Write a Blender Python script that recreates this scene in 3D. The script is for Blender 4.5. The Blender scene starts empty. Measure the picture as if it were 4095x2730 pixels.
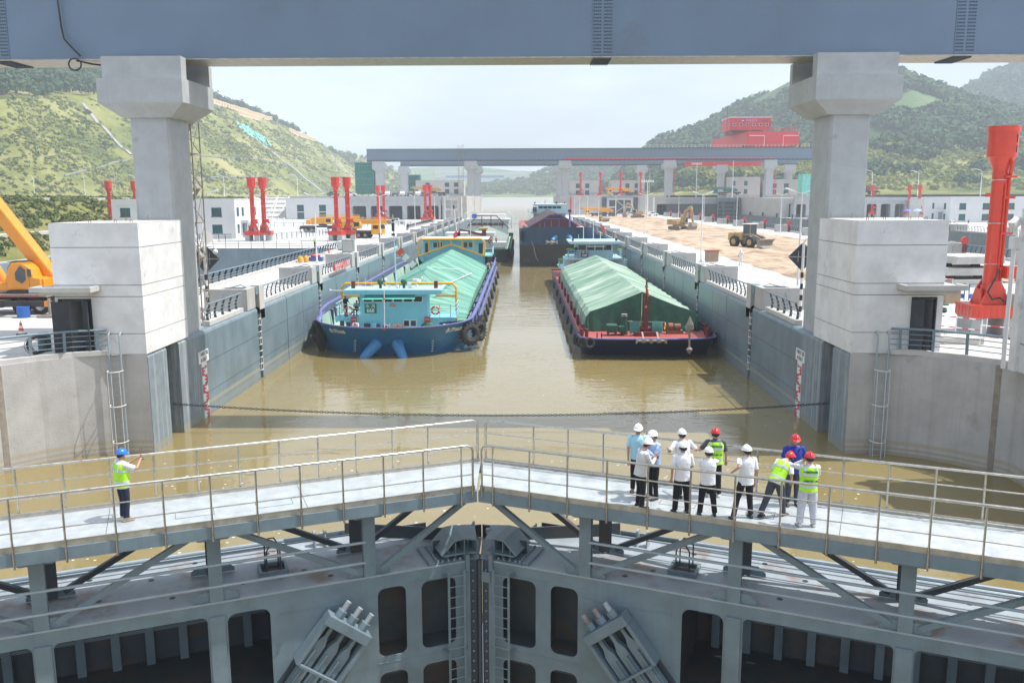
import bpy, bmesh, math, random
import numpy as np
from mathutils import Vector, Matrix
R = math.radians
PI = math.pi
random.seed(7)
SC = bpy.context.scene
COL = SC.collection

# ------------------------------------------------------------------ camera, sky, sun, exposure
cam = bpy.data.objects.new('camera', bpy.data.cameras.new('camera'))
COL.objects.link(cam)
_pi, _ya, _ro = 0.1658, -0.0108, -0.0035
_fw = Vector((math.sin(_ya)*math.cos(_pi), math.cos(_ya)*math.cos(_pi), -math.sin(_pi)))
_rt = Vector((math.cos(_ya), -math.sin(_ya), 0))
_up = _rt.cross(_fw)
_r = _rt*math.cos(_ro) + _up*math.sin(_ro)
_u = -_rt*math.sin(_ro) + _up*math.cos(_ro)
_m = Matrix((_r, _u, -_fw)).transposed().to_4x4()
_m.translation = Vector((1.163, 0, 12.45))
cam.matrix_world = _m
cam.data.sensor_width = 36
cam.data.lens = 3449.5/4095*36
cam.data.clip_start = 0.1
cam.data.clip_end = 20000
SC.camera = cam

SUN_DIR = Vector((0.46, 0.03, 0.88)).normalized()
W = bpy.data.worlds.new('World'); SC.world = W; W.use_nodes = True
_n = W.node_tree.nodes; _l = W.node_tree.links
sky = _n.new('ShaderNodeTexSky'); sky.sky_type = 'NISHITA'; sky.sun_disc = False
sky.sun_elevation = math.asin(SUN_DIR.z)
sky.sun_rotation = math.atan2(SUN_DIR.x, SUN_DIR.y)
sky.dust_density = 3.5; sky.air_density = 1.0; sky.ozone_density = 1.5
_tc = _n.new('ShaderNodeTexCoord')
_mp = _n.new('ShaderNodeMapping'); _mp.inputs['Scale'].default_value = (1, 1, 3.2)
_nz = _n.new('ShaderNodeTexNoise'); _nz.inputs['Scale'].default_value = 2.6; _nz.inputs['Detail'].default_value = 7; _nz.inputs['Roughness'].default_value = .55
_rp = _n.new('ShaderNodeValToRGB'); _rp.color_ramp.elements[0].position = .38; _rp.color_ramp.elements[1].position = .66
_rp.color_ramp.elements[0].color = (.42, .42, .42, 1); _rp.color_ramp.elements[1].color = (.97, .97, .97, 1)
_mx = _n.new('ShaderNodeMix'); _mx.data_type = 'RGBA'; _mx.inputs['B'].default_value = (6.9, 7.7, 8.9, 1)
_l.new(_tc.outputs['Generated'], _mp.inputs[0]); _l.new(_mp.outputs[0], _nz.inputs['Vector'])
_l.new(_nz.outputs['Fac'], _rp.inputs[0]); _l.new(_rp.outputs[0], _mx.inputs['Factor'])
_l.new(sky.outputs[0], _mx.inputs['A'])
_bg = _n['Background']; _bg.inputs['Strength'].default_value = 0.12
_l.new(_mx.outputs['Result'], _bg.inputs['Color'])

sun = bpy.data.objects.new('sun', bpy.data.lights.new('sun', 'SUN'))
sun.data.energy = 4.9; sun.data.angle = R(0.6); sun.data.color = (1, .965, .915)
sun.rotation_euler = SUN_DIR.to_track_quat('Z', 'Y').to_euler()
COL.objects.link(sun)
SC.view_settings.view_transform = 'Standard'; SC.view_settings.look = 'None'
SC.view_settings.exposure = 0.30; SC.view_settings.gamma = 1
SC.cycles.volume_bounces = 1
SC.cycles.max_bounces = 6
SC.cycles.transparent_max_bounces = 8

# ------------------------------------------------------------------ materials
MATS = {}
def mat(name, col, rough=.6, metal=0, var=.12, scale=2., bump=0, bscale=30, streak=0, streakcol=(.12, .10, .08), spot=None, spotcol=None, spots=1.2, coat=0, zs=1., alpha=1, band=None):
    m = bpy.data.materials.new(name); m.use_nodes = True
    n, l = m.node_tree.nodes, m.node_tree.links
    b = n['Principled BSDF']
    b.inputs['Roughness'].default_value = rough; b.inputs['Metallic'].default_value = metal
    if coat: b.inputs['Coat Weight'].default_value = coat
    g = n.new('ShaderNodeTexCoord')
    mp = n.new('ShaderNodeMapping'); mp.inputs['Scale'].default_value = (1, 1, zs); l.new(g.outputs['Object'], mp.inputs[0])
    nz = n.new('ShaderNodeTexNoise'); nz.inputs['Scale'].default_value = scale; nz.inputs['Detail'].default_value = 6; nz.inputs['Roughness'].default_value = .62
    l.new(mp.outputs[0], nz.inputs['Vector'])
    mr = n.new('ShaderNodeMapRange'); mr.inputs['From Min'].default_value = .3; mr.inputs['From Max'].default_value = .7
    mr.inputs['To Min'].default_value = 1-var; mr.inputs['To Max'].default_value = 1+var
    l.new(nz.outputs['Fac'], mr.inputs['Value'])
    mx = n.new('ShaderNodeVectorMath'); mx.operation = 'SCALE'; mx.inputs[0].default_value = col
    l.new(mr.outputs[0], mx.inputs['Scale'])
    last = mx.outputs[0]
    def over(fac, c, last):
        k = n.new('ShaderNodeMix'); k.data_type = 'RGBA'
        l.new(fac, k.inputs['Factor']); l.new(last, k.inputs['A']); k.inputs['B'].default_value = (*c, 1)
        return k.outputs['Result']
    if streak:
        m2 = n.new('ShaderNodeMapping'); m2.inputs['Scale'].default_value = (1.6, 1.6, .05); l.new(g.outputs['Object'], m2.inputs[0])
        n2 = n.new('ShaderNodeTexNoise'); n2.inputs['Scale'].default_value = 2.2; n2.inputs['Detail'].default_value = 8; n2.inputs['Roughness'].default_value = .7
        l.new(m2.outputs[0], n2.inputs['Vector'])
        r2 = n.new('ShaderNodeMapRange'); r2.inputs['From Min'].default_value = .5; r2.inputs['From Max'].default_value = .72; r2.inputs['To Max'].default_value = streak; l.new(n2.outputs['Fac'], r2.inputs['Value'])
        last = over(r2.outputs[0], streakcol, last)
    if spot:
        n3 = n.new('ShaderNodeTexNoise'); n3.inputs['Scale'].default_value = spots; n3.inputs['Detail'].default_value = 5; n3.inputs['Roughness'].default_value = .65
        l.new(g.outputs['Object'], n3.inputs['Vector'])
        r3 = n.new('ShaderNodeMapRange'); r3.inputs['From Min'].default_value = spot; r3.inputs['From Max'].default_value = spot+.12; r3.inputs['To Max'].default_value = .85; l.new(n3.outputs['Fac'], r3.inputs['Value'])
        last = over(r3.outputs[0], spotcol, last)
    if band:   # tide marks: (z height, half width, colour) in world metres
        gg = n.new('ShaderNodeNewGeometry'); sx = n.new('ShaderNodeSeparateXYZ'); l.new(gg.outputs['Position'], sx.inputs[0])
        for z, hw, c, a in band:
            s1 = n.new('ShaderNodeMath'); s1.operation = 'SUBTRACT'; l.new(sx.outputs['Z'], s1.inputs[0]); s1.inputs[1].default_value = z
            ab = n.new('ShaderNodeMath'); ab.operation = 'ABSOLUTE'; l.new(s1.outputs[0], ab.inputs[0])
            r4 = n.new('ShaderNodeMapRange'); r4.inputs['From Min'].default_value = hw; r4.inputs['From Max'].default_value = hw*.35; r4.inputs['To Max'].default_value = a
            l.new(ab.outputs[0], r4.inputs['Value'])
            last = over(r4.outputs[0], c, last)
    l.new(last, b.inputs['Base Color'])
    rr = n.new('ShaderNodeMapRange'); rr.inputs['To Min'].default_value = max(.02, rough-.12); rr.inputs['To Max'].default_value = min(1, rough+.12)
    l.new(nz.outputs['Fac'], rr.inputs['Value']); l.new(rr.outputs[0], b.inputs['Roughness'])
    if bump:
        nb = n.new('ShaderNodeTexNoise'); nb.inputs['Scale'].default_value = bscale; nb.inputs['Detail'].default_value = 4
        l.new(mp.outputs[0], nb.inputs['Vector'])
        bp = n.new('ShaderNodeBump'); bp.inputs['Strength'].default_value = bump; bp.inputs['Distance'].default_value = .05
        l.new(nb.outputs['Fac'], bp.inputs['Height']); l.new(bp.outputs[0], b.inputs['Normal'])
    MATS[name] = m
    return m
mat('white_render', (.70, .70, .70), .85, var=.13, scale=.8, bump=.15, bscale=12, streak=.12, streakcol=(.42, .42, .40), spot=.6, spotcol=(.47, .48, .50), spots=1.1)
mat('column_concrete', (.40, .42, .43), .85, var=.12, scale=.9, bump=.15, bscale=20, streak=.2, streakcol=(.27, .28, .29), spot=.62, spotcol=(.29, .31, .33), spots=.9)
mat('pale_concrete', (.50, .49, .465), .9, var=.12, scale=1.2, bump=.2, spot=.64, spotcol=(.40, .38, .34), spots=2.)
mat('box_concrete', (.42, .415, .40), .9, var=.10, scale=1.2, bump=.2, streak=.3, streakcol=(.36, .35, .33))
mat('quay_paving', (.50, .49, .47), .9, var=.10, scale=.35, bump=.1, spot=.6, spotcol=(.50, .48, .44), spots=.5)
mat('stained_concrete', (.45, .44, .425), .9, var=.14, scale=.7, bump=.25, bscale=14, streak=.32, streakcol=(.22, .20, .175), spot=.62, spotcol=(.34, .32, .29), band=[(.62, .14, (.40, .32, .19), .55), (.33, .09, (.36, .29, .17), .6), (.08, .14, (.34, .28, .17), .7)])
mat('streaked_wall', (.20, .245, .275), .75, var=.18, scale=1.5, bump=.2, streak=.95, streakcol=(.50, .50, .47), band=[(.25, .25, (.30, .28, .20), .7)])
mat('lock_wall_paint', (.165, .222, .255), .42, var=.2, scale=.5, bump=.1, bscale=6, streak=.32, streakcol=(.30, .37, .39), spot=.66, spotcol=(.12, .16, .19), spots=.25, band=[(.75, .16, (.36, .34, .26), .75), (.3, .3, (.25, .28, .27), .6)])
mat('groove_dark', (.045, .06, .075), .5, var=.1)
mat('gate_steel', (.155, .215, .25), .45, var=.16, scale=1.3, bump=.06, bscale=60, streak=.3, streakcol=(.105, .125, .135), spot=.66, spotcol=(.16, .15, .14), spots=1.7)
mat('gate_plate', (.30, .34, .37), .45, var=.16, scale=1.1, bump=.05, spot=.51, spotcol=(.21, .145, .11), spots=.6)
mat('gate_shaded_steel', (.05, .065, .078), .6, var=.2, scale=1.3, spot=.52, spotcol=(.095, .07, .055), spots=.8)  # darker gate steel, shade inside the leaf put into the colour, plus rust
mat('girder_steel', (.135, .195, .275), .42, var=.07, scale=.35, bump=.03, bscale=40, streak=.2, streakcol=(.145, .175, .22), spot=.62, spotcol=(.13, .155, .20), spots=.22)
mat('far_steel', (.14, .20, .26), .5, var=.06, scale=.1)
mat('rivet_steel', (.045, .065, .09), .5, var=.1)
mat('stainless', (.50, .48, .43), .3, 1, var=.2, scale=7)
mat('stainless_dull', (.42, .40, .35), .5, .7, var=.25, scale=3, spot=.6, spotcol=(.30, .22, .14), spots=2.5)
mat('deck_plate', (.50, .54, .555), .42, .35, var=.15, scale=2.5, bump=.35, bscale=55, spot=.6, spotcol=(.60, .62, .62), spots=1.8)
mat('rail_paint', (.17, .235, .285), .4, var=.12, scale=3)
mat('rail_dark', (.05, .065, .08), .45, var=.1)
mat('white_paint', (.74, .75, .75), .4, var=.05)
mat('black_rubber', (.035, .035, .036), .85, var=.3, scale=6, bump=.6, bscale=18)
mat('black_steel', (.028, .03, .033), .5, var=.2)
mat('dark_door', (.035, .042, .05), .55, var=.3, scale=2)
mat('glass_dark', (.03, .05, .06), .08, var=.1)
mat('glass_teal', (.02, .10, .115), .08, var=.25, scale=.7)
mat('glass_cab', (.06, .085, .10), .06, var=.2)
mat('red_paint', (.62, .035, .022), .38, var=.09, scale=2, coat=.3)
mat('orange_red', (.66, .05, .022), .38, var=.08, scale=2, coat=.3)
mat('dark_red', (.16, .028, .028), .55, var=.2, scale=3)
mat('crane_red', (.58, .035, .045), .5, var=.08, scale=.2, streak=.15, streakcol=(.5, .13, .13))
mat('sign_red', (.58, .04, .05), .5, var=.05)
mat('sign_green', (.02, .17, .11), .5, var=.05)
mat('sign_blue', (.03, .12, .42), .5, var=.05)
mat('sign_white', (.72, .72, .70), .6, var=.05)
mat('letter_white', (.78, .78, .76), .6, var=.04)
mat('letter_dark', (.03, .05, .08), .6, var=.04)
mat('yellow_crane', (.75, .36, .02), .4, var=.08, coat=.3)
mat('crane_orange', (.80, .30, .015), .35, var=.06, coat=.4)
mat('yellow_dusty', (.42, .30, .13), .7, var=.25, scale=3)
mat('dusty_steel', (.27, .235, .20), .7, var=.25, scale=3)
mat('frame_yellow', (.80, .38, .02), .4, var=.1, scale=2)
mat('boat_blue', (.025, .165, .38), .42, var=.16, scale=.8, bump=.05, streak=.25, streakcol=(.05, .20, .38), spot=.58, spotcol=(.03, .075, .12), spots=.9)
mat('hawse_blue', (.06, .26, .56), .45, var=.12, scale=1.5, spot=.6, spotcol=(.16, .10, .07), spots=2.6)
mat('cabin_blue', (.22, .56, .68), .5, var=.07, scale=.8, streak=.2, streakcol=(.15, .38, .45))
mat('cabin_pale', (.40, .64, .68), .5, var=.07, scale=.8)
mat('cabin_white', (.66, .68, .68), .5, var=.08, streak=.3, streakcol=(.45, .42, .38))
mat('purple_paint', (.125, .125, .31), .5, var=.2, scale=2, spot=.62, spotcol=(.25, .2, .35))
mat('navy_paint', (.018, .022, .095), .5, var=.2, scale=2)
mat('hatch_brown', (.045, .012, .014), .6, var=.15)
mat('hull_navy', (.018, .06, .13), .5, var=.25, scale=.5, spot=.62, spotcol=(.05, .05, .05), spots=.4)
mat('hull_black', (.030, .029, .030), .6, var=.35, scale=.5, spot=.56, spotcol=(.09, .06, .05), spots=.3)
mat('hull_darkgreen', (.02, .045, .05), .5, var=.3, scale=.6)
mat('green_paint', (.02, .20, .12), .5, var=.15)
mat('deck_mint', (.32, .46, .38), .7, var=.2, scale=.6, spot=.58, spotcol=(.36, .34, .26), spots=.8)
mat('deck_red', (.36, .085, .08), .65, var=.15, scale=.8, spot=.6, spotcol=(.33, .10, .09), spots=.9)
mat('tarp_green', (.13, .34, .25), .65, var=.14, scale=.5, spot=.6, spotcol=(.24, .43, .34), spots=.4)
mat('tarp_pale', (.22, .34, .25), .6, var=.2, scale=.7, zs=1, spot=.52, spotcol=(.42, .51, .40), spots=.55, bump=.5, bscale=3)
mat('tarp_dark', (.015, .085, .05), .6, var=.35, scale=1.2, bump=.6, bscale=4)
mat('tarp_grey', (.20, .245, .215), .7, var=.15, scale=.5)
mat('anchor_metal', (.30, .27, .22), .6, .3, var=.25, scale=6)
mat('rope_teal', (.10, .33, .28), .9, var=.3, scale=9)
mat('brown_rust', (.22, .11, .06), .8, var=.3, scale=4)
mat('skin', (.46, .25, .17), .55, var=.06)
mat('hair', (.012, .010, .010), .6, var=.1)
mat('helmet_white', (.80, .80, .80), .3, var=.03, coat=.4)
mat('helmet_red', (.55, .02, .025), .3, var=.03, coat=.4)
mat('helmet_blue', (.02, .17, .55), .3, var=.03, coat=.4)
mat('cloth_white', (.72, .73, .76), .9, var=.07, scale=8, bump=.5, bscale=9)
mat('cloth_offwhite', (.60, .60, .60), .9, var=.1, scale=8, bump=.5, bscale=9)
mat('cloth_lightblue', (.36, .47, .66), .85, var=.1, scale=8, bump=.6, bscale=9)
mat('cloth_aqua', (.36, .62, .72), .85, var=.08, scale=8, bump=.4, bscale=9)
mat('cloth_royal', (.02, .04, .30), .9, var=.15, scale=8, bump=.4, bscale=9)
mat('cloth_navy', (.012, .016, .04), .9, var=.25, scale=8, bump=.5, bscale=9)
mat('cloth_black', (.010, .010, .012), .9, var=.3, scale=8, bump=.5, bscale=9)
mat('cloth_slate', (.055, .065, .085), .9, var=.2, scale=8, bump=.5, bscale=9)
mat('cloth_palegrey', (.50, .52, .58), .9, var=.1, scale=8, bump=.6, bscale=9)
mat('vest_lime', (.42, .80, .03), .7, var=.1, scale=6, bump=.3, bscale=9)
mat('vest_silver', (.55, .60, .62), .45, var=.08)
mat('life_red', (.50, .03, .05), .8, var=.2, scale=6)
mat('shoe_tan', (.45, .36, .24), .8)
mat('shoe_black', (.015, .015, .018), .6)
mat('shoe_white', (.62, .60, .55), .7)
mat('life_ring', (.70, .10, .04), .6, var=.1)
mat('plant_green', (.10, .30, .04), .8, var=.3, scale=5)
mat('net_green', (.02, .16, .13), .8, var=.3, scale=1.2)
mat('net_mint', (.16, .60, .50), .8, var=.2, scale=1.2)
mat('slope_concrete', (.30, .30, .29), .9, var=.12, scale=.4)
mat('yellow_panel', (.78, .68, .46), .8)
mat('pipe_grey', (.34, .40, .44), .4, .2, var=.12)
mat('trunk', (.10, .075, .05), .9)
mat('wall_white', (.62, .63, .64), .8, var=.05, scale=.3)
mat('wall_beige', (.46, .44, .42), .85, var=.07, scale=.3)
mat('cone_orange', (.75, .09, .03), .5)
mat('cardboard', (.34, .25, .17), .9, var=.15)
mat('barrel_teal', (.04, .10, .11), .5, var=.2)
mat('umbrella_blue', (.12, .16, .50), .7)
mat('car_white', (.72, .72, .72), .25, coat=.6, var=.03)
mat('car_grey', (.10, .11, .13), .25, coat=.6, var=.03)
mat('gold', (.55, .38, .08), .4, .5)

def special(name, build):
    m = bpy.data.materials.new(name); m.use_nodes = True
    n, l = m.node_tree.nodes, m.node_tree.links
    build(n, l, n['Principled BSDF']); MATS[name] = m
def _water(n, l, b):
    b.inputs['Roughness'].default_value = .04; b.inputs['IOR'].default_value = 1.55
    g = n.new('ShaderNodeNewGeometry')
    nz = n.new('ShaderNodeTexNoise'); nz.inputs['Scale'].default_value = .05; nz.inputs['Detail'].default_value = 4; l.new(g.outputs['Position'], nz.inputs['Vector'])
    rp = n.new('ShaderNodeValToRGB'); e = rp.color_ramp.elements
    e[0].color = (.215, .168, .066, 1); e[1].color = (.258, .208, .098, 1); e[0].position = .35; e[1].position = .68
    l.new(nz.outputs['Fac'], rp.inputs[0]); l.new(rp.outputs[0], b.inputs['Base Color'])
    m1 = n.new('ShaderNodeMapping'); m1.inputs['Scale'].default_value = (.55, 1.25, 1); l.new(g.outputs['Position'], m1.inputs[0])
    a = n.new('ShaderNodeTexNoise'); a.inputs['Scale'].default_value = .55; a.inputs['Detail'].default_value = 3; a.inputs['Roughness'].default_value = .5; a.inputs['Distortion'].default_value = .6; l.new(m1.outputs[0], a.inputs['Vector'])
    c = n.new('ShaderNodeTexNoise'); c.inputs['Scale'].default_value = 2.6; c.inputs['Detail'].default_value = 2; l.new(m1.outputs[0], c.inputs['Vector'])
    pm = n.new('ShaderNodeTexNoise'); pm.inputs['Scale'].default_value = .028; pm.inputs['Detail'].default_value = 2; l.new(g.outputs['Position'], pm.inputs['Vector'])
    pr = n.new('ShaderNodeMapRange'); pr.inputs['From Min'].default_value = .42; pr.inputs['From Max'].default_value = .62; pr.inputs['To Min'].default_value = .03; pr.inputs['To Max'].default_value = .9; l.new(pm.outputs['Fac'], pr.inputs['Value'])
    mu = n.new('ShaderNodeMath'); mu.operation = 'MULTIPLY'; l.new(c.outputs['Fac'], mu.inputs[0]); l.new(pr.outputs[0], mu.inputs[1])
    ad = n.new('ShaderNodeMath'); ad.operation = 'ADD'; l.new(a.outputs['Fac'], ad.inputs[0]); l.new(mu.outputs[0], ad.inputs[1])
    bp = n.new('ShaderNodeBump'); bp.inputs['Strength'].default_value = .11; bp.inputs['Distance'].default_value = .25
    l.new(ad.outputs[0], bp.inputs['Height']); l.new(bp.outputs[0], b.inputs['Normal'])
special('water', _water)
def _tarp(c0, c1, c2, sy, rough):
    def f(n, l, b):
        b.inputs['Roughness'].default_value = rough
        g = n.new('ShaderNodeTexCoord'); m1 = n.new('ShaderNodeMapping'); m1.inputs['Scale'].default_value = (.10, sy, .35); l.new(g.outputs['Object'], m1.inputs[0])
        a = n.new('ShaderNodeTexNoise'); a.inputs['Scale'].default_value = 1; a.inputs['Detail'].default_value = 5; a.inputs['Roughness'].default_value = .6; a.inputs['Distortion'].default_value = .25; l.new(m1.outputs[0], a.inputs['Vector'])
        rp = n.new('ShaderNodeValToRGB'); e = rp.color_ramp.elements; e[0].color = (*c0, 1); e[1].color = (*c2, 1); e[0].position = .36; e[1].position = .64; k = e.new(.5); k.color = (*c1, 1)
        l.new(a.outputs['Fac'], rp.inputs[0]); l.new(rp.outputs[0], b.inputs['Base Color'])
        bp = n.new('ShaderNodeBump'); bp.inputs['Strength'].default_value = .7; bp.inputs['Distance'].default_value = .12; l.new(a.outputs['Fac'], bp.inputs['Height']); l.new(bp.outputs[0], b.inputs['Normal'])
    return f
special('tarp_pale', _tarp((.11, .22, .15), (.21, .33, .24), (.42, .50, .40), .9, .55))
special('tarp_green', _tarp((.06, .19, .14), (.11, .29, .215), (.20, .42, .33), 1.6, .65))
def _dirt(n, l, b):
    b.inputs['Roughness'].default_value = .95
    g = n.new('ShaderNodeNewGeometry')
    m1 = n.new('ShaderNodeMapping'); m1.inputs['Scale'].default_value = (.22, .12, 1); m1.inputs['Rotation'].default_value = (0, 0, R(20)); l.new(g.outputs['Position'], m1.inputs[0])
    a = n.new('ShaderNodeTexNoise'); a.inputs['Scale'].default_value = 1.4; a.inputs['Detail'].default_value = 9; a.inputs['Roughness'].default_value = .68; a.inputs['Distortion'].default_value = .5; l.new(m1.outputs[0], a.inputs['Vector'])
    rp = n.new('ShaderNodeValToRGB'); e = rp.color_ramp.elements
    e[0].color = (.23, .155, .10, 1); e[1].color = (.47, .35, .245, 1); e[0].position = .36; e[1].position = .56
    k = rp.color_ramp.elements.new(.8); k.color = (.58, .45, .34, 1)
    l.new(a.outputs['Fac'], rp.inputs[0]); l.new(rp.outputs[0], b.inputs['Base Color'])
    bp = n.new('ShaderNodeBump'); bp.inputs['Strength'].default_value = .8; bp.inputs['Distance'].default_value = .25
    l.new(a.outputs['Fac'], bp.inputs['Height']); l.new(bp.outputs[0], b.inputs['Normal'])
special('dirt', _dirt)
def _hill(c0, c1, c2, sc=.02):
    def f(n, l, b):
        b.inputs['Roughness'].default_value = 1
        b.inputs['Specular IOR Level'].default_value = .1
        g = n.new('ShaderNodeNewGeometry')
        a = n.new('ShaderNodeTexNoise'); a.inputs['Scale'].default_value = sc; a.inputs['Detail'].default_value = 10; a.inputs['Roughness'].default_value = .72; l.new(g.outputs['Position'], a.inputs['Vector'])
        rp = n.new('ShaderNodeValToRGB'); e = rp.color_ramp.elements
        e[0].color = (*c0, 1); e[1].color = (*c2, 1); e[0].position = .38; e[1].position = .64
        k = e.new(.5); k.color = (*c1, 1)
        l.new(a.outputs['Fac'], rp.inputs[0]); l.new(rp.outputs[0], b.inputs['Base Color'])
        bn = n.new('ShaderNodeTexNoise'); bn.inputs['Scale'].default_value = .5; bn.inputs['Detail'].default_value = 8; bn.inputs['Roughness'].default_value = .7; l.new(g.outputs['Position'], bn.inputs['Vector'])
        bp = n.new('ShaderNodeBump'); bp.inputs['Strength'].default_value = 1; bp.inputs['Distance'].default_value = 1.8
        l.new(bn.outputs['Fac'], bp.inputs['Height']); l.new(bp.outputs[0], b.inputs['Normal'])
    return f
special('hill_grass', _hill((.10, .135, .045), (.235, .25, .075), (.40, .37, .16)))
special('hill_wood', _hill((.05, .10, .045), (.10, .17, .07), (.19, .25, .11), .012))
special('shrub_leaf', _hill((.11, .155, .06), (.175, .22, .085), (.26, .29, .12), .03))
special('tree_leaf', _hill((.04, .085, .04), (.065, .125, .06), (.11, .18, .08), .03))
special('bush_bright', _hill((.19, .24, .07), (.29, .33, .10), (.40, .42, .16), .03))

# ------------------------------------------------------------------ mesh helpers
def rootmat(o):
    m = Matrix.Identity(4)
    ch = []
    while o is not None: ch.append(o); o = o.parent
    for q in reversed(ch): m = m @ (Matrix.Translation(q.location) @ q.rotation_euler.to_matrix().to_4x4())
    return m
class B:
    def __init__(s, T=None): s.v = []; s.f = []; s.T = T
    def add(s, vs, fs):
        o = len(s.v); s.v += [tuple(p) for p in vs]; s.f += [tuple(i+o for i in q) for q in fs]; return s
    def box(s, x0, x1, y0, y1, z0, z1):
        return s.add([(x0,y0,z0),(x1,y0,z0),(x1,y1,z0),(x0,y1,z0),(x0,y0,z1),(x1,y0,z1),(x1,y1,z1),(x0,y1,z1)],
                     [(0,3,2,1),(4,5,6,7),(0,1,5,4),(1,2,6,5),(2,3,7,6),(3,0,4,7)])
    def cb(s, c, d, rz=0, rx=0, ry=0):
        m = Matrix.Rotation(rz,3,'Z') @ Matrix.Rotation(ry,3,'Y') @ Matrix.Rotation(rx,3,'X')
        x, y, z = d[0]/2, d[1]/2, d[2]/2
        vs = [Vector(c)+m@Vector(p) for p in [(-x,-y,-z),(x,-y,-z),(x,y,-z),(-x,y,-z),(-x,-y,z),(x,-y,z),(x,y,z),(-x,y,z)]]
        return s.add(vs, [(0,3,2,1),(4,5,6,7),(0,1,5,4),(1,2,6,5),(2,3,7,6),(3,0,4,7)])
    def bar(s, p, q, w, h, up=(0,0,1)):
        p, q = Vector(p), Vector(q); d = (q-p).normalized(); u = Vector(up)
        if abs(d.dot(u)) > .98: u = Vector((0,1,0))
        a = d.cross(u).normalized(); u = a.cross(d).normalized()
        vs = []
        for e in (p, q): vs += [e-a*w/2-u*h/2, e+a*w/2-u*h/2, e+a*w/2+u*h/2, e-a*w/2+u*h/2]
        return s.add(vs, [(0,3,2,1),(4,5,6,7),(0,1,5,4),(1,2,6,5),(2,3,7,6),(3,0,4,7)])
    def tube(s, pts, r, n=8, closed=False):
        pts = [Vector(p) for p in pts]; k = len(pts)
        rs = r if isinstance(r, (list, tuple)) else [r]*k
        u = None; vs = []
        for i, p in enumerate(pts):
            if closed: d = pts[(i+1)%k]-pts[i-1]
            else: d = pts[min(i+1,k-1)]-pts[max(i-1,0)]
            d.normalize()
            if u is None:
                u = d.orthogonal().normalized()
            u = (u-d*u.dot(d))
            if u.length < 1e-6: u = d.orthogonal()
            u.normalize(); w = d.cross(u)
            for j in range(n):
                a = 2*PI*j/n; vs.append(p+(u*math.cos(a)+w*math.sin(a))*rs[i])
        fs = []
        for i in range(k if closed else k-1):
            i2 = (i+1)%k
            for j in range(n): fs.append((i*n+j, i*n+(j+1)%n, i2*n+(j+1)%n, i2*n+j))
        if not closed: fs += [tuple(range(n-1,-1,-1)), tuple(range((k-1)*n, k*n))]
        return s.add(vs, fs)
    def cyl(s, p, q, r, r2=None, n=12): return s.tube([p, q], [r, r if r2 is None else r2], n)
    def torus(s, c, axis, R1, r, n=20, m=8):
        a = Vector(axis).normalized(); u = a.orthogonal().normalized(); w = a.cross(u)
        return s.tube([Vector(c)+(u*math.cos(2*PI*i/n)+w*math.sin(2*PI*i/n))*R1 for i in range(n)], r, m, True)
    def prism(s, poly, ax, a, b):
        # poly of 2d points; ax = axis the prism runs along
        def P(p, t): return {'x': (t,p[0],p[1]), 'y': (p[0],t,p[1]), 'z': (p[0],p[1],t)}[ax]
        k = len(poly)
        return s.add([P(p,a) for p in poly]+[P(p,b) for p in poly],
                     [tuple(range(k-1,-1,-1)), tuple(range(k,2*k))]+[(i,(i+1)%k,k+(i+1)%k,k+i) for i in range(k)])
    def loft(s, rings, cap=True, closed=True):
        k = len(rings[0]); vs = [p for r in rings for p in r]; fs = []
        for i in range(len(rings)-1):
            for j in range(k if closed else k-1): fs.append((i*k+j, i*k+(j+1)%k, (i+1)*k+(j+1)%k, (i+1)*k+j))
        if cap: fs += [tuple(range(k-1,-1,-1)), tuple(range((len(rings)-1)*k, len(rings)*k))]
        return s.add(vs, fs)
    def ball(s, c, r, n=10, m=6, sq=(1,1,1)):
        rings = []
        for i in range(1, m):
            t = PI*i/m; rings.append([(c[0]+r*sq[0]*math.sin(t)*math.cos(2*PI*j/n), c[1]+r*sq[1]*math.sin(t)*math.sin(2*PI*j/n), c[2]+r*sq[2]*math.cos(t)) for j in range(n)])
        return s.loft(rings)
    def obj(s, name, m, parent=None, world=False, label=None, smooth=False, bevel=0, tagd=None):
        vs = s.v
        if s.T: vs = [s.T(p) for p in vs]
        if world and parent is not None:
            im = rootmat(parent).inverted(); vs = [im @ Vector(p) for p in vs]
        me = bpy.data.meshes.new(name); me.from_pydata([tuple(p) for p in vs], [], s.f)
        bm = bmesh.new(); bm.from_mesh(me); bmesh.ops.recalc_face_normals(bm, faces=bm.faces)
        if smooth:
            for f in bm.faces: f.smooth = True
            for e in bm.edges:
                if len(e.link_faces) == 2 and e.calc_face_angle(0) > .6: e.smooth = False
        bm.to_mesh(me); bm.free()
        me.materials.append(MATS[m] if isinstance(m, str) else m)
        o = bpy.data.objects.new(name, me); COL.objects.link(o)
        if parent is not None: o.parent = parent
        if label: o['label'] = label
        if bevel:
            bv = o.modifiers.new('bevel', 'BEVEL'); bv.width = bevel; bv.segments = 2; bv.limit_method = 'ANGLE'
        return o
def tag(o, label=None, cat=None, group=None, kind=None):
    if label: o['label'] = label
    if cat: o['category'] = cat
    if group: o['group'] = group
    if kind: o['kind'] = kind
    return o
def thing(name, label, cat, loc=(0,0,0), rz=0, group=None):
    o = bpy.data.objects.new(name, None); COL.objects.link(o); o.empty_display_size = .3
    o.location = loc; o.rotation_euler = (0,0,rz)
    return tag(o, label, cat, group)
def struct(b, name, m): return tag(b.obj(name, m), kind='structure')
def dup(o, loc=None, rz=None, label=None, parent=None, group=None):
    c = o.copy(); COL.objects.link(c)
    if parent is not None: c.parent = parent
    if loc is not None: c.location = loc
    if rz is not None: c.rotation_euler = (0,0,rz)
    if label: c['label'] = label
    if group: c['group'] = group
    for ch in list(o.children): dup(ch, parent=c)
    return c
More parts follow.
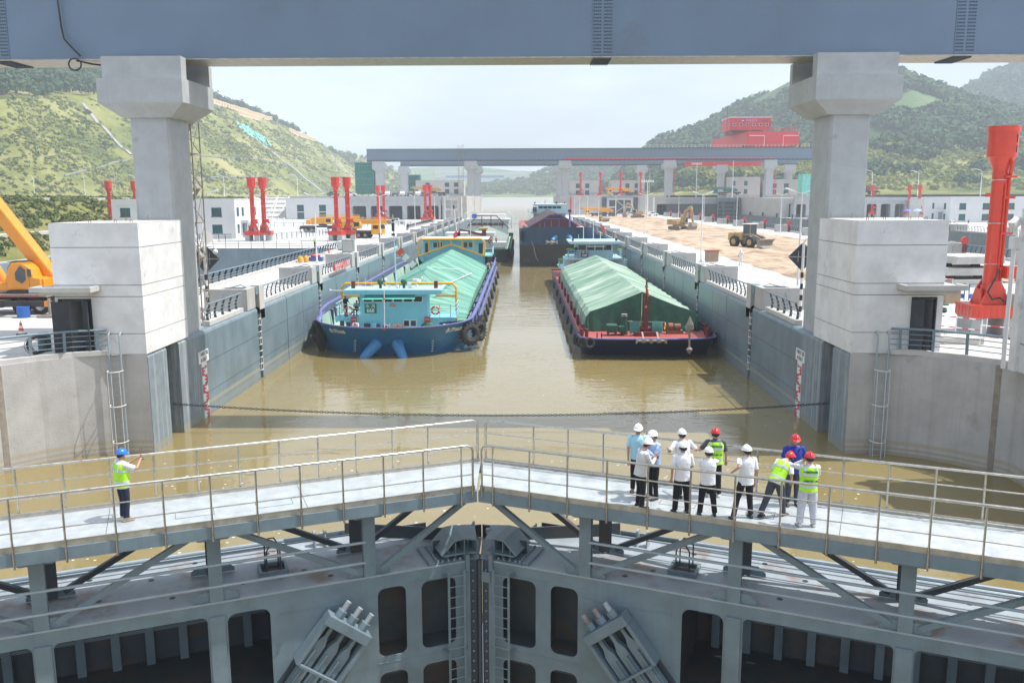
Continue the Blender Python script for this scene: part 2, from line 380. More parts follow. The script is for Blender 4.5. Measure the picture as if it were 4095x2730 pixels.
def text(body, size, m, parent, pos, rot, name='lettering', ext=.004, world=False, align='CENTER', sx=1, bold=0):
    cu = bpy.data.curves.new(name, 'FONT'); cu.body = body; cu.size = size; cu.align_x = align; cu.align_y = 'CENTER'; cu.extrude = ext; cu.offset = bold*size
    t = bpy.data.objects.new(name, cu); COL.objects.link(t)
    dg = bpy.context.evaluated_depsgraph_get()
    me = bpy.data.meshes.new_from_object(t.evaluated_get(dg))
    bpy.data.objects.remove(t)
    M = Matrix.Translation(pos) @ (rot if isinstance(rot, Matrix) else Matrix.Rotation(rot[2],4,'Z') @ Matrix.Rotation(rot[1],4,'Y') @ Matrix.Rotation(rot[0],4,'X')) @ Matrix.Diagonal((sx,1,1,1))
    if world: M = rootmat(parent).inverted() @ M
    me.transform(M); me.materials.clear(); me.materials.append(MATS[m])
    o = bpy.data.objects.new(name, me); COL.objects.link(o); o.parent = parent
    return o
ORD = ['first','second','third','fourth','fifth','sixth','seventh','eighth','ninth','tenth','eleventh','twelfth','thirteenth','fourteenth','fifteenth','sixteenth','seventeenth']
FRONT = (R(90), 0, 0)   # text facing the camera side (-Y)
# ------------------------------------------------------------------ ground, water, lock chamber
# water: one sheet, chamber and the canal beyond
_wp = [(-23,17,0),(-17.86,18.58,0),(-4.09,24.27,0),(-.9,23.88,0),(0,23.86,0),(.9,23.88,0),(4.09,24.27,0),(17.86,18.58,0),(23,17,0),(23,41.03,0),(17.62,41.03,0),(17.62,420,0),(420,1400,0),(-420,1400,0),(-17.62,420,0),(-17.62,41.03,0),(-23,41.03,0)]
struct(B().add(_wp, [tuple(range(len(_wp)))]), 'water', 'water')
struct(B().add([(-40,-60,-6.5),(40,-60,-6.5),(40,26,-6.5),(-40,26,-6.5)], [(0,1,2,3)]), 'lower_pool_water', 'water')
Y0, BAY = 60.5, 18.08
GR = [Y0+BAY*k for k in range(13)]         # cap ends of the bollard grooves
# ground sheets (quays)
def sheet(b, x0, x1, y0, y1, z): return b.add([(x0,y0,z),(x1,y0,z),(x1,y1,z),(x0,y1,z)], [(0,1,2,3)])
g = B()
sheet(g, -25.4, -17.55, 46, 300.7, 5.0); sheet(g, -140, -25.4, 128.7, 300.7, 5.0); sheet(g, -140, -57, 300.7, 320, 5.0); sheet(g, -140, -17.55, 41, 60, 4.996)
g.add([(-140,-60,4.992),(-23.3,-60,4.992),(-23.3,37.6,4.992),(-22.4,38.9,4.992),(-20.5,40.4,4.992),(-17.6,41.02,4.992),(-140,41.02,4.992)], [(0,1,2,3,4,5,6)])
struct(g, 'left_quay_paving', 'quay_paving')
g = B()
sheet(g, 17.55, 26.5, 41, 365, 5.0); sheet(g, 26.5, 57.4, 41, 75, 5.0); sheet(g, 50.2, 57.4, 75, 345, 5.0); sheet(g, 26.5, 57.4, 345, 366, 5.0)
g.add([(23.3,-60,4.992),(57.4,-60,4.992),(57.4,41.02,4.992),(17.6,41.02,4.992),(20.5,40.4,4.992),(22.4,38.9,4.992),(23.3,37.6,4.992)], [(0,1,2,3,4,5,6)])
struct(g, 'right_quay_paving', 'quay_paving')
# dirt field between the two locks, bumpy
nx, ny = 50, 300
xs = np.linspace(26.3, 50.4, nx); ys = np.linspace(74.5, 345, ny)
vs = []; rng = np.random.RandomState(3)
for j, y in enumerate(ys):
    for i, x in enumerate(xs):
        e = min(1, (x-26.3)/1.5, (50.4-x)/1.5)
        z = 5.02+e*(.10+.08*math.sin(x*1.1+y*.18+.8*math.sin(y*.07))+.06*rng.rand()+.16*math.exp(-((x-28.3-.6*math.sin(y*.2))/.9)**2))
        vs.append((x+.25*math.sin(y*.6)*(1-e), y, z))
dg_ = B(); dg_.add(vs, [(j*nx+i, j*nx+i+1, (j+1)*nx+i+1, (j+1)*nx+i) for j in range(ny-1) for i in range(nx-1)])
o = struct(dg_, 'dirt_ground', 'dirt')
for p in o.data.polygons: p.use_smooth = True
# pit beside the left lock (dry filling basin)
struct(B().box(-60, -25.5, 60, 128.6, -3.2, -3), 'pit_floor', 'quay_paving')
w = B(); w.box(-60, -25.4, 128.7, 129.5, -3, 5.0); w.box(-26.2, -25.4, 60, 128.6, -3, 4.98); w.box(-60, -25.4, 59.2, 59.98, -3, 4.98); w.box(-60.8, -60.02, 60, 129, -3, 4.9)
tag(w.obj('basin_wall', 'lock_wall_paint'), 'grey blue concrete walls of the empty basin beside the left quay', 'wall')
struct(B().box(-140, -60.8, 60, 128.7, 4.4, 4.98), 'basin_side_ground', 'quay_paving')
# far ground beyond the lock and terraces at z 12.9
def terrace(x0, x1, y0, y1): return B().box(x0, x1, y0, y1, -8, 12.9)
struct(terrace(-57, -17.5, 300.7, 420).box(-170, -57.02, 320, 420, -8, 12.88), 'left_terrace', 'quay_paving')
struct(terrace(17.5, 62, 366, 420), 'right_terrace', 'quay_paving')
def embank(side, y0, y1, z1):   # sloped canal bank
    pass
struct(B().add([(-1500,1180,-1),(1500,1180,-1),(1500,1225,12.0),(-1500,1225,12.0),(1500,1400,12.3),(-1500,1400,12.3)], [(0,1,2,3),(3,2,4,5)]), 'canal_bank', 'slope_concrete')
struct(B().add([(-17.5,420,-1),(-40,420,12.9),(-330,1225,12.9),(-250,1225,-1),(-800,420,12.9),(-1500,1225,12.9)], [(0,3,2,1),(1,2,5,4)]), 'left_canal_bank', 'slope_concrete')
struct(B().add([(17.5,420,-1),(40,420,12.9),(330,1225,12.9),(290,1225,-1),(800,420,12.9),(1500,1225,12.9)], [(0,1,2,3),(1,4,5,2)]), 'right_canal_bank', 'slope_concrete')
struct(B().add([(-4000,-300,3.6),(-60.5,-300,3.6),(-60.5,420,3.6),(-4000,420,3.6),(399,-300,3.6),(4000,-300,3.6),(4000,420,3.6),(399,420,3.6)], [(0,1,2,3),(4,5,6,7)]), 'ground', 'hill_grass')
struct(B().add([(-6000,1390,12),(6000,1390,12),(6000,9000,12),(-6000,9000,12)], [(0,1,2,3)]), 'far_ground', 'hill_wood')

# lock walls with bollard grooves, monolith joints and rounded coping
def lock_wall(s, label, y_near, y_far):
    t = thing('lock_wall', label, 'wall', (s*17, y_near, 0))
    prof = [(s*17, -8), (s*17, 4.78), (s*17.05, 4.90), (s*17.16, 4.98), (s*17.6, 5.0), (s*17.6, -8)]
    b = B(); j = B()
    segs = []; y = 48.0
    for k, g0 in enumerate(GR[:12]):
        mid = g0 + .4+5.3
        segs.append((y, g0-1.75)); segs.append((g0-1.1, mid-.06)); y = mid+.06
    segs.append((y, y_far))
    for a, c in segs: b.prism(prof, 'y', a, c)
    b.obj('wall_body', 'lock_wall_paint', t, world=True)
    for g0 in GR[:12]:
        j.box(*sorted((s*17.62, s*18.4)), g0-1.75, g0-1.1, -8, 6.3)
        j.box(*sorted((s*17.3, s*17.5)), g0-1.1+6.8-.06, g0-1.1+6.8+.06, -8, 4.9)
    j.obj('groove', 'groove_dark', t, world=True)
    # horizontal and vertical construction joints as thin raised fins
    f = B()
    for z in (1.35, 3.1):
        for a, c in segs: f.box(*sorted((s*16.993, s*17.05)), a+.02, c-.02, z, z+.02)
    for g0 in GR[:11]:
        f.box(*sorted((s*16.994, s*17.05)), g0+10.6, g0+10.63, -1, 4.75)
    f.obj('construction_joint', 'groove_dark', t, world=True)
    # light steel ladder rungs in the grooves
    for g0 in GR[:6]:
        r = B()
        for z in np.arange(.6, 4.6, .45): r.tube([(s*17.05, g0-1.68, z), (s*16.93, g0-1.6, z), (s*16.93, g0-1.25, z), (s*17.05, g0-1.17, z)], .025, 6)
        for y1 in (g0-1.62, g0-1.23):
            for z in (.6, 2.4, 3.75): r.tube([(s*16.95, y1, z), (s*16.95, y1, z+.8)], .02, 6)
        r.obj('groove_ladder', 'white_paint', t, world=True)
    return t
lock_wall(-1, 'long blue grey lock chamber wall on the left, lit by the sun', 48, 300.6)
lock_wall(1, 'long blue grey lock chamber wall on the right, in shade', 48, 365)
# chamber head wall beside the gate recess (streaked concrete)
for s, w_ in ((-1, 'left'), (1, 'right')):
    t = thing('gate_recess_wall', 'curved stained concrete gate recess wall at the %s of the gate' % w_, 'wall', (s*19, 41, 0))
    b = B(); b.prism([(s*17, -8), (s*17, 4.82), (s*17.1, 4.96), (s*17.25, 5), (s*18.2, 5), (s*18.2, -8)], 'y', 44.9, 48.0)
    b.prism([(s*17, -8), (s*17, 4.82), (s*17.1, 4.96), (s*17.25, 5), (s*18.2, 5), (s*18.2, -8)], 'y', 41.05, 43.3)
    b.obj('chamber_corner', 'streaked_wall', t, world=True)
    B().box(*sorted((s*17.7, s*18.1)), 43.3, 44.9, -8, 4.99).obj('stop_log_slot', 'groove_dark', t, world=True)
    c = B(); pl = [(17.0, 41.0), (18.3, 41.0), (19.0, 40.85), (20.2, 40.25), (21.4, 39.3), (22.4, 38.2), (22.9, 37.3), (22.95, 30), (22.95, 20), (22.0, 14), (17, 13.5)]
    pts = [(s*x, y) for x, y in pl]
    vs = [(x, y, -8) for x, y in pts]+[(x, y, 4.99) for x, y in pts]; k = len(pts)
    off = [(s*(x+.7), y+.7) for x, y in pl[:-4]]+[(s*23.7, 30), (s*23.7, 20), (s*23, 13), (s*17, 12.5)]
    vs += [(x, y, 4.99) for x, y in off]
    c.add(vs, [(i, i+1, k+i+1, k+i) for i in range(k-1)]+[(k+i, k+i+1, 2*k+i+1, 2*k+i) for i in range(k-1)])
    c.obj('curved_face', 'stained_concrete', t, world=True)
    # curb and pipe railing on the curve
    q = [(s*x, y) for x, y in ((18.85, 40.93), (20.3, 40.4), (21.6, 39.45), (22.6, 38.35), (23.15, 37.3), (23.35, 33))]
    cu = B()
    for a, e in zip(q, q[1:]): cu.bar((*a, 5.1), (*e, 5.1), .35, .22)
    cu.obj('curb', 'pale_concrete', t, world=True)
    rt = thing('curved_railing', 'four-bar grey pipe railing on the curved wall in front of the %s white tower' % w_, 'railing', (q[2][0], q[2][1], 5.2))
    tr = B(); tr.tube([(*a, 6.2) for a in q], .055, 10); tr.obj('top_rail', 'rail_paint', rt, world=True, smooth=True)
    for z in (5.45, 5.7, 5.95): B().tube([(*a, z) for a in q], .022, 8).obj('lower_rail', 'rail_paint', rt, world=True, smooth=True)
    B().bar((s*22.52, 38.0, 1.9), (s*22.6, 37.85, 1.95), .01, .01) if False else None
    B().prism([(s*22.42, 38.14), (s*22.56, 37.88), (s*22.59, 37.92), (s*22.46, 38.18)], 'z', -1, 4.97).obj('wet_joint', 'dusty_steel', t, world=True)
    pp = [(.28, 0), (.2, 1), (.1, 2), (.2, 3), (.4, 4)]
    for f_, i in pp:
        a, e = Vector(q[i]), Vector(q[i+1]); m_ = a.lerp(e, f_); d = (e-a).normalized()
        B().bar((m_.x, m_.y, 5.2), (m_.x-s*.05, m_.y-.05, 6.2), .05, .13, up=(d.x, d.y, 0)).obj('post', 'rail_paint', rt, world=True)
    # steel ladder with safety hoops
    lt = thing('wall_ladder', 'grey steel ladder with hoops on the %s recess wall beside the water' % w_, 'ladder', (s*18.35, 40.9, 0))
    st = B(); x0, x1 = s*18.15, s*18.7
    for x in (x0, x1):
        st.tube([(x, 40.72, -.8), (x, 40.72, 5.7), (x, 40.76, 5.95), (x, 40.9, 6.08), (x, 41.04, 5.95), (x, 41.08, 5.7), (x, 41.08, 5.0)], .045, 8)
    st.obj('stringer', 'pipe_grey', lt, world=True, smooth=True)
    rg = B()
    for z in np.arange(-.3, 4.9, .3): rg.cyl((x0, 40.72, z), (x1, 40.72, z), .018, n=6)
    rg.obj('rung', 'pipe_grey', lt, world=True)
    hp = B(); xm = (x0+x1)/2
    for z in (.75, 2.55, 4.25): hp.tube([(xm-.36*math.cos(a), 40.72-.55*math.sin(a), z) for a in np.linspace(0, PI, 9)], .02, 6)
    for a in (.6, 1.57, 2.5): hp.cyl((xm-.36*math.cos(a), 40.72-.55*math.sin(a), -.4), (xm-.36*math.cos(a), 40.72-.55*math.sin(a), 4.25), .012, n=5)
    hp.obj('safety_hoop', 'sign_white', lt, world=True)
    # water level gauge board
    gt = thing('water_gauge', 'red and white water depth gauge board on the %s chamber wall' % w_, 'gauge', (s*17, 48.3, 0))
    yc = 48.27; xw = s*16.96
    B().box(*sorted((s*16.97, s*17.0)), yc-.38, yc+.38, -.6, 3.2).obj('scale_board', 'letter_white', gt, world=True)
    B().box(*sorted((s*16.965, s*17.0)), yc-.75, yc+.75, 3.2, 3.87).obj('name_board', 'letter_white', gt, world=True)
    rd = B()
    for k in range(8):
        z = -.55+k*.5; y1, y2, y3 = (yc-.375, yc-.2, yc+.02) if k % 2 == 0 else (yc+.375, yc+.2, yc-.02)
        if k == 7: continue
        rd.box(*sorted((s*16.955, s*16.969)), *sorted((y1, y2)), z, z+.5)
        for zz in (0, .2, .4): rd.box(*sorted((s*16.955, s*16.969)), *sorted((y2, y3)), z+zz, z+zz+.09)
    rd.obj('red_marks', 'sign_red', gt, world=True)
    rz = R(90) if s < 0 else R(-90)
    M = Matrix.Rotation(rz, 4, 'Z') @ Matrix.Rotation(R(90), 4, 'X')
    text('下闸首门槛', .27, 'letter_dark', gt, (s*16.96, yc, 3.69), M, ext=.003, world=True)
    text('水深标尺', .27, 'letter_dark', gt, (s*16.96, yc, 3.36), M, ext=.003, world=True)
    for k, z in ((39, 3.0), (38, 2.0), (37, 1.0), (36, .12)): text(str(k), .26, 'letter_dark', gt, (s*16.955, yc+.18, z-.1), M, ext=.003, world=True)

# mooring bollard housings, caps and parapet railings, one set per bay
def ordl(k): return ORD[k]
hous = {}
for s, w_ in ((-1, 'left'), (1, 'right')):
    bx = thing('bollard_housing', '%s chamber wall' % w_, 'concrete box', (s*17, GR[0], 5))
    b = B(); xa, xb = s*.1, s*3.0
    b.box(*sorted((xa, xb)), -3.5, -3.25, 0, 1.45); b.box(*sorted((xa, xb)), -2.05, -1.76, 0, 1.45)
    b.box(*sorted((xa, s*.45)), -3.25, -2.05, 0, 1.45); b.box(*sorted((s*2.75, xb)), -3.25, -2.05, 0, 1.45)
    b.box(*sorted((s*.45, s*2.75)), -3.25, -2.05, 0, .9); b.box(*sorted((s*2.0, s*2.75)), -3.25, -2.05, .9, 1.447)
    b.obj('housing', 'box_concrete', bx, bevel=.02)
    B().box(*sorted((s*.0, s*.6)), -1.1, 0, -.9, 1.5).obj('cap_block', 'pale_concrete', bx, bevel=.02)
    c = B(); c.tube([(s*.45, -2.6, 1.5), (s*.9, -2.2, 1.62), (s*1.4, -2.4, 1.5), (s*1.6, -3.3, 1.48), (s*1.7, -3.6, .9), (s*1.8, -3.7, .1)], .035, 6)
    c.obj('cable', 'rail_paint', bx, smooth=True)
    B().box(*sorted((s*.05, s*.62)), -1.75, -1.1, .9, 1.44).obj('groove_head', 'lock_wall_paint', bx)
    rl = thing('parapet_railing', 'x', 'railing', (s*17, GR[0], 5))
    B().box(*sorted((s*.18, s*.62)), .35, 14.2, 0, .3).obj('curb', 'pale_concrete', rl, bevel=.02)
    B().tube([(s*.28, .7, 1.28), (s*.28, 14.0, 1.28)], .05, 8).obj('top_rail', 'rail_paint', rl, smooth=True)
    for z, x in ((.98, .33), (.76, .38), (.54, .41)): B().tube([(s*x, .7, z), (s*x, 14.0, z)], .022, 6).obj('lower_rail', 'rail_paint', rl, smooth=True)
    ps = []
    for k in range(12):
        y = .9+k*1.16
        p = B(); pr = [(s*.36, .3), (s*.48, .3), (s*.49, .6), (s*.44, .9), (s*.31, 1.22), (s*.24, 1.22), (s*.36, .85), (s*.41, .6)]
        p.prism(pr, 'y', y-.025, y+.025); p.obj('post', 'rail_dark', rl)
    for k in range(12):
        if GR[k] > (300 if s > 0 else 290): continue
        for base, nm in ((bx, 'hollow pale concrete bollard housing on the %s lock wall, %s from the camera'), (rl, 'curved post blue grey railing on the %s lock wall, %s bay from the camera')):
            lab = nm % (w_, ordl(k + (1 if base is rl else 0)))
            grp = ('bollard housings along the %s lock wall' if base is bx else 'railing bays along the %s lock wall') % w_
            if k == 0: base['label'] = lab; base['group'] = grp
            else: dup(base, (s*17, GR[k], 5), 0, lab, group=grp)
    # short first bay next to the column
    r0 = thing('parapet_railing', 'short curved post railing on the %s lock wall right beside the concrete column' % w_, 'railing', (s*17, 50, 5), group='railing bays along the %s lock wall' % w_)
    B().box(*sorted((s*.18, s*.62)), .1, 6.4, 0, .3).obj('curb', 'pale_concrete', r0, bevel=.02)
    B().tube([(s*.28, .3, 1.28), (s*.28, 6.4, 1.28)], .05, 8).obj('top_rail', 'rail_paint', r0, smooth=True)
    for z, x in ((.98, .33), (.76, .38), (.54, .41)): B().tube([(s*x, .2, z), (s*x, 6.6, z)], .022, 6).obj('lower_rail', 'rail_paint', r0, smooth=True)
    for k in range(5):
        p = B(); p.prism([(s*.34, .3), (s*.50, .3), (s*.52, .6), (s*.46, .9), (s*.33, 1.22), (s*.24, 1.22), (s*.36, .85), (s*.40, .6)], 'y', .5+k*1.3-.04, .5+k*1.3+.04); p.obj('post', 'rail_dark', r0)

# double arm street lamps
def lamp(s, loc, label, group):
    t = thing('street_lamp', label, 'street lamp', loc, group=group)
    B().tube([(0,0,0), (0,0,2.2), (0,0,7.7)], [.10, .08, .05], 8).obj('pole', 'white_paint', t, smooth=True)
    B().box(-.16, .16, -.16, .16, 0, .25).obj('base', 'white_paint', t)
    for k in (-1, 1):
        B().bar((0, 0, 7.6), (k*.5, 0, 7.75), .06, .06).obj('arm', 'white_paint', t)
        a = B(); a.loft([[(k*.45, -.07, 7.70), (k*.45, .07, 7.70), (k*.45, .07, 7.78), (k*.45, -.07, 7.78)], [(k*1.15, -.13, 7.95), (k*1.15, .13, 7.95), (k*1.15, .10, 8.04), (k*1.15, -.10, 8.04)]])
        a.obj('lamp_head', 'white_paint', t)
    return t
L0 = None
def camera_on(t, z=5.2, d=1, horn=False):
    b = B(); b.tube([(0,0,z), (d*.55, -.1, z+.05)], .03, 6); b.ball((d*.6, -.1, z-.15), .14); b.obj('security_camera', 'white_paint', t)
left_l = [(-20.2, 58.1, 5), (-22.3, 99.1, 5), (-22.3, 144.7, 5), (-22.4, 193.5, 5), (-22.6, 240, 5), (-22.8, 275, 5)]
right_l = [(20.45, 60.2, 5), (21.75, 99.2, 5), (21.95, 145.7, 5), (22.1, 193.1, 5), (22.1, 235.1, 5), (22.4, 278, 5), (22.5, 318, 5), (22.6, 350, 5)]
for arr, w_ in ((left_l, 'left'), (right_l, 'right')):
    for k, p in enumerate(arr):
        lab = 'tall white double-arm street lamp on the %s quay, %s from the camera' % (w_, ordl(k))
        if L0 is None: L0 = lamp(1, p, lab, 'double-arm lamps along the quays')
        else:
            c = dup(L0, p, 0, lab)
            if k == 2: camera_on(c, 5, 1)
for k, p in enumerate([(53.5, 290, 5), (53.5, 250, 5), (53.5, 212, 5), (53.5, 176, 5), (53.5, 140, 5)]):
    dup(L0, p, 0, 'tall white double-arm street lamp beyond the dirt field, %s from the far end' % ordl(k), group='lamps beyond the dirt field')
# ------------------------------------------------------------------ mitre gate leaves with walkways
CT, ST = math.cos(R(22.5)), math.sin(R(22.5))
def leafT(side):
    def T(p):
        u, v, z = p
        return (side*CT*u + side*ST*v, 22.5 - ST*u + CT*v, z)
    return T
def rrect(u0, u1, z0, z1, r, tl=1, tr=1, bl=1, br=1):
    pts = []
    for cx, cz, a0, on in ((u1-r, z1-r, 0, tr), (u0+r, z1-r, 90, tl), (u0+r, z0+r, 180, bl), (u1-r, z0+r, 270, br)):
        if on:
            for k in range(6): a = R(a0+k*18); pts.append((cx+r*math.cos(a), cz+r*math.sin(a)))
        else: pts.append((cx+r*(1 if a0 in (0, 270) else -1), cz+r*(1 if a0 in (0, 90) else -1)))
    return pts
def plate_with_holes(b, outer, holes, v0, v1):
    # outer rectangle (u0,u1,z0,z1) minus holes, filled through tessellation
    from mathutils.geometry import delaunay_2d_cdt
    loops = [[(outer[0], outer[2]), (outer[1], outer[2]), (outer[1], outer[3]), (outer[0], outer[3])]] + holes
    pts, eds = [], []
    for lp in loops:
        o = len(pts); pts += [Vector(p) for p in lp]; eds += [(o+i, o+(i+1) % len(lp)) for i in range(len(lp))]
    vs, _, fs, *_ = delaunay_2d_cdt(pts, eds, [], 0, 1e-5)
    def inside(p, lp):
        c = False; n = len(lp)
        for i in range(n):
            (x1, y1), (x2, y2) = lp[i], lp[(i+1) % n]
            if (y1 > p[1]) != (y2 > p[1]) and p[0] < (x2-x1)*(p[1]-y1)/(y2-y1)+x1: c = not c
        return c
    keep = []
    for f in fs:
        c = sum((vs[i] for i in f), Vector((0, 0)))/len(f)
        if not any(inside(c, h) for h in holes): keep.append(tuple(f))
    b.add([(p[0], v0, p[1]) for p in vs], keep)
    b.add([(p[0], v1, p[1]) for p in vs], keep)
    for lp in loops:
        b.add([(p[0], v0, p[1]) for p in lp]+[(p[0], v1, p[1]) for p in lp], [(i, (i+1) % len(lp), len(lp)+(i+1) % len(lp), len(lp)+i) for i in range(len(lp))])
def build_gate(side, w_):
    T = leafT(side); N = lambda: B(T)
    t = thing('mitre_gate_leaf', 'huge dark grey steel lock gate leaf at the %s of the mitre joint' % w_, 'lock gate', (side*8, 19, 2.6))
    O = lambda b, nm, m, par=None, **k: b.obj(nm, m, par or t, world=True, **k)
    Lu = 18.3
    # front frame with openings
    holes = []
    for z0, z1 in ((.27, 2.22), (-1.75, -.2), (-3.6, -2.1)):
        holes += [rrect(.70, 1.67, z0, z1, .2), rrect(2.10, 2.87, z0, z1, .2)]
    for z0, z1 in ((-.2, 2.24), (-3.0, -.6)):
        holes.append(rrect(5.63, 6.66, z0, z1, .22, tr=0 if False else 1, bl=1))
    for z0, z1 in ((-.2, 2.26), (-3.0, -.6)):
        for a in (7.13, 10.95, 14.8): holes.append(rrect(a, min(a+3.38, 17.9), z0, z1, .14, bl=0, br=0))
    f = N(); plate_with_holes(f, (.42, Lu, -5.5, 2.6), holes, 0.0, .04)
    O(f, 'front_frame', 'gate_steel')
    O(N().box(.3, Lu, -.015, .03, 2.585, 2.625), 'edge_highlight', 'pipe_grey')  # pale strip, the bright highlight of the top edge put into colour
    wl = N()
    wl.tube([(u, -.005, 2.02+.012*math.sin(u*9)) for u in np.arange(3.0, 5.5, .2)], .012, 5)
    for q_ in ([(.7, -.004, .1), (2.9, -.004, .1)], [(.74, -.004, 2.28), (2.05, -.004, 2.3)]): O(N().tube(q_, .01, 5), 'weld_seam', 'gate_steel')
    O(wl, 'weld_seam', 'gate_steel')
    # inside: floors, partitions, skin with stiffeners
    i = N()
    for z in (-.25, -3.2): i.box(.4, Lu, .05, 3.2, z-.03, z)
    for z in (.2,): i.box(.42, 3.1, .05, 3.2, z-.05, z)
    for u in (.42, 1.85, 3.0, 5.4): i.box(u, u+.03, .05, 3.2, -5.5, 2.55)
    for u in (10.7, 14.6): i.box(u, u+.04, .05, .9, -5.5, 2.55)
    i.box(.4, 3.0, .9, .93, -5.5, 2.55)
    O(i, 'inner_bulkhead', 'gate_shaded_steel')
    s = N(); s.box(.6, Lu, 3.2, 3.24, -5.5, 2.59); O(s, 'skin_plate', 'gate_shaded_steel')
    for u in np.arange(5.9, 18, .86): O(N().box(u, u+.22, 2.95, 3.19, -.25, 2.5), 'stiffener', 'gate_steel')
    r = N()
    for z in (.7, 1.5): r.box(5.5, 18, 3.0, 3.18, z, z+.1)
    O(r, 'skin_rib', 'gate_steel')
    # column flange strips between big openings
    for u in (6.9, 10.73, 14.57): O(N().box(u-.18, u+.18, -.05, -.003, -5.5, 2.25), 'flange_strip', 'gate_steel')
    # top plate
    tp = [(.02, .03), (18.3, .03), (18.3, 3.25), (3.1, 3.1), (.35, 1.55), (-.6, 1.46)]
    O(N().add([(u, v, 2.6) for u, v in tp]+[(u, v, 2.57) for u, v in tp], [(0,1,2,3,4,5), (11,10,9,8,7,6)]), 'top_plate', 'gate_plate')
    up = N()
    edge = [(-.6, 1.5), (.4, 1.6), (3.1, 3.15)]
    for (a, c), (d, e) in zip(edge, edge[1:]): up.bar((a, c, 2.72), (d, e, 2.72), .05, .5)
    O(up, 'top_bulwark', 'gate_shaded_steel'); O(N().box(3.1, 18.3, 3.2, 3.26, 2.6, 2.72), 'edge_angle', 'gate_steel')
    for (u, v) in ((4.6, 1.1), (5.4, 2.6), (6.2, .9), (7.9, .7), (8.4, 2.0), (9.6, 1.2), (9.9, 2.6), (11.3, .9), (12.2, 2.2), (4.0, .5), (7.3, 2.7)):
        O(N().cyl((u, v, 2.601), (u, v, 2.606), .075, n=12), 'drain_hole', 'black_steel')
    gr = N()
    gr.tube([(3.4, 2.25, 2.61), (12, 2.3, 2.61), (18, 2.3, 2.61)], .012, 5)
    O(gr, 'ground_wire', 'rail_dark')
    # hatch with hoop handle
    h = N(); h.box(5.0, 5.75, 1.05, 1.12, 2.603, 2.72); h.box(5.0, 5.75, 1.68, 1.75, 2.603, 2.72); h.box(5.0, 5.07, 1.12, 1.68, 2.603, 2.72); h.box(5.68, 5.75, 1.12, 1.68, 2.603, 2.72)
    O(h, 'hatch_coaming', 'gate_steel'); O(N().box(5.07, 5.68, 1.12, 1.68, 2.604, 2.612), 'hatch_opening', 'black_steel')
    for v in (1.15, 1.65):
        O(N().tube([(5.2, v, 2.6), (5.2, v, 3.25), (5.3, v, 3.42), (5.45, v, 3.42), (5.55, v, 3.25), (5.55, v, 2.6)], .022, 6), 'hatch_handrail', 'rail_dark')
    # pipe rack on top
    pb = N(); pb.tube([(4.9, 2.95, 2.78), (18, 2.95, 2.78)], .05, 8); pb.tube([(4.9, 2.7, 2.78), (18, 2.7, 2.78)], .035, 8); O(pb, 'top_pipe', 'pipe_grey')
    for k in range(2):
        u = 3.75+k*.3; c_ = N(); c_.prism([(2.45, 2.6), (2.85, 2.6), (2.72, 3.0), (2.58, 3.0)], 'x', u, u+.04); c_.cyl((u-.02, 2.65, 2.98), (u+.06, 2.65, 2.98), .09); O(c_, 'pipe_bracket', 'gate_plate')
    # mitre block: bolted base plate, ribbed wedge with cover
    O(N().box(.12, 1.22, .06, 1.35, 2.604, 2.64), 'mitre_base_plate', 'gate_steel')
    O(N().box(1.25, 1.42, .06, 1.3, 2.604, 2.68), 'mitre_kerb', 'gate_steel')
    for k in range(8): O(N().cyl((1.16, .12+k*.16, 2.64), (1.16, .12+k*.16, 2.70), .032, n=6), 'bolt', 'gate_plate')
    for k in range(5): O(N().cyl((.35+k*.17, .11, 2.64), (.35+k*.17, .11, 2.69), .03, n=6), 'bolt', 'gate_plate')
    x0 = .03 if side < 0 else .12
    v_ = lambda v: max(0, v-.3)*.35
    m_ = N()
    m_.loft([[(x0-v_(v), v, 3.10), (.40, v, 3.18), (.66, v, 3.16), (1.04, v, 2.78), (1.06, v, 2.83), (.68, v, 3.21), (.40, v, 3.23), (x0-v_(v), v, 3.15)] for v in (.12, 1.15)])
    m_.loft([[(x0, v, 2.74), (.45, v, 2.77), (1.0, v, 2.77), (1.0, v, 2.81), (.45, v, 2.82), (x0, v, 2.79)] for v in (.10, 1.15)])
    O(m_, 'mitre_cover', 'gate_steel')
    for u in (.36, .62, .84): O(N().box(u, u+.022, .16, 1.1, 2.64, 3.15 if u < .7 else 2.95), 'mitre_rib', 'gate_steel')
    O(N().box(.1, 1.1, .75, .78, 2.64, 3.0), 'mitre_rib', 'gate_shaded_steel')
    if side < 0:
        O(N().bar((.02, .1, 2.9), (.06, .7, 2.94), .05, .4), 'guide_plate', 'gate_steel'); O(N().bar((.05, .7, 3.0), (-.3, 1.3, 3.05), .06, .28), 'guide_plate', 'gate_steel')
    else:
        O(N().cyl((-.1, .8, 3.05), (-.1, .8, 3.18), .07), 'guide_pin', 'gate_plate')
    # mitre post with bolts
    O(N().box(.30, .42, -.06, .5, -5.5, 2.8), 'mitre_post', 'gate_steel')
    O(N().prism([(.06, .05), (.29, .05), (.29, .6), (-.18, .6)], 'z', -5.5, 2.56), 'seal_block', 'rivet_steel')
    O(N().box(.005, .055, .0, .04, -5.5, 2.6), 'seal_strip', 'gate_shaded_steel')
    for z in np.arange(-2.2, 2.5, .3): O(N().cyl((.19, .05, z), (.19, .0, z), .03, n=6), 'bolt', 'gate_plate')
    if side > 0: O(N().box(.1, .36, -.1, -.06, 2.0, 2.3), 'latch_plate', 'gate_steel')
    # ladder on the front
    ld = N(); [ld.bar((u, -.18, -5.5), (u, -.18, 2.45), .012, .07, up=(1,0,0)) for u in (.5, .95)]
    O(ld, 'ladder_rail', 'gate_steel')
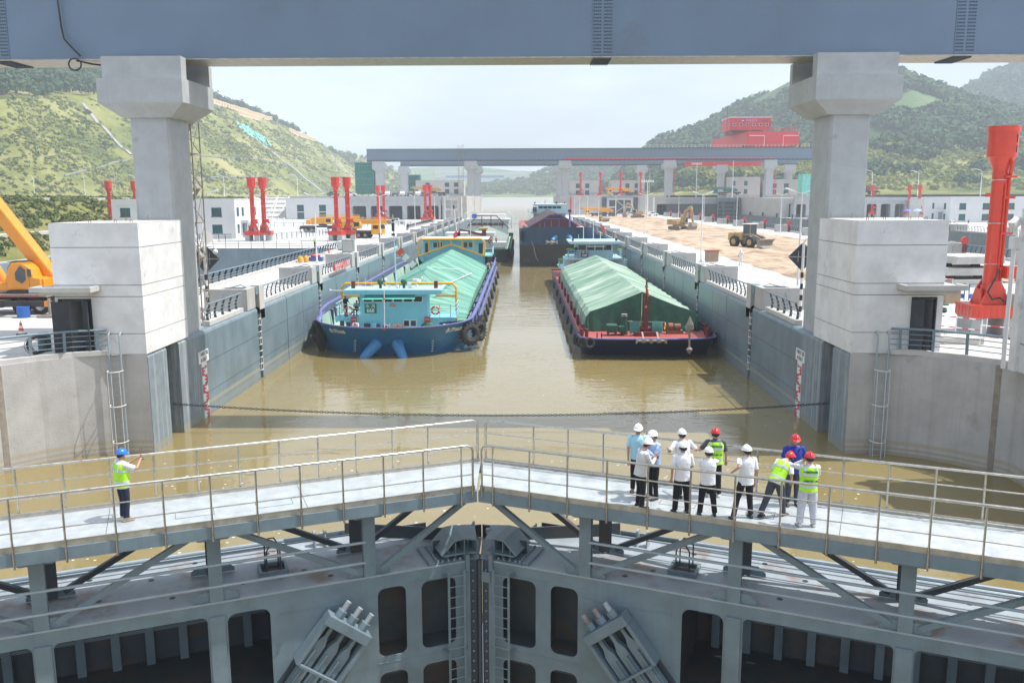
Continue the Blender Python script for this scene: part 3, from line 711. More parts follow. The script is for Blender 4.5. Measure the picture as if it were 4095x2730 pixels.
    rg = N(); [rg.cyl((.5, -.18, z), (.95, -.18, z), .014, n=6) for z in np.arange(-5.2, 2.45, .3)]
    O(rg, 'ladder_rung', 'rail_paint')
    br = N()
    for z in (2.35, .15, -2): [br.bar((u, -.2, z), (u+(.12 if u > .7 else -.08), 0, z), .1, .012) for u in (.5, .95)]
    O(br, 'ladder_bracket', 'gate_steel')
    # diagonal tie anchor with three threaded rods
    D = Vector((.62, 0, -.785)).normalized()       # along the tie, downwards and outwards
    Aq = Vector((.785, 0, .62))                     # across
    c0 = Vector((3.75, 0, 1.55))
    def P(a, q, v): r_ = c0 + D*a + Aq*q; return (r_.x, v, r_.z)
    def blk(a0, a1, q0, q1, v0, v1):
        b = N(); b.add([P(a0,q0,v0),P(a1,q0,v0),P(a1,q1,v0),P(a0,q1,v0),P(a0,q0,v1),P(a1,q0,v1),P(a1,q1,v1),P(a0,q1,v1)], [(0,3,2,1),(4,5,6,7),(0,1,5,4),(1,2,6,5),(2,3,7,6),(3,0,4,7)]); return b
    O(blk(-.06, .22, -.72, .62, -.5, -.03), 'anchor_head', 'gate_steel', bevel=.02)
    O(blk(.22, 1.42, -.72, -.62, -.46, -.03), 'anchor_cheek', 'gate_steel'); O(blk(.22, 1.42, .52, .62, -.46, -.03), 'anchor_cheek', 'gate_steel')
    O(blk(1.36, 1.42, -.62, .52, -.52, -.40), 'anchor_strap', 'gate_steel')
    O(blk(.22, 4.8, -.66, .56, -.03, -.004), 'anchor_back_plate', 'gate_shaded_steel')
    for q in (-.42, -.05, .32):
        O(N().cyl(P(-.52, q, -.27), P(-.05, q, -.27), .075, n=14), 'threaded_rod', 'gate_plate', smooth=True)
        O(N().cyl(P(-.26, q, -.27), P(-.07, q, -.27), .135, n=6), 'nut', 'gate_steel')
        rr = []
        for a, hw in ((.2, .05), (.5, .05), (.72, .14), (6.5, .14)): rr.append([P(a, q-hw, -.34), P(a, q+hw, -.34), P(a, q+hw, -.16), P(a, q-hw, -.16)])
        O(N().loft(rr), 'tie_bar', 'gate_steel')
        O(blk(.9, 2.0, q+.05, q+.09, -.42, -.33), 'tie_rib', 'gate_steel')
    # walkway support: posts, gussets, braces, pipes
    us = [3.05+3.83*k for k in range(5)]
    for v in (-.0, 1.74):
        for k, u in enumerate(us):
            po = N(); vv = v+.08
            po.box(u-.16, u+.16, vv-.09, vv-.07, 2.62, 4.46); po.box(u-.16, u+.16, vv+.07, vv+.09, 2.62, 4.46); po.box(u-.012, u+.012, vv-.07, vv+.07, 2.62, 4.46)
            O(po, 'walkway_post', 'gate_steel' if v < 1 else 'gate_shaded_steel')
            for z, dz in ((2.62, 1), (4.46, -1)):
                for d in (-1, 1):
                    O(N().prism([(u+d*.16, z), (u+d*.55, z), (u+d*.55, z+dz*.1), (u+d*.35, z+dz*.26), (u+d*.16, z+dz*.26)], 'y', vv-.03, vv-.01), 'gusset', 'gate_steel')
        for k in range(5):
            if k == 0: a, e = (us[0]-.3, 2.75), (.25, 4.4)
            elif k % 2 == 1: a, e = (us[k-1]+.3, 2.75), (us[k]-.4, 4.4)
            else: a, e = (us[k-1]+.4, 4.4), (us[k]-.3, 2.75)
            O(N().bar((a[0], v+.08, a[1]), (e[0], v+.08, e[1]), .14, .14), 'diagonal_brace', 'gate_steel' if v < 1 else 'gate_shaded_steel')
    for z in (3.02, 3.58):
        O(N().tube([(us[0]+.1, .02, z), (18.2, .02, z)], .04, 8), 'side_pipe', 'pipe_grey')
        O(N().tube([(us[0]+.1, 1.95, z+.05), (18.2, 1.95, z+.05)], .03, 8), 'side_pipe', 'pipe_grey')
    # ---- walkway
    wk = thing('gate_walkway', 'pale plated walkway with toe boards on top of the %s gate leaf' % w_, 'walkway', (side*8, 18.9, 4.8))
    uA = lambda v: .04 + (-v)*0 + (v*ST/CT*-1 if False else 0)
    def inner(v): return .03 - v*math.tan(R(22.5))    # meets the centre line x = 0
    dk = N(); pl = [(inner(-.5)+.008, -.5), (18.6, -.5), (18.6, 1.76), (inner(1.76)+.008, 1.76)]
    dk.add([(u, v, 4.8) for u, v in pl]+[(u, v, 4.76) for u, v in pl], [(0,1,2,3), (7,6,5,4), (0,1,5,4), (1,2,6,5), (2,3,7,6), (3,0,4,7)])
    O(dk, 'deck', 'deck_plate', wk)
    se = N()
    for u in (4.6, 9.2, 13.8): se.box(u, u+.012, -.45, 1.7, 4.801, 4.805)
    for u in (4.9, 6.8): se.box(u, u+.9, .25, .258, 4.801, 4.806); se.box(u, u+.9, .75, .758, 4.801, 4.806); se.box(u, u+.01, .258, .75, 4.801, 4.806); se.box(u+.89, u+.9, .258, .75, 4.801, 4.806)
    O(se, 'deck_joint', 'rail_dark', wk)
    for v in (-.5, 1.76):
        O(N().bar((inner(v)+.01, v, 4.62), (18.6, v, 4.62), .10, .30), 'edge_beam', 'gate_steel', wk)
        O(N().bar((inner(v)+.04, v+(.0 if v < 0 else 0), 4.84), (18.6, v, 4.84), .03, .16), 'toe_board', 'stainless_dull', wk)
    for k, u in enumerate(us): O(N().box(u-.1, u+.1, -.45, 1.7, 4.46, 4.75), 'cross_beam', 'gate_shaded_steel', wk)
    # ---- railings, each a thing of its own
    nearp = [.68+1.035*k for k in range(18)]
    for v, nm in ((-.56, 'near'), (1.82, 'far')):
        rl = thing('walkway_railing', 'stainless steel railing along the %s edge of the %s gate walkway' % (nm, w_), 'railing', (side*8, 18.9, 4.8))
        ui = inner(v)+.1; zt = 6.05
        a = N(); a.tube([(ui, v, 4.62), (ui, v, zt-.16), (ui+.05, v, zt-.05), (ui+.16, v, zt), (18.4, v, zt)], .032, 10)
        O(a, 'top_rail', 'stainless', rl, smooth=True)
        for z in (5.65, 5.25): O(N().tube([(ui, v, z), (18.4, v, z)], .017, 8), 'lower_rail', 'stainless', rl, smooth=True)
        off = 0 if v < 0 else .2
        for u in nearp:
            u += off
            O(N().cyl((u, v-.02 if v < 0 else v, 4.42), (u, v, zt), .026, n=8), 'post', 'stainless', rl, smooth=True)
    return t
build_gate(-1, 'left'); build_gate(1, 'right')
gl = [o for o in COL.objects if o.name == 'mitre_gate_leaf'][0]; B().box(-.035, .035, 22.43, 22.9, -5.5, 2.58).obj('mitre_seal', 'rivet_steel', gl, world=True)
# near abutments where the leaves hinge
for s, w_ in ((-1, 'left'), (1, 'right')):
    tag(B().box(*sorted((s*17, s*23.2)), -60, 12.6, -8, 4.98).obj('hinge_abutment', 'stained_concrete'), 'plain concrete abutment beyond the hinge of the %s gate leaf' % w_, 'wall')
# chain across the chamber
ch = thing('safety_chain', 'black iron chain hanging across the chamber in front of the boats', 'chain', (0, 44.9, 1))
pts = []
for k in range(241):
    x = -17.5+35*k/240; pts.append(Vector((x, 44.9, .93+.65*(x/17.5)**2)))
b = B()
for k in range(240):
    a, e = pts[k], pts[k+1]; d = (e-a); m_ = (a+e)/2; d.normalize(); s_ = Vector((0,1,0)) if k % 2 else d.cross(Vector((0,1,0)))
    L_, w = .10, .045
    b.tube([m_+d*L_*c_+s_*w*q for c_, q in ((-1,.4),(-.6,1),(.6,1),(1,.4),(1,-.4),(.6,-1),(-.6,-1),(-1,-.4))], .018, 4, True)
tag(b.obj('chain_links', 'black_steel', ch, world=True))
# floating rubbish
lit = thing('floating_bag', 'crumpled white and blue plastic bag floating beside the right wall', 'rubbish', (12.2, 34.2, .02))
b = B(); b.add([(-.45,-.2,.01),(.1,-.3,.06),(.6,-.1,.02),(.3,.2,.10),(-.3,.25,.05)], [(0,1,3),(0,3,4),(1,2,3)]); b.obj('film', 'sign_white', lit); 
B().add([(-.2,-.15,.07),(.1,-.2,.09),(.15,.0,.11),(-.25,.1,.08)], [(0,1,2,3)]).obj('print', 'purple_paint', lit)
for k, (x, y, c_) in enumerate(((1.2, 27.6, 'crumpled brown and yellow snack wrapper'), (2.0, 26.6, 'crushed green and white bottle'))):
    b = B(); b.ball((0,0,0), .1, sq=(1.4, .8, .5)); o = b.obj('floating_litter', 'yellow_dusty' if k == 0 else 'tarp_pale'); o.location = (x, y, .02); tag(o, c_+' floating behind the mitre gate', 'litter')
fk = []; rng = random.Random(5)
b = B()
for k in range(420):
    x = rng.uniform(-16, 16); y = rng.uniform(25, 40) if rng.random() < .8 else rng.uniform(25, 60); r = rng.uniform(.012, .05)
    if abs(x) > 0: y = max(y, 25.5-.2*abs(x)+1)
    a0 = rng.random()*6; b.add([(x+r*math.cos(a0+a)*1.6, y+r*math.sin(a0+a), .006) for a in (0, 1.2, 2.5, 3.8, 5)], [(0,1,2,3,4)])
o = b.obj('foam_flecks', 'sign_white'); tag(o, 'pale foam flecks and leaves drifting on the brown water', 'foam', kind='stuff')
# ------------------------------------------------------------------ columns, towers, overhead girder
for s, w_ in ((-1, 'left'), (1, 'right')):
    t = thing('crane_bridge_column', 'tall grey concrete column with a U-shaped head, %s of the chamber near the gate' % w_, 'column', (s*18.33, 47.7, 5))
    b = B(); c_ = .12
    x0, x1, y0, y1 = 17.3, 19.37, 46.32, 49.15
    b.prism([(s*(x0+c_), y0), (s*(x1-c_), y0), (s*x1, y0+c_), (s*x1, y1-c_), (s*(x1-c_), y1), (s*(x0+c_), y1), (s*x0, y1-c_), (s*x0, y0+c_)], 'z', 4.9, 16.7)
    b.obj('shaft', 'column_concrete', t, world=True)
    ax0, ax1, ay0, ay1 = 16.15, 20.55, 45.45, 50.0
    cap = B()
    sq = lambda a, e, c, d, z: [(s*a, c, z), (s*e, c, z), (s*e, d, z), (s*a, d, z)]
    cap.loft([sq(x0-.25, x1+.25, y0-.25, y1+.25, 16.6), sq(ax0, ax1, ay0, ay1, 17.3), sq(ax0, ax1, ay0, ay1, 18.5)])
    cap.obj('column_head', 'column_concrete', t, world=True)
    rim = B(); rim.box(*sorted((s*(ax0+.10), s*(ax1-.2))), 45.72, 46.45, 18.497, 19.62)
    rim.obj('front_seat_wall', 'column_concrete', t, world=True)
    rm = B(); rm.box(*sorted((s*(ax0), s*(ax1-.1))), 49.5, 49.95, 18.497, 19.62); rm.obj('rear_seat_wall', 'column_concrete', t, world=True)
    B().box(*sorted((s*17.2, s*19.4)), 46.9, 48.9, 18.49, 19.30).obj('bearing_plinth', 'groove_dark', t, world=True)
    # white tower room
    t = thing('gate_control_tower', 'square white rendered tower room with a dark door beside the %s end of the gate' % w_, 'building', (s*19.1, 43.7, 5))
    X0, X1 = 17.0, 21.25
    def ring(z): return [(s*X0, 41.0, z), (s*X1, 41.0, z), (s*X1, 46.3, z), (s*X0, 46.3, z)]
    zs = [(5.0, 5.985), (6.015, 7.785), (7.815, 8.335), (8.365, 10.135), (10.165, 11.28)]
    dx = (19.5, 21.1) if s < 0 else (19.75, 20.95)
    b = B()
    for z0, z1 in zs:
        if z0 < 7.7:   # leave the door opening in the front wall
            za, zb = max(z0, 5.0), min(z1, 7.7)
            for a, e in ((X0, dx[0]), (dx[1], X1)): b.box(*sorted((s*a, s*e)), 41.0, 41.2, z0, z1 if z1 < 7.7 else 7.7)
            b.box(*sorted((s*X0, s*(X0+.2))), 41.2, 46.3, z0, min(z1, 7.7)); b.box(*sorted((s*(X1-.2), s*X1)), 41.2, 45.4, z0, min(z1, 7.7))
            b.box(*sorted((s*(X1-.2), s*X1)), 45.4, 46.3, z0, min(z1, 7.7)); b.box(*sorted((s*(X0+.2), s*(X1-.2))), 46.1, 46.3, z0, min(z1, 7.7))
            if z1 > 7.7: b.box(*sorted((s*X0, s*X1)), 41.0, 46.3, 7.70, z1)
        else: b.box(*sorted((s*X0, s*X1)), 41.0, 46.3, z0, z1)
    b.obj('wall', 'white_render', t, world=True)
    gq = B()
    for a, e in zip(zs, zs[1:]): 
        if a[1] > 7.7: gq.box(*sorted((s*(X0+.02), s*(X1-.02))), 41.02, 46.28, a[1]-.001, e[0]+.001)
        else:
            gq.box(*sorted((s*(X0+.02), s*dx[0])), 41.02, 41.18, a[1]-.001, e[0]+.001); gq.box(*sorted((s*(X0+.02), s*(X0+.18))), 41.2, 46.28, a[1]-.001, e[0]+.001); gq.box(*sorted((s*dx[1], s*(X1-.02))), 41.02, 41.18, a[1]-.001, e[0]+.001)
    gq.obj('render_groove', 'groove_dark', t, world=True)
    B().box(*sorted((s*X0, s*X1)), 41.0, 46.3, 11.281, 11.30).obj('roof', 'pale_concrete', t, world=True)
    lp = B()
    for k in range(4):
        x = s*(17.6+k*1.0); lp.tube([(x, 41.6+.5*(k % 2), 11.28), (x, 41.6+.5*(k % 2), 11.42), (x+.05, 41.6+.5*(k % 2), 11.45), (x+.1, 41.6+.5*(k % 2), 11.42), (x+.1, 41.6+.5*(k % 2), 11.28)], .015, 5)
    for k in range(6): lp.cyl((s*(17.3+.75*k), 45.6-.9*(k % 3), 11.2), (s*(17.33+.75*k), 45.6-.9*(k % 3), 11.62), .01, n=4)
    lp.obj('lifting_loop', 'brown_rust', t, world=True)
    cp = B(); cp.box(*sorted((s*19.0, s*21.9)), 40.0, 42.2, 8.10, 8.26); cp.box(*sorted((s*19.25, s*21.6)), 40.25, 41.99, 7.93, 8.098)
    # raised lip of the canopy
    cp.box(*sorted((s*19.0, s*19.15)), 40.0, 41.0, 8.26, 8.34); cp.box(*sorted((s*19.15, s*21.75)), 40.0, 40.15, 8.26, 8.34); cp.box(*sorted((s*21.75, s*21.9)), 40.0, 41.0, 8.26, 8.34)
    cp.obj('canopy', 'pale_concrete', t, world=True)
    fr = B(); fr.box(*sorted((s*dx[0], s*(dx[0]+.06))), 40.97, 41.22, 5.0, 7.66); fr.box(*sorted((s*(dx[1]-.06), s*dx[1])), 40.97, 41.22, 5.0, 7.66); fr.box(*sorted((s*dx[0], s*dx[1])), 40.97, 41.22, 7.6, 7.66)
    fr.obj('door_frame', 'dark_door', t, world=True)
    if s < 0:
        B().cb((s*20.85, 40.65, 6.3), (.06, .75, 2.6), rz=R(-62)).obj('door', 'dark_door', t, world=True)
        B().cb((s*19.72, 40.78, 6.3), (.06, .5, 2.6), rz=R(52)).obj('door', 'dark_door', t, world=True)
    else:
        B().cb((s*20.05, 40.93, 6.3), (.62, .05, 2.56)).obj('door', 'dark_door', t, world=True)
    B().box(*sorted((s*(X0+.3), s*(X1-.3))), 41.3, 46, 5.0, 5.02).obj('floor', 'groove_dark', t, world=True)
    B().box(*sorted((s*(X0+.21), s*(X1-.21))), 43.2, 43.3, 5.02, 7.69).obj('added_dark_partition', 'barrel_teal' if s < 0 else 'dark_door', t, world=True)  # dark partition added across the room to keep the doorway dark

# overhead girder, closest to the camera
G = thing('crane_bridge_girder', 'huge blue grey steel box girder spanning across the top of the view', 'girder', (0, 47.9, 19.6))
b = B(); b.box(-62, 62, 46.75, 49.15, 19.64, 24.4); b.obj('box_section', 'girder_steel', G, world=True)
B().box(-62, 62, 46.6, 49.3, 24.4, 24.5).obj('top_flange', 'girder_steel', G, world=True)
B().box(-62, 62, 46.68, 49.22, 19.58, 19.635).obj('bottom_flange', 'stainless_dull', G, world=True)
for x in (-26.1, 5.4, 24.1):
    sp = B(); sp.box(x-.52, x+.52, 46.715, 46.745, 19.7, 24.3); sp.obj('splice_plate', 'girder_steel', G, world=True)
    rv = B()
    for z in np.arange(19.85, 24.2, .17):
        for k in range(9):
            if k == 4: continue
            xx = x-.44+k*.11; rv.add([(xx-.03, 46.69, z-.03), (xx+.03, 46.69, z-.03), (xx+.03, 46.69, z+.03), (xx-.03, 46.69, z+.03), (xx-.035, 46.715, z-.035), (xx+.035, 46.715, z-.035), (xx+.035, 46.715, z+.035), (xx-.035, 46.715, z+.035)], [(0,1,2,3),(0,4,5,1),(1,5,6,2),(2,6,7,3),(3,7,4,0)])
    rv.obj('rivet', 'rivet_steel', G, world=True)['kind'] = 'stuff'
    lw = B()
    for y in np.arange(46.9, 49.1, .17):
        for k in range(9): lw.box(x-.46+k*.11, x-.40+k*.11, y-.03, y+.03, 19.50, 19.578)
    lw.obj('rivet', 'rivet_steel', G, world=True)['kind'] = 'stuff'
c = B(); c.tube([(-22.9, 46.6, 24.6), (-22.75, 46.55, 23.0), (-22.65, 46.55, 21.2), (-22.55, 46.55, 20.6), (-22.0, 46.5, 20.0), (-21.75, 46.5, 19.75)], .045, 8)
c.tube([(-22.05+.33*math.cos(a), 46.45, 19.33+.3*math.sin(a)) for a in np.linspace(.5, 6.6, 16)], .04, 8)
c.tube([(-22.1, 46.7, 19.56), (-21.5, 47.2, 19.45), (-20.5, 48, 19.4)], .045, 8)
tag(c.obj('hanging_cable', 'black_rubber', smooth=True), 'black electric cable looping below the left part of the overhead girder', 'cable')
# red banner on the left railing
t = thing('red_banner', 'red cloth banner with white writing tied to the left lock wall railing', 'banner', (-16.68, 86, 5.8)); b = B(); n_ = 20
b.add([(-16.70-.04*math.sin(i*1.7), 82+8*i/n_, z) for z in (5.5, 6.15) for i in range(n_+1)], [(i, i+1, n_+2+i, n_+1+i) for i in range(n_)]); b.obj('cloth', 'sign_red', t, world=True)
text('安全生产 人人有责', .62, 'letter_white', t, (-16.62, 86, 5.83), Matrix.Rotation(R(90), 4, 'Z') @ Matrix.Rotation(R(90), 4, 'X'), world=True, sx=1.4)
# lattice climbing tower behind the left column
def lattice(loc, w, h, label, m='dusty_steel', group=None):
    t = thing('lattice_stair_tower', label, 'scaffold tower', loc, group=group)
    p = B()
    for x in (-w/2, w/2):
        for y in (-w/2, w/2): p.bar((x, y, 0), (x, y, h), .06, .06)
    p.obj('corner_post', m, t)
    q = B(); z = 0; k = 0
    while z < h-1.9:
        for (a, e) in (((-1,-1),(1,-1)), ((1,-1),(1,1)), ((1,1),(-1,1)), ((-1,1),(-1,-1))):
            q.bar((a[0]*w/2, a[1]*w/2, z), (e[0]*w/2, e[1]*w/2, z), .05, .05); q.bar((a[0]*w/2, a[1]*w/2, z), (e[0]*w/2, e[1]*w/2, z+2), .04, .04)
        q.bar((-w/2 if k % 2 else w/2, 0, z), (w/2 if k % 2 else -w/2, 0, z+2), .5, .05); z += 2; k += 1
    q.obj('bracing', m, t); return t
lattice((-18.4, 51.2, 5), 1.3, 12.5, 'dark steel lattice stair tower standing behind the left concrete column')
# signal board and loudspeakers beside the columns
for s, x, y in ((-1, -18.3, 53.0), (1, 18.55, 53.5)):
    t = thing('signal_post', 'black and white striped post with a diamond board behind the %s column' % ('left' if s < 0 else 'right'), 'signal post', (x, y, 5))
    for k in range(8): B().cyl((0, 0, k*.35), (0, 0, k*.35+.35), .09).obj('stripe', 'black_steel' if k % 2 else 'letter_white', t, smooth=True)
    B().cyl((0, 0, 2.8), (0, 0, 4.6), .09).obj('pole', 'white_paint', t, smooth=True)
    B().cb((0, -.12 if False else .12, 3.75), (1.25, .05, 1.25), ry=R(45)).obj('diamond_board', 'column_concrete' if False else 'groove_dark', t)
    f = B(); f.bar((-.85, .08, 3.75), (.85, .08, 3.75), .03, .05); f.bar((-.28, .06, 3.4), (-.28, .06, 4.1), .04, .02); f.bar((.28, .06, 3.4), (.28, .06, 4.1), .04, .02); f.obj('back_frame', 'stainless', t)
    if s < 0:
        for d in (-.32, .28): B().cyl((d, -.2, 5.05), (d*1.6, -.62, 5.1), .08, .36, 16).obj('horn_speaker', 'sign_white', t, smooth=True)
        B().cyl((0, 0, 4.6), (0, 0, 5.5), .07).obj('mast', 'white_paint', t)
        B().tube([(.1, 0, 4.5), (.7, -.1, 4.55), (.75, -.1, 4.3)], .04).obj('camera_arm', 'white_paint', t); B().ball((.72, -.1, 4.2), .16).obj('dome_camera', 'sign_white', t)
    else:
        B().tube([(0, 0, 4.6), (.15, 0, 4.85), (.6, 0, 4.9), (.9, .2, 4.9)], .06).obj('top_arm', 'white_paint', t)
# hydrant box beside the right housing, barriers
hb = thing('hydrant_box', 'pale grey fire hydrant box with red lettering beside the nearest right housing', 'hydrant box', (19.9, 57.4, 5))
B().box(0, 1.2, 0, .8, 0, 1.35).obj('box', 'box_concrete', hb, bevel=.02)
text('消火栓', .2, 'sign_red', hb, (.6, -.01, 1.0), FRONT, ext=.003); text('灭火器', .1, 'sign_red', hb, (.6, -.01, .6), FRONT, ext=.003)
# ------------------------------------------------------------------ people
def skinmesh(name, pts, edges, rad, m, parent, root=0, sub=1):
    me = bpy.data.meshes.new(name); bm = bmesh.new(); sl = bm.verts.layers.skin.verify()
    vs = []
    for i, p in enumerate(pts):
        v = bm.verts.new(p); v[sl].radius = (rad[i], rad[i]); v[sl].use_root = (i == root); vs.append(v)
    for a, b in edges: bm.edges.new((vs[a], vs[b]))
    bm.to_mesh(me); bm.free(); me.materials.append(MATS[m])
    o = bpy.data.objects.new(name, me); COL.objects.link(o); o.parent = parent
    o.modifiers.new('skin', 'SKIN').use_smooth_shade = True
    s = o.modifiers.new('subdivision', 'SUBSURF'); s.levels = sub; s.render_levels = sub
    # bake so that copies stay light
    dg = bpy.context.evaluated_depsgraph_get(); me2 = bpy.data.meshes.new_from_object(o.evaluated_get(dg))
    o.modifiers.clear(); o.data = me2
    for p in me2.polygons: p.use_smooth = True
    return o
def ell(c, rx, ry, n=12, rot=None):
    pts = []
    for k in range(n):
        a = 2*PI*k/n; p = Vector((rx*math.cos(a), ry*math.sin(a), 0))
        if rot: p = rot @ p
        pts.append(Vector(c)+p)
    return pts
def person(label, loc, rz, top='cloth_white', legs='cloth_black', shoes='shoe_black', helmet=None, vest=None, sleeves='short', H=1.70,
           Lh=(-.24, .05, .78), Rh=(.24, .05, .78), Le=None, Re=None, Lf=(-.11, .0), Rf=(.11, .0), lean=0., look=0., headtilt=0., fingers=True, group=None, vtext=False,
           hair=True, hold=None, knees=.0, sit=0., bagstrap=False, lens=False, loose=1.):
    t = thing('person', label, 'person', loc, rz, group)
    k = H/1.70
    S = Vector
    hipz = .92-sit
    lv = math.sin(lean); lz = math.cos(lean)
    def up(d, x=0, y=0): return S((x, y*lz+d*lv, hipz+d*lz-y*lv))    # point d above the hips along the leaning trunk
    sh = {-1: up(.47, -.185), 1: up(.47, .185)}
    def elbow(s, hnd):
        a = sh[s]; h = S(hnd); d = h-a; L_ = d.length; L1, L2 = .29, .26
        if L_ > L1+L2-.01: h = a+d.normalized()*(L1+L2-.01); d = h-a; L_ = d.length
        x = (L1*L1-L2*L2+L_*L_)/(2*L_); hh = math.sqrt(max(0, L1*L1-x*x)); dn = d.normalized()
        w = S((s*.55, -.55, -.5)); w = (w-dn*w.dot(dn)).normalized()
        return a+dn*x+w*hh, h
    eL, hL = elbow(-1, Lh); eR, hR = elbow(1, Rh)
    if Le: eL = S(Le)
    if Re: eR = S(Re)
    if sit:
        kn = {-1: S((-.12, .42, hipz+.02)), 1: S((.12, .42, hipz+.02))}
        an = {-1: S((-.13, .40, .08)), 1: S((.13, .40, .08))}
    else:
        an = {-1: S((Lf[0], Lf[1], .08)), 1: S((Rf[0], Rf[1], .08))}
        kn = {}
        for s in (-1, 1): kn[s] = (S((s*.09, 0, hipz))*.48+an[s]*.52)+S((0, .03+knees, 0))
    nk = up(.55); hc = up(.66, 0, .02+headtilt*.25); 
    # body, one continuous skin
    pts = [S((0, 0, hipz)), up(.2), up(.42), nk, hc, hc+S((0, 0, .055)), sh[-1], eL, hL, sh[1], eR, hR, S((-.09, 0, hipz-.04)), kn[-1], an[-1], S((.09, 0, hipz-.04)), kn[1], an[1], an[-1]+S((0, .14, -.04)), an[1]+S((0, .14, -.04))]
    ed = [(0,1),(1,2),(2,3),(3,4),(4,5),(2,6),(6,7),(7,8),(2,9),(9,10),(10,11),(0,12),(12,13),(13,14),(0,15),(15,16),(16,17),(14,18),(17,19)]
    rd = [.10,.10,.11,.05,.078,.068,.055,.038,.026,.055,.038,.026,.075,.048,.034,.075,.048,.034,.03,.03]
    for s, hi, e_, h_ in ((-1, 8, eL, hL), (1, 11, eR, hR)):
        d = (h_-e_).normalized(); side = S((s, 0, 0)) if abs(d.x) < .9 else S((0, 1, 0)); side = (side-d*side.dot(d)).normalized(); fw = d.cross(side)
        pm = len(pts); pts.append(h_+d*.06); rd.append(.030); ed.append((hi, pm))
        if fingers:
            for q in range(4):
                o = side*(.027-.018*q); b0 = len(pts)
                l_ = (.055, .065, .062, .05)[q]
                pts += [h_+d*.095+o, h_+d*(.095+l_*.5)+o+fw*.012, h_+d*(.095+l_)+o+fw*.035]; rd += [.010, .009, .008]
                ed += [(pm, b0), (b0, b0+1), (b0+1, b0+2)]
            b0 = len(pts); pts += [h_+d*.05-side*(-.035)*-1*-1, h_+d*.085+side*.05+fw*.02]; rd += [.012, .010]; ed += [(pm, b0), (b0, b0+1)]
    if k != 1: pts = [p*k for p in pts]; rd = [r*k for r in rd]
    body = skinmesh('body', pts, ed, rd, 'skin', t)
    hr = Matrix.Rotation(look, 4, 'Z')
    def HP(x, y, z): return (hc+(hr @ S((x, y, z)))) * k
    if fingers:
        f = B(); f.ball(HP(0, .085, 0.0), .016, 6, 5, (.8, 1.1, 1.5)); f.ball(HP(.085, 0, .0), .02, 6, 5, (.5, .8, 1.4)); f.ball(HP(-.085, 0, .0), .02, 6, 5, (.5, .8, 1.4)); f.obj('face_feature', 'skin', body, smooth=True)
        for x in (-.03, .03): B().ball(HP(x, .078, .022), .009, 6, 5, (1.4, .5, .7)).obj('eye', 'hair', body)
        B().ball(HP(0, .078, -.045), .016, 6, 5, (1.5, .4, .35)).obj('mouth', 'dark_red', body)
    if hair:
        b = B(); rings = []
        for i in range(6):
            a = PI/2*i/5; r = .098*math.cos(a*.98); rings.append([HP(r*math.cos(q), r*math.sin(q)*(.72 if math.sin(q) > 0 else 1.08)-.012, .012+.095*math.sin(a)+(.035*max(0, math.sin(q)) - .05*max(0, -math.sin(q)))*(1-i/5)) for q in [2*PI*j/12 for j in range(12)]])
        b.loft(rings); b.obj('hair', 'hair', t, smooth=True)
    if helmet:
        b = B(); rings = []
        for i in range(7):
            a = PI/2*i/6; r = .118*math.cos(a*.97); rings.append([HP(r*math.cos(q)*.93, r*math.sin(q)*1.12, .045+.118*math.sin(a)) for q in [2*PI*j/16 for j in range(16)]])
        b.loft(rings)
        b.loft([[HP(.120*math.cos(q), .136*math.sin(q)+.045*max(0, math.sin(q)), .040-.012*math.sin(q)) for q in [2*PI*j/16 for j in range(16)]], [HP(.12*math.cos(q), .13*math.sin(q), .06) for q in [2*PI*j/16 for j in range(16)]]])
        b.tube([HP(0, .12, .085), HP(0, .08, .15), HP(0, 0, .175), HP(0, -.08, .15), HP(0, -.12, .085)], .014, 6)
        h = b.obj('helmet', helmet, t, smooth=True)
        B().tube([HP(-.09, .0, .02), HP(-.075, .02, -.05), HP(0, .05, -.10), HP(.075, .02, -.05), HP(.09, .0, .02)], .005, 4).obj('chin_strap', 'black_rubber', h)
    # trousers
    Lo = loose
    b = B(); b.loft([ell(up(.06)*k, .155*k, .115*k), ell(S((0, 0, hipz-.02))*k, .165*k, .125*k), ell(S((0, .0 if not sit else .04, hipz-.10))*k, .15*k, .12*k)])
    for s, i in ((-1, 12), (1, 15)):
        h0 = S((s*.082, 0, hipz-.02)); m1 = (h0*.5+kn[s]*.5); m2 = kn[s]*.5+an[s]*.5
        b.tube([p*k for p in (h0, m1, kn[s], m2, an[s]+S((0, 0, .01)))], [r*k*Lo for r in (.09, .088, .070, .062, .060)], 12)
    b.obj('trousers', legs, t, smooth=True)
    # shoes
    for s in (-1, 1):
        p = an[s]; b = B(); rg = []
        for y, w, h in ((-.08, .030, .05), (-.05, .042, .085), (.03, .045, .08), (.10, .048, .06), (.165, .04, .045), (.19, .02, .025)):
            x = p.x+s*.10*y; rg.append([S((x+w*math.cos(a), p.y+y, max(.004, (p.z-.08)+.5*h+.5*h*math.sin(a))))*k for a in [2*PI*j/8+PI/8 for j in range(8)]])
        b.loft(rg); b.obj('shoe', shoes, t, smooth=True)
    # shirt
    rot = Matrix.Rotation(-lean, 3, 'X')
    def trunk(g, z0=-.06, z1=.53):
        prof = [(z0, .182, .142), (.06, .172, .134), (.2, .172, .130), (.34, .190, .134), (.43, .195, .124), (.49, .155, .098), (z1, .07, .062)]
        return [ell(up(z)*k, (rx+g)*k, (ry+g)*k, 16, rot) for z, rx, ry in prof if z >= z0]
    b = B(); b.loft(trunk(.008, -.10 if Lo > 1 else -.06))
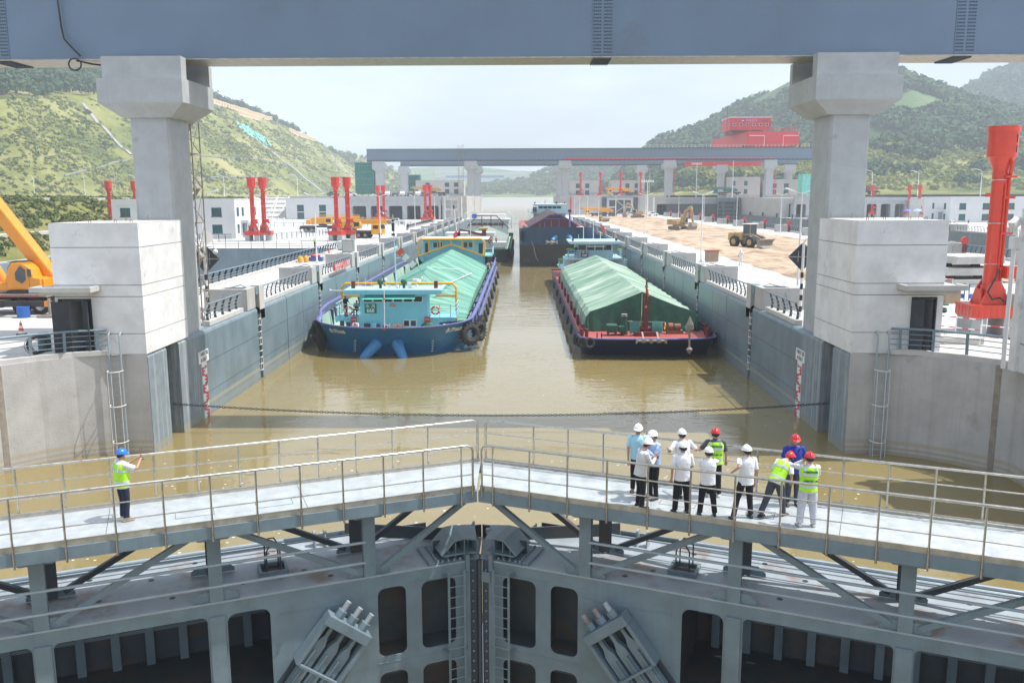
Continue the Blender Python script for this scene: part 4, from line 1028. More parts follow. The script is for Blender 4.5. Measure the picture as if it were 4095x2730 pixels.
    for s, e_, h_ in ((-1, eL, hL), (1, eR, hR)):
        a = sh[s]; a0 = a+S((-s*.05, 0, .0))
        if sleeves == 'long': b.tube([p*k for p in (a0, a, (a+e_)/2, e_, (e_+h_)/2, h_)], [r*k for r in (.07, .068, .06, .054, .047, .036)], 12)
        else: b.tube([p*k for p in (a0, a, a.lerp(e_, .45), a.lerp(e_, .8))], [r*k for r in (.07, .068, .062, .060)], 12)
    b.tube([up(.53)*k, up(.57, 0, -.005)*k], [.066*k, .060*k], 12)
    shirt = b.obj('shirt', top, t, smooth=True)
    if vest:
        b = B(); b.loft(trunk(.026, -.06, .50)[:-1]); 
        vv = b.obj('safety_vest', vest, t, smooth=True)
        for z in (.03, .30): 
            sb = B()
            q = .155 if z < .1 else .172
            sb.loft([ell(up(z)*k, (q+.034+(.014 if z < .1 else .01))*k, (.130+.034)*k, 16, rot), ell(up(z+.055)*k, (q+.036+(.014 if z < .1 else .01))*k, (.132+.034)*k, 16, rot)], cap=False)
            sb.obj('reflective_band', 'vest_silver', vv)
        for s in (-1, 1):
            for y in (-.155, .16): B().bar(up(.33, s*.13, y)*k, up(.5, s*.11, y*.75)*k, .045*k, .01, up=(0, 1, 0)).obj('shoulder_band', 'vest_silver', vv)
        if vtext:
            M = Matrix.Translation(up(.40, 0, -.155)*k) @ Matrix.Rotation(R(90)-lean, 4, 'X')
            M2 = Matrix.Translation(up(.19, 0, -.158)*k) @ Matrix.Rotation(R(90)-lean, 4, 'X')
            text('平陆运河集团', .055, 'sign_green', vv, (0,0,0), M, ext=.006, bold=.02)
            text('中国水电八局', .055, 'sign_green', vv, (0,0,0), M2, ext=.006, bold=.02)
    if hold == 'phone':
        c = (hL+hR)/2 if Lh[1] > .2 and Rh[1] > .2 else (hL if Lh[1] > .2 else hR)
        d = S((0, .09, .02)); B().cb((c+d)*k, (.15, .012, .075)).obj('phone', 'black_steel', t)
    if hold == 'phone_up':
        d = S((-.02, .07, .07)); B().cb((hL+d)*k, (.075, .012, .16)).obj('phone', 'black_steel', t)
    if hold == 'camera_low':
        c = hL*k+S((0, .05, -.07)); b = B(); b.cb(c, (.10, .10, .10)); b.cyl(c, c+S((-.12, .16, 0)), .042, .048, 12); b.obj('camera', 'black_steel', t)
    if bagstrap: B().bar(up(.5, -.1, .12)*k, up(.02, .15, .13)*k, .035, .01, up=(0, 1, 0)).obj('bag_strap', 'black_rubber', t)
    return t
Z = 4.803
# rz: 0 looks away from the camera (+Y), 180 looks at it
person('man in blue helmet and lime vest photographing with his phone on the left walkway', (-8.4, 19.72, Z), R(-38), 'cloth_white', 'cloth_navy', 'shoe_tan', 'helmet_blue', 'vest_lime',
       Lh=(-.06, .42, 1.40), Rh=(.10, .42, 1.38), look=R(0), hold='phone', H=1.73, Lf=(-.13, .02), Rf=(.12, -.02), headtilt=.1, loose=1.12)
person('man in pale blue polo and white helmet turned to the camera holding up a phone', (4.2, 21.75, Z), R(168), 'cloth_aqua', 'cloth_black', 'shoe_black', 'helmet_white', H=1.80,
       Lh=(-.30, .34, 1.55), Rh=(.22, .12, .85), hold='phone_up')
person('person in white hooded jacket and white helmet bent over a phone, leftmost of the group', (4.12, 20.62, Z), R(-72), 'cloth_offwhite', 'cloth_black', 'shoe_black', 'helmet_white', sleeves='long', H=1.73,
       Lh=(-.05, .33, 1.22), Rh=(.05, .36, 1.22), lean=R(8), headtilt=.3, hold='phone', loose=1.05)
person('person in light blue windbreaker and white helmet turned towards the hooded one', (4.55, 21.25, Z), R(120), 'cloth_lightblue', 'cloth_black', 'shoe_black', 'helmet_white', sleeves='long', H=1.76,
       Lh=(-.05, .30, 1.30), Rh=(.22, .20, .98), headtilt=.2, look=R(-20))
person('man in white polo and white helmet seen from behind, arms hanging, nearest the hooded person', (5.08, 20.22, Z), R(8), 'cloth_white', 'cloth_black', 'shoe_black', 'helmet_white', H=1.76,
       Lh=(-.26, .02, .80), Rh=(.12, .24, 1.05), Lf=(-.16, 0), Rf=(.15, .0), loose=1.08)
person('man in white shirt and white helmet leaning on the far railing beside the lime vest', (5.32, 21.42, Z), R(10), 'cloth_white', 'cloth_black', 'shoe_black', 'helmet_white', sleeves='short', H=1.73,
       Lh=(-.30, .26, 1.18), Rh=(.30, .26, 1.18), lean=R(10), Lf=(-.10, -.12), Rf=(.12, -.05))
person('stocky man in white polo and white helmet seen from behind with folded arms', (5.66, 20.02, Z), R(-4), 'cloth_white', 'cloth_black', 'shoe_black', 'helmet_white', H=1.69,
       Lh=(.08, .22, 1.10), Rh=(-.08, .24, 1.06), Lf=(-.17, 0), Rf=(.19, .0), loose=1.1)
person('man in red helmet and lime vest seen from behind holding the far railing', (6.12, 21.38, Z), R(-6), 'cloth_slate', 'cloth_black', 'shoe_white', 'helmet_red', 'vest_lime', H=1.78, vtext=True,
       Lh=(-.34, .22, 1.16), Rh=(.30, .18, .86), Lf=(-.12, 0), Rf=(.13, .0))
person('man in white polo and white helmet, elbow on the near railing and legs apart', (6.55, 19.92, Z), R(12), 'cloth_white', 'cloth_black', 'shoe_black', 'helmet_white', H=1.76,
       Lh=(-.42, -.10, 1.14), Rh=(.24, .04, .82), Lf=(-.34, -.12), Rf=(.13, -.05), loose=1.05)
person('woman in red helmet and lime vest bending forward with a camera in her hand', (7.30, 20.0, Z), R(-55), 'cloth_white', 'cloth_slate', 'shoe_black', 'helmet_red', 'vest_lime', H=1.69, sleeves='short',
       Lh=(-.22, .30, .80), Rh=(.18, .34, .86), lean=R(36), headtilt=.4, hold='camera_low', Lf=(-.16, -.34), Rf=(.10, .18), loose=1.2)
person('man in royal blue shirt and red helmet facing the camera with a shoulder strap', (7.95, 20.78, Z), R(176), 'cloth_royal', 'cloth_slate', 'shoe_black', 'helmet_red', H=1.80,
       Lh=(-.20, .14, .95), Rh=(.18, .2, .95), bagstrap=True, headtilt=.15, loose=1.1)
person('man in red helmet, lime vest and pale grey trousers, rightmost of the group', (7.85, 19.35, Z), R(-4), 'cloth_offwhite', 'cloth_palegrey', 'shoe_white', 'helmet_red', 'vest_lime', H=1.76, vtext=True, sleeves='long',
       Lh=(-.10, .18, 1.48), Rh=(.10, .26, 1.36), Lf=(-.15, 0), Rf=(.17, .0), loose=1.3)
# small figures on the quays
person('person in lime vest and white helmet on the left platform behind the basin railing', (-29.9, 130.3, 5), R(80), 'cloth_white', 'cloth_black', 'shoe_black', 'helmet_white', 'vest_lime', fingers=False, hair=False)
wk_ = person('walker in dark clothes on the left quay beside the third lamp', (-22.9, 148, 5), R(170), 'cloth_black', 'cloth_slate', fingers=False, Lf=(-.1, -.2), Rf=(.1, .2))
dup(wk_, (-17.9-6.6, 197, 5), R(30), 'distant person in dark clothes on the left quay by the fourth lamp')
person('worker in white clothes and white helmet behind the brown box on the right quay', (25.3, 95.2, 5), R(150), 'cloth_white', 'cloth_white', 'shoe_black', 'helmet_white', fingers=False, Lh=(-.1, .3, 1.3), hair=False)
# ------------------------------------------------------------------ boats
def outline(xc, hw, yb, D, ys, n=24, p=2.0):
    pts = []
    for i in range(n+1):
        a = -PI/2+PI*i/n; sx = math.copysign(abs(math.sin(a))**(2/p), a); c = abs(math.cos(a))**(2/p)
        pts.append((xc+hw*sx, yb+D*(1-c)))
    return [(xc-hw, ys)]+pts+[(xc+hw, ys)]
def hull(t, xc, hw, yb, D, ys, ztop, zdeck, rake=1.6, wl=.96, m='boat_blue', rim='purple_paint', deck='deck_mint', p=2.0, sheer=.0, low=None, lowz=0, zside=None):
    """blunt bowed hull, bow towards -Y. zside: height of the rim amidships"""
    zside = ztop if zside is None else zside
    top = outline(xc, hw, yb, D, ys, p=p)
    def zr(y): return zside+(ztop-zside)*max(0, 1-(y-yb)/(D*1.6))**1.0 if y < yb+D*1.6 else zside
    lv = [(0, 1.0), (.35, .55), (.7, .25), (1, 0)]
    rings = []
    for f in (1.0, .8, .55, .3, .0, -.4):
        # f=1 rim, f=0 waterline
        g = 1-max(f, 0); o = outline(xc, hw*(1-(1-wl)*g), yb+rake*g**.8, D*1.0, ys, p=p)
        rings.append([(x, y, (zr(ty) if f == 1 else zr(ty)*f) if f >= 0 else -1.2) for (x, y), (tx, ty) in zip(o, top)])
    def strip(rs):
        b = B(); k = len(rs[0]); vs = [q for r in rs for q in r]
        fs = [(i*k+j, i*k+j+1, (i+1)*k+j+1, (i+1)*k+j) for i in range(len(rs)-1) for j in range(k-1)]
        fs += [(i*k, (i+1)*k, (i+2)*k-1, (i+1)*k-1) for i in range(len(rs)-1)]
        b.add(vs, fs); return b
    if low:
        strip(rings[:3]).obj('hull_topside', m, t, world=True, smooth=True); strip(rings[2:]).obj('hull_bottom', low, t, world=True, smooth=True)
    else: strip(rings).obj('hull', m, t, world=True, smooth=True)
    inner = [(xc+(x-xc)*(1-.12/hw), y+(.12 if y < yb+D*.9 else 0), z) for x, y, z in rings[0]]
    g = 1-zdeck/ztop; o = outline(xc, hw*(1-(1-wl)*g)-.2, yb+rake*g**.8+.2, D*1.0, ys, p=p)
    inl = [(x, y, zdeck) for x, y in o]
    strip([rings[0], inner]).obj('bulwark_rim', rim, t, world=True)
    strip([inner, inl]).obj('bulwark', deck if rim == 'purple_paint' else rim, t, world=True, smooth=False)
    d = B(); d.add([(x, y, zdeck-.002) for x, y, z in inl], [tuple(range(len(inl)))]); d.obj('deck', deck, t, world=True)
    return zr
def rails(b, pts, z0, z1, n, r=.03, post=True):
    for k in range(n):
        z = z0+(z1-z0)*(k+1)/n; b.tube([(x, y, z) for x, y in pts], r, 6)
    if post:
        for a, e in zip(pts, pts[1:]):
            L_ = math.hypot(e[0]-a[0], e[1]-a[1]); m = max(1, round(L_/1.1))
            for i in range(m+1): b.cyl((a[0]+(e[0]-a[0])*i/m, a[1]+(e[1]-a[1])*i/m, z0), (a[0]+(e[0]-a[0])*i/m, a[1]+(e[1]-a[1])*i/m, z1), r, n=6)
    return b
def tyre(c, axis, R1, r, label, group=None, parent=None, tread=True):
    b = B(); b.torus((0,0,0), axis, R1, r, 24, 8)
    a = Vector(axis).normalized(); u = a.orthogonal().normalized(); w = a.cross(u)
    if tread:
        for i in range(18):
            q = 2*PI*i/18; d = u*math.cos(q)+w*math.sin(q); tt = -u*math.sin(q)+w*math.cos(q)
            b.bar(d*(R1+r*.95)-a*r*.8, d*(R1+r*.95)+a*r*.8, r*.35, r*.3, up=tuple(tt.cross(a)))
    o = b.obj('tyre_fender', 'black_rubber', smooth=True); o.location = c
    return tag(o, label, 'tyre', group)
def lifering(c, axis, label):
    t = thing('life_ring', label, 'life ring', c)
    B().torus((0,0,0), axis, .31, .075, 24, 8).obj('ring', 'life_ring', t, smooth=True)
    a = Vector(axis).normalized(); u = a.orthogonal().normalized(); w = a.cross(u)
    for i in range(4):
        q = PI/4+PI/2*i; d = u*math.cos(q)+w*math.sin(q); tt = -u*math.sin(q)+w*math.cos(q)
        B().cyl(d*.31-tt*.05, d*.31+tt*.05, .083, n=10).obj('band', 'letter_white', t)
    return t
def windows(t, x0, x1, y, z0, z1, n, frame='white_paint', glass='glass_dark', d=-.02):
    w = (x1-x0)/n
    for k in range(n):
        f = B(); a, e = x0+k*w+.03, x0+(k+1)*w-.03
        f.box(a, e, y+d-.02, y+d+.02, z0, z0+.05); f.box(a, e, y+d-.02, y+d+.02, z1-.05, z1); f.box(a, a+.05, y+d-.02, y+d+.02, z0+.05, z1-.05); f.box(e-.05, e, y+d-.02, y+d+.02, z0+.05, z1-.05)
        p = f.obj('window', frame, t, world=True)
        B().box(a+.05, e-.05, y+d-.004, y+d+.004, z0+.05, z1-.05).obj('pane', glass, p, world=True)

# ---- blue cargo boat 668 (nearest, left)
t = thing('cargo_boat', 'bright blue cargo boat with light blue wheelhouse and rounded bow, nearest on the left', 'boat', (-9.35, 66, 0))
xc = -9.35
hull(t, xc, 6.45, 66.3, 5.6, 141, 2.42, 1.35, rake=1.9, m='boat_blue', p=2.25, zside=2.75)
O = lambda b, nm, m, par=None, **k: b.obj(nm, m, par or t, world=True, **k)
rm = B(); ol = outline(xc, 6.5, 66.27, 5.6, 74, p=2.25)
rm.tube([(x, y, 2.42+.33*min(1, (y-66.3)/9)) for x, y in ol], .07, 8); O(rm, 'rubbing_strake', 'purple_paint', smooth=True)
for x in (-13.5, -4.3):
    y = 67.75 if x < -8 else 67.9
    rz = R(-24) if x < -8 else R(27)
    def hp(x_, f, hw=6.45, yb=66.3, D=5.6, rake=1.9, wl=.96, p=2.25):
        g = 1-f; h_ = hw*(1-(1-wl)*g); sx = abs((x_-xc)/h_)**(p/2); c = math.sqrt(max(0, 1-sx*sx))**(2/p); return Vector((x_, yb+rake*g**.8+D*(1-c), 2.5*f))
    p0, px, pz = hp(x, .78), hp(x+.3, .78)-hp(x-.3, .78), hp(x, .88)-hp(x, .68); px.normalize(); nn = px.cross(pz).normalized(); pz = nn.cross(px)
    if nn.y > 0: nn = -nn
    pz = nn.cross(px); Mx = Matrix((px, pz, nn)).transposed().to_4x4(); Mx.translation = p0+nn*.05
    text('永海668', .50, 'letter_white', t, (0, 0, 0), Mx, world=True, bold=.02, ext=.01)
# draught marks
for x, rz in ((-12.2, -14), (-6.0, 14)): 
    b = B()
    for k in range(5): b.cb((x+.03*k, 68.0-.11*k-.02, .3+.22*k), (.14, .12, .04), rz=R(rz)); b.cb((x+.03*k+.07, 68.0-.11*k-.02, .36+.22*k), (.03, .12, .12), rz=R(rz))
    O(b, 'draught_mark', 'vest_silver')
for x0, x1 in ((-10.35, -11.25), (-8.65, -8.15)):
    b = B(); b.tube([(x0+.15, 69.2, 1.6), (x0, 67.4, .95), (x1, 66.8, -.05), (x1-.1 if x1 < -9 else x1+.1, 66.7, -.4)], [.52, .50, .36, .34], 18); O(b, 'hawse_pipe', 'hawse_blue', smooth=True)
# wheelhouse
w = B(); w.box(-12.2, -6.6, 70.9, 72.8, 1.35, 4.62)
w.prism([(-14.3, 2.55), (-12.2, 2.55), (-12.2, 1.5), (-12.9, 1.5), (-13.5, 2.3), (-14.3, 2.3)], 'y', 70.95, 71.1); w.prism([(-4.3, 2.55), (-6.6, 2.55), (-6.6, 1.5), (-5.9, 1.5), (-5.3, 2.3), (-4.3, 2.3)], 'y', 70.95, 71.1)
O(w, 'wheelhouse', 'cabin_blue')
w = B(); w.box(-14.35, -12.2, 70.9, 74.4, 2.5, 2.62); w.box(-6.6, -4.25, 70.9, 74.4, 2.5, 2.62); O(w, 'wing_deck', 'cabin_blue')
w = B(); w.prism([(-13.35, 4.66), (-13.1, 4.6), (-5.6, 4.6), (-5.35, 4.66), (-5.3, 5.0), (-13.4, 5.0)], 'y', 70.1, 73.0); O(w, 'wheelhouse_roof', 'cabin_blue', bevel=.04)
O(B().box(-13.3, -5.4, 70.25, 72.9, 5.0, 5.03), 'roof_top', 'cabin_pale')
windows(t, -11.95, -6.95, 70.9, 3.88, 4.42, 6, frame='sign_white')
windows(t, -8.65, -7.5, 70.9, 1.85, 2.42, 2)
O(B().add([(-11.7, 70.85, 4.56), (-7.6, 70.85, 4.56), (-7.5, 69.95, 4.28), (-11.85, 69.95, 4.24)], [(0,1,2,3)]), 'awning', 'net_mint')
sg = O(B().box(-11.82, -10.83, 70.86, 70.898, 2.98, 3.78), 'name_board', 'sign_green')
text('永 海', .36, 'letter_white', sg, (-11.33, 70.85, 3.57), FRONT, world=True); text('668', .42, 'letter_white', sg, (-11.33, 70.85, 3.2), FRONT, world=True, bold=.02)
s2 = O(B().box(-9.72, -9.25, 70.86, 70.898, 3.55, 3.75), 'small_sign', 'life_ring'); text('安全第一', .11, 'letter_white', s2, (-9.48, 70.85, 3.65), FRONT, world=True)
for x in (-12.95, -6.85):
    s3 = O(B().box(x, x+.45, 70.7, 70.89, 2.05, 2.68), 'fire_hose_box', 'sign_red'); text('消火栓', .13, 'letter_white', s3, (x+.225, 70.69, 2.48), FRONT, world=True)
b = B(); rails(b, [(-12.3, 71.0), (-13.9, 71.0), (-14.35, 71.6), (-14.35, 74.2)], 2.62, 3.7, 3); rails(b, [(-6.5, 71.0), (-4.7, 71.0), (-4.25, 71.6), (-4.25, 74.2)], 2.62, 3.7, 3); O(b, 'wing_railing', 'cabin_pale', smooth=True)
b = B(); b.tube([(-13.4, 71.0, 4.85), (-14.6, 71.0, 4.88)], .03, 6); b.ball((-14.65, 71, 4.9), .09); b.tube([(-5.3, 71, 4.86), (-4.2, 71, 4.84)], .03, 6); O(b, 'side_light_arm', 'sign_white')
O(B().box(-11.25, -10.7, 70.5, 70.89, 1.35, 2.2), 'deck_cabinet', 'cabin_blue')
# yellow arch frame around the wheelhouse
def octo(b, x0, x1, y, z0, z1, r, c=.35): b.tube([(x0, y, z0), (x0, y, z1-c), (x0+c, y, z1), (x1-c, y, z1), (x1, y, z1-c), (x1, y, z0)], r, 10)
b = B(); octo(b, -14.5, -4.5, 75, 1.4, 5.05, .11); b.tube([(-14.5, 75, 3.95), (-12.5, 75, 3.95)], .1, 10); b.tube([(-4.5, 75, 3.95), (-6.3, 75, 3.95)], .1, 10); O(b, 'yellow_frame', 'frame_yellow', smooth=True)
# roof clutter
for x, z in ((-12.75, 5.3), (-5.9, 5.28)): O(B().box(x-.14, x+.16, 71, 71.3, 5.03, 5.62), 'searchlight_box', 'dark_red')
for x in (-10.5, -8.55): b = B(); b.cyl((x, 71.2, 5.03), (x, 71.2, 5.35), .12); b.ball((x, 71.2, 5.55), .27, sq=(1, 1, .95)); O(b, 'covered_lamp', 'tarp_dark', smooth=True)
b = B(); b.box(-8.25, -7.95, 71.1, 71.5, 5.05, 5.5); b.cyl((-8.1, 71.09, 5.28), (-8.1, 71.1, 5.28), .17); O(b, 'air_conditioner', 'sign_white')
b = B(); b.cyl((-7.55, 71.3, 5.03), (-7.55, 71.3, 5.6), .05); b.cyl((-7.55, 71.3, 5.6), (-7.55, 71.3, 5.78), .28, n=16); O(b, 'radar', 'sign_white', smooth=True)
b = B(); b.cyl((-9.3, 71.2, 5.15), (-8.95, 71.0, 5.2), .05, .16, 12); b.cyl((-9.75, 71, 5.2), (-9.7, 70.8, 5.2), .12, .14, 12); b.cyl((-10.05, 71.2, 5.03), (-10.05, 71.2, 5.7), .03); b.ball((-10.05, 71.1, 5.75), .12); O(b, 'loud_hailer', 'sign_white', smooth=True)
b = B()
for x, h in ((-12.4, .75), (-11.8, .8), (-11.3, .7), (-6.5, .9), (-6.1, 1.3), (-13.0, .5)): b.cyl((x, 71.5, 5.03), (x, 71.5, 5.03+h), .015, n=5)
O(b, 'aerial', 'sign_white')
O(B().tube([(-9.65, 74.4, 5.0), (-9.72, 74.4, 8.4), (-9.8, 74.4, 11.0)], [.07, .05, .035], 8), 'mast', 'cabin_pale', smooth=True)
b = B(); b.cyl((-9.8, 74.4, 9.6), (-9.8, 74.4, 10.3), .13); b.ball((-9.8, 74.4, 10.5), .12); b.cyl((-9.8, 74.4, 9.2), (-9.8, 74.4, 9.4), .16); O(b, 'mast_lamp', 'black_steel'); b = B(); b.tube([(-9.7, 74.4, 9.9), (-9.0, 74.4, 9.9)], .02, 5); b.tube([(-9.7, 74.4, 7.3), (-9.2, 74.4, 7.3)], .02, 5); O(b, 'mast_yard', 'cabin_pale')
O(B().tube([(-9.8, 74.4, 8.9), (-7.6, 78, 5.6), (-6.3, 80, 4.0)], .015, 4), 'signal_line', 'net_green')
for k, (m_, x, y, z) in enumerate((('life_ring', -9.25, 75, 8.15), ('sign_white', -8.85, 75.5, 7.65), ('letter_white', -8.35, 76.2, 7.0))):
    f = B(); f.add([(x-.05, y, z), (x+.3, y, z-.35), (x-.15, y+.05, z-.75), (x-.45, y, z-.45)], [(0,1,2,3)]); O(f, 'signal_flag', m_)
b = B(); b.cyl((-9.5, 66.45, 2.3), (-9.45, 66.45, 5.4), .035, n=8); O(b, 'bow_pole', 'sign_white'); b = B(); b.ball((-9.5, 66.35, 2.35), .14); b.ball((-9.47, 66.45, 4.7), .08); O(b, 'bow_pole_ball', 'sign_red')
# bow deck gear
for x, y in ((-13.6, 70.2), (-13.0, 71.6), (-5.4, 70.2), (-4.6, 70.8), (-5.0, 72.5), (-10.3, 68.4)):
    b = B(); b.cyl((x, y, 1.35), (x, y, 2.45 if x < -9 else 2.3), .17, n=12); b.cyl((x+.5, y+.1, 1.35), (x+.5, y+.1, 2.3), .17, n=12); O(b, 'bollard', 'navy_paint', smooth=True)
for x in (-9.9, -9.2, -8.8):
    b = B(); b.cyl((x, 69.6, 2.0), (x+.32, 69.6, 2.0), .2, n=14); b.cyl((x-.04, 69.6, 2.0), (x, 69.6, 2.0), .3, n=14); b.cyl((x+.32, 69.6, 2.0), (x+.36, 69.6, 2.0), .3, n=14); b.box(x-.05, x+.4, 69.4, 69.8, 1.35, 1.8); O(b, 'winch_drum', 'brown_rust' if x > -9.5 else 'dusty_steel', smooth=True)
b = B(); b.ball((-6.5, 70.2, 1.95), .55, sq=(1.1, .6, .7)); O(b, 'covered_gear', 'tarp_dark', smooth=True)
b = B(); b.cyl((-11.6, 70.3, 1.35), (-11.6, 70.3, 2.0), .22); b.cyl((-11.55, 70.3, 1.9), (-11.55, 70.3, 2.2), .26); O(b, 'drum', 'black_steel')
# coal box cover with ribs
def rib_cover(t, xl, xr, y0, y1, ze, zs, zr, step, m, hip0=0, hip1=0, ridge_dip=None, name='cargo_cover', ribname='cover_rib', rib=.13, flat=False):
    """ridged tarpaulin roof: ze eave, zs shoulder, zr ridge"""
    xm = (xl+xr)/2; rings = []; n = max(2, int((y1-y0)/step)); rj = random.Random(int(y0*7))
    for i in range(n*2+1):
        y = y0+(y1-y0)*i/(2*n); f = 1
        if hip0 and y < y0+hip0: f = (y-y0)/hip0
        if hip1 and y > y1-hip1: f = (y1-y)/hip1
        q = rib if i % 2 == 0 else -rib*.7
        zz = ze+(zr-ze)*f; zsh = min(zs, ze+(zs-ze)*max(f, .15))
        j = rj.uniform(-.02, .02)
        rings.append([(xl, y, ze), (xl+.12, y, zsh+q*.5), (xl+(xm-xl)*.5, y, (zsh+zz)/2+q+j), (xm-.1, y, zz+q), (xm+.1, y, zz+q), (xm+(xr-xm)*.5, y, (zsh+zz)/2+q-j), (xr-.12, y, zsh+q*.5), (xr, y, ze)])
    b = B(); b.loft(rings, cap=True, closed=False); b.f = b.f[:-2]+[tuple(range(8)), tuple(range(len(rings)*8-8, len(rings)*8))]
    return b.obj(name, m, t, world=True)
rib_cover(t, -14.6, -3.8, 76.0, 100, 1.5, 2.2, 4.72, 1.9, 'tarp_green', hip0=18)
rib_cover(t, -14.6, -3.8, 100.05, 129.3, 1.5, 2.2, 4.62, 1.9, 'tarp_green', name='cargo_cover')
b = B(); b.tube([(-9.2, 96, 4.8), (-5.8, 104, 3.85)], .04, 5); b.tube([(-7, 84, 3.7), (-5.0, 108, 3.1)], .05, 5); b.tube([(-9.3, 76.5, 2.5), (-9.3, 97, 4.8)], .05, 5); O(b, 'cover_batten', 'sign_white')
b = B()
for k in range(44): y = 78+k*1.15; b.ball((-3.72, y, 1.62+.05*math.sin(k*2.3)), .14, 6, 4, (.6, 1.2, 1)); b.ball((-14.7, y, 1.62), .14, 6, 4, (.6, 1.2, 1))
O(b, 'lashing_rope', 'navy_paint')
# raised side rail with posts
ry = [75.6, 77.0, 81.3, 88.2, 96.5, 105, 113.6, 123.6]
for s in (1, -1):
    xx = -2.72 if s > 0 else -15.95
    b = B(); b.tube([(xx-s*.35, 71.2, 2.3), (xx, 72.8, 2.95), (xx+s*.12, 76, 3.1), (xx+s*.1, 124, 3.15), (xx, 128, 3.0), (xx, 136, 2.2)], .16, 8); b.tube([(xx+s*.2, 74, 2.1), (xx+s*.25, 128, 2.2)], .12, 8); O(b, 'side_rubbing_rail', 'purple_paint', smooth=True)
    for y in ry: b = B(); b.box(xx-s*.35-.14, xx-s*.35+.14, y-.2, y+.2, 1.35, 2.7); O(b, 'side_post', 'navy_paint')
# stern house
b = B(); b.box(-13.6, -4.6, 131, 138, 1.35, 6.1); b.prism([(-14.5, 3.7), (-13.6, 3.7), (-13.6, 2.6), (-14.0, 3.0)], 'y', 130.5, 138); b.box(-14.6, -13.6, 130.4, 138, 3.6, 3.75); b.box(-4.6, -3.2, 130.4, 138, 3.6, 3.75)
O(b, 'stern_house', 'cabin_blue')
O(B().box(-14.0, -3.8, 130.3, 138.2, 6.1, 6.28), 'stern_roof', 'sign_white')
for x in (-12.2, -7.6): windows(t, x, x+1.5, 131, 4.9, 5.75, 2, frame='sign_white')
for x in (-13.35, -5.25): O(B().box(x, x+.65, 130.96, 131.01, 4.0, 5.6), 'doorway', 'black_steel')
b = B(); octo(b, -14.3, -4.3, 130, 3.7, 6.27, .13, .45)
b.tube([(-14.3, 130, 3.7), (-9.8, 130, 5.3), (-8.9, 130, 5.3), (-4.3, 130, 3.7)], .12, 8)
for x in (-12.7, -11, -9.35, -7.65, -6): b.cyl((x, 130, 5.3-abs(x+9.35)*.34), (x, 130, 6.25), .1)
O(b, 'yellow_frame', 'frame_yellow', smooth=True)
b = B(); rails(b, [(-13.7, 130.5), (-14.6, 130.5), (-14.6, 137.5)], 3.75, 4.75, 3); rails(b, [(-4.5, 130.5), (-3.2, 130.5), (-3.2, 137.5)], 3.75, 4.75, 3); O(b, 'stern_railing', 'cabin_pale')
b = B()
for k in range(6): b.box(-3.9+.02*k, -3.2, 130.0-.25*k, 130.2-.25*k, 3.5-.34*k, 3.55-.34*k)
O(b, 'stern_steps', 'dusty_steel')
b = B(); b.cyl((-13.6+7.1, 132, 6.28), (-13.6+7.1, 132, 8.9), .04); O(b, 'flagstaff', 'sign_white')
f = B(); f.add([(-9.1, 131.5, 7.0), (-8.5, 131.5, 7.5), (-8.5, 131.5, 6.5), (-9.1, 131.5, 6.2)], [(0,1,2,3)]); O(f, 'red_flag', 'sign_red')
grp = 'tyre fenders along the blue boat'
tyre((-3.0, 69.7, 1.42), (.55, -.8, .1), .62, .30, 'biggest black tractor tyre fender hanging at the right shoulder of the blue bow', grp)
tyre((-2.35, 71.0, 1.5), (.8, -.5, .1), .58, .28, 'second big tyre fender just behind the biggest one on the blue bow', grp)
tyre((-2.2, 72.6, 1.8), (.95, -.2, .1), .5, .24, 'third big tyre fender where the purple rail of the blue boat begins', grp)
for k, y in enumerate((76.5, 81, 86, 92, 99.5, 107.5, 116, 125)): tyre((-2.2, y, 1.35), (1, 0, .12), .46, .16, 'thin black tyre hanging on the right side of the blue boat, %s from the bow' % ORD[k], grp, tread=False)
tyre((-15.75, 70.6, 1.55), (-.75, -.5, 0), .55, .3, 'black tyre fender squeezed between the blue bow and the left wall', grp)
b = B(); b.ball((0,0,0), .6, 10, 6, (.75, .7, 2.0)); o = b.obj('rag_fender', 'black_rubber', smooth=True); o.location = (-15.35, 70.2, 1.0); tag(o, 'long black rag bundle fender hanging at the left shoulder of the blue bow', 'fender')
lifering((-13.15, 70.9, 3.2), (0, 1, 0), 'orange life ring on the left wing railing of the blue boat')
lifering((-5.95, 70.9, 3.2), (0, 1, 0), 'orange life ring on the right wing railing of the blue boat')
person('man in dark clothes standing on the left wing of the blue wheelhouse', (-13.6, 71.9, 2.62), R(-120), 'cloth_navy', 'cloth_black', fingers=False, H=1.72, Lh=(-.1, .4, 1.1))
person('person in dark red vest sitting behind the left life ring of the blue boat', (-12.75, 72.4, 2.62), R(170), 'cloth_black', 'cloth_black', vest='dark_red', fingers=False, sit=.42, Lh=(-.1, .3, .75), Rh=(.1, .3, .75))
person('man in white shirt and red life vest sitting on the blue bow deck', (-12.3, 69.4, 1.36), R(170), 'cloth_white', 'cloth_black', vest='life_red', fingers=False, sit=.42, Lh=(-.1, .34, .72), Rh=(.12, .34, .75), headtilt=.4)
pA = person('person in life vest and dark trousers at the right stern rail of the blue boat', (-3.7, 127.6, 1.36), R(200), 'cloth_aqua', 'cloth_navy', vest='life_red', fingers=False)
dup(pA, (-3.2, 129.0, 1.36), R(120), 'second person in life vest right behind the first at the stern of the blue boat')
pB = person('dark clothed crew member at the left stern corner of the blue boat', (-14.9, 126.5, 1.36), R(180), 'cloth_black', 'cloth_black', fingers=False)
dup(pB, (-14.3, 127.5, 1.36), R(220), 'second dark clothed crew member beside the first at the left stern of the blue boat')

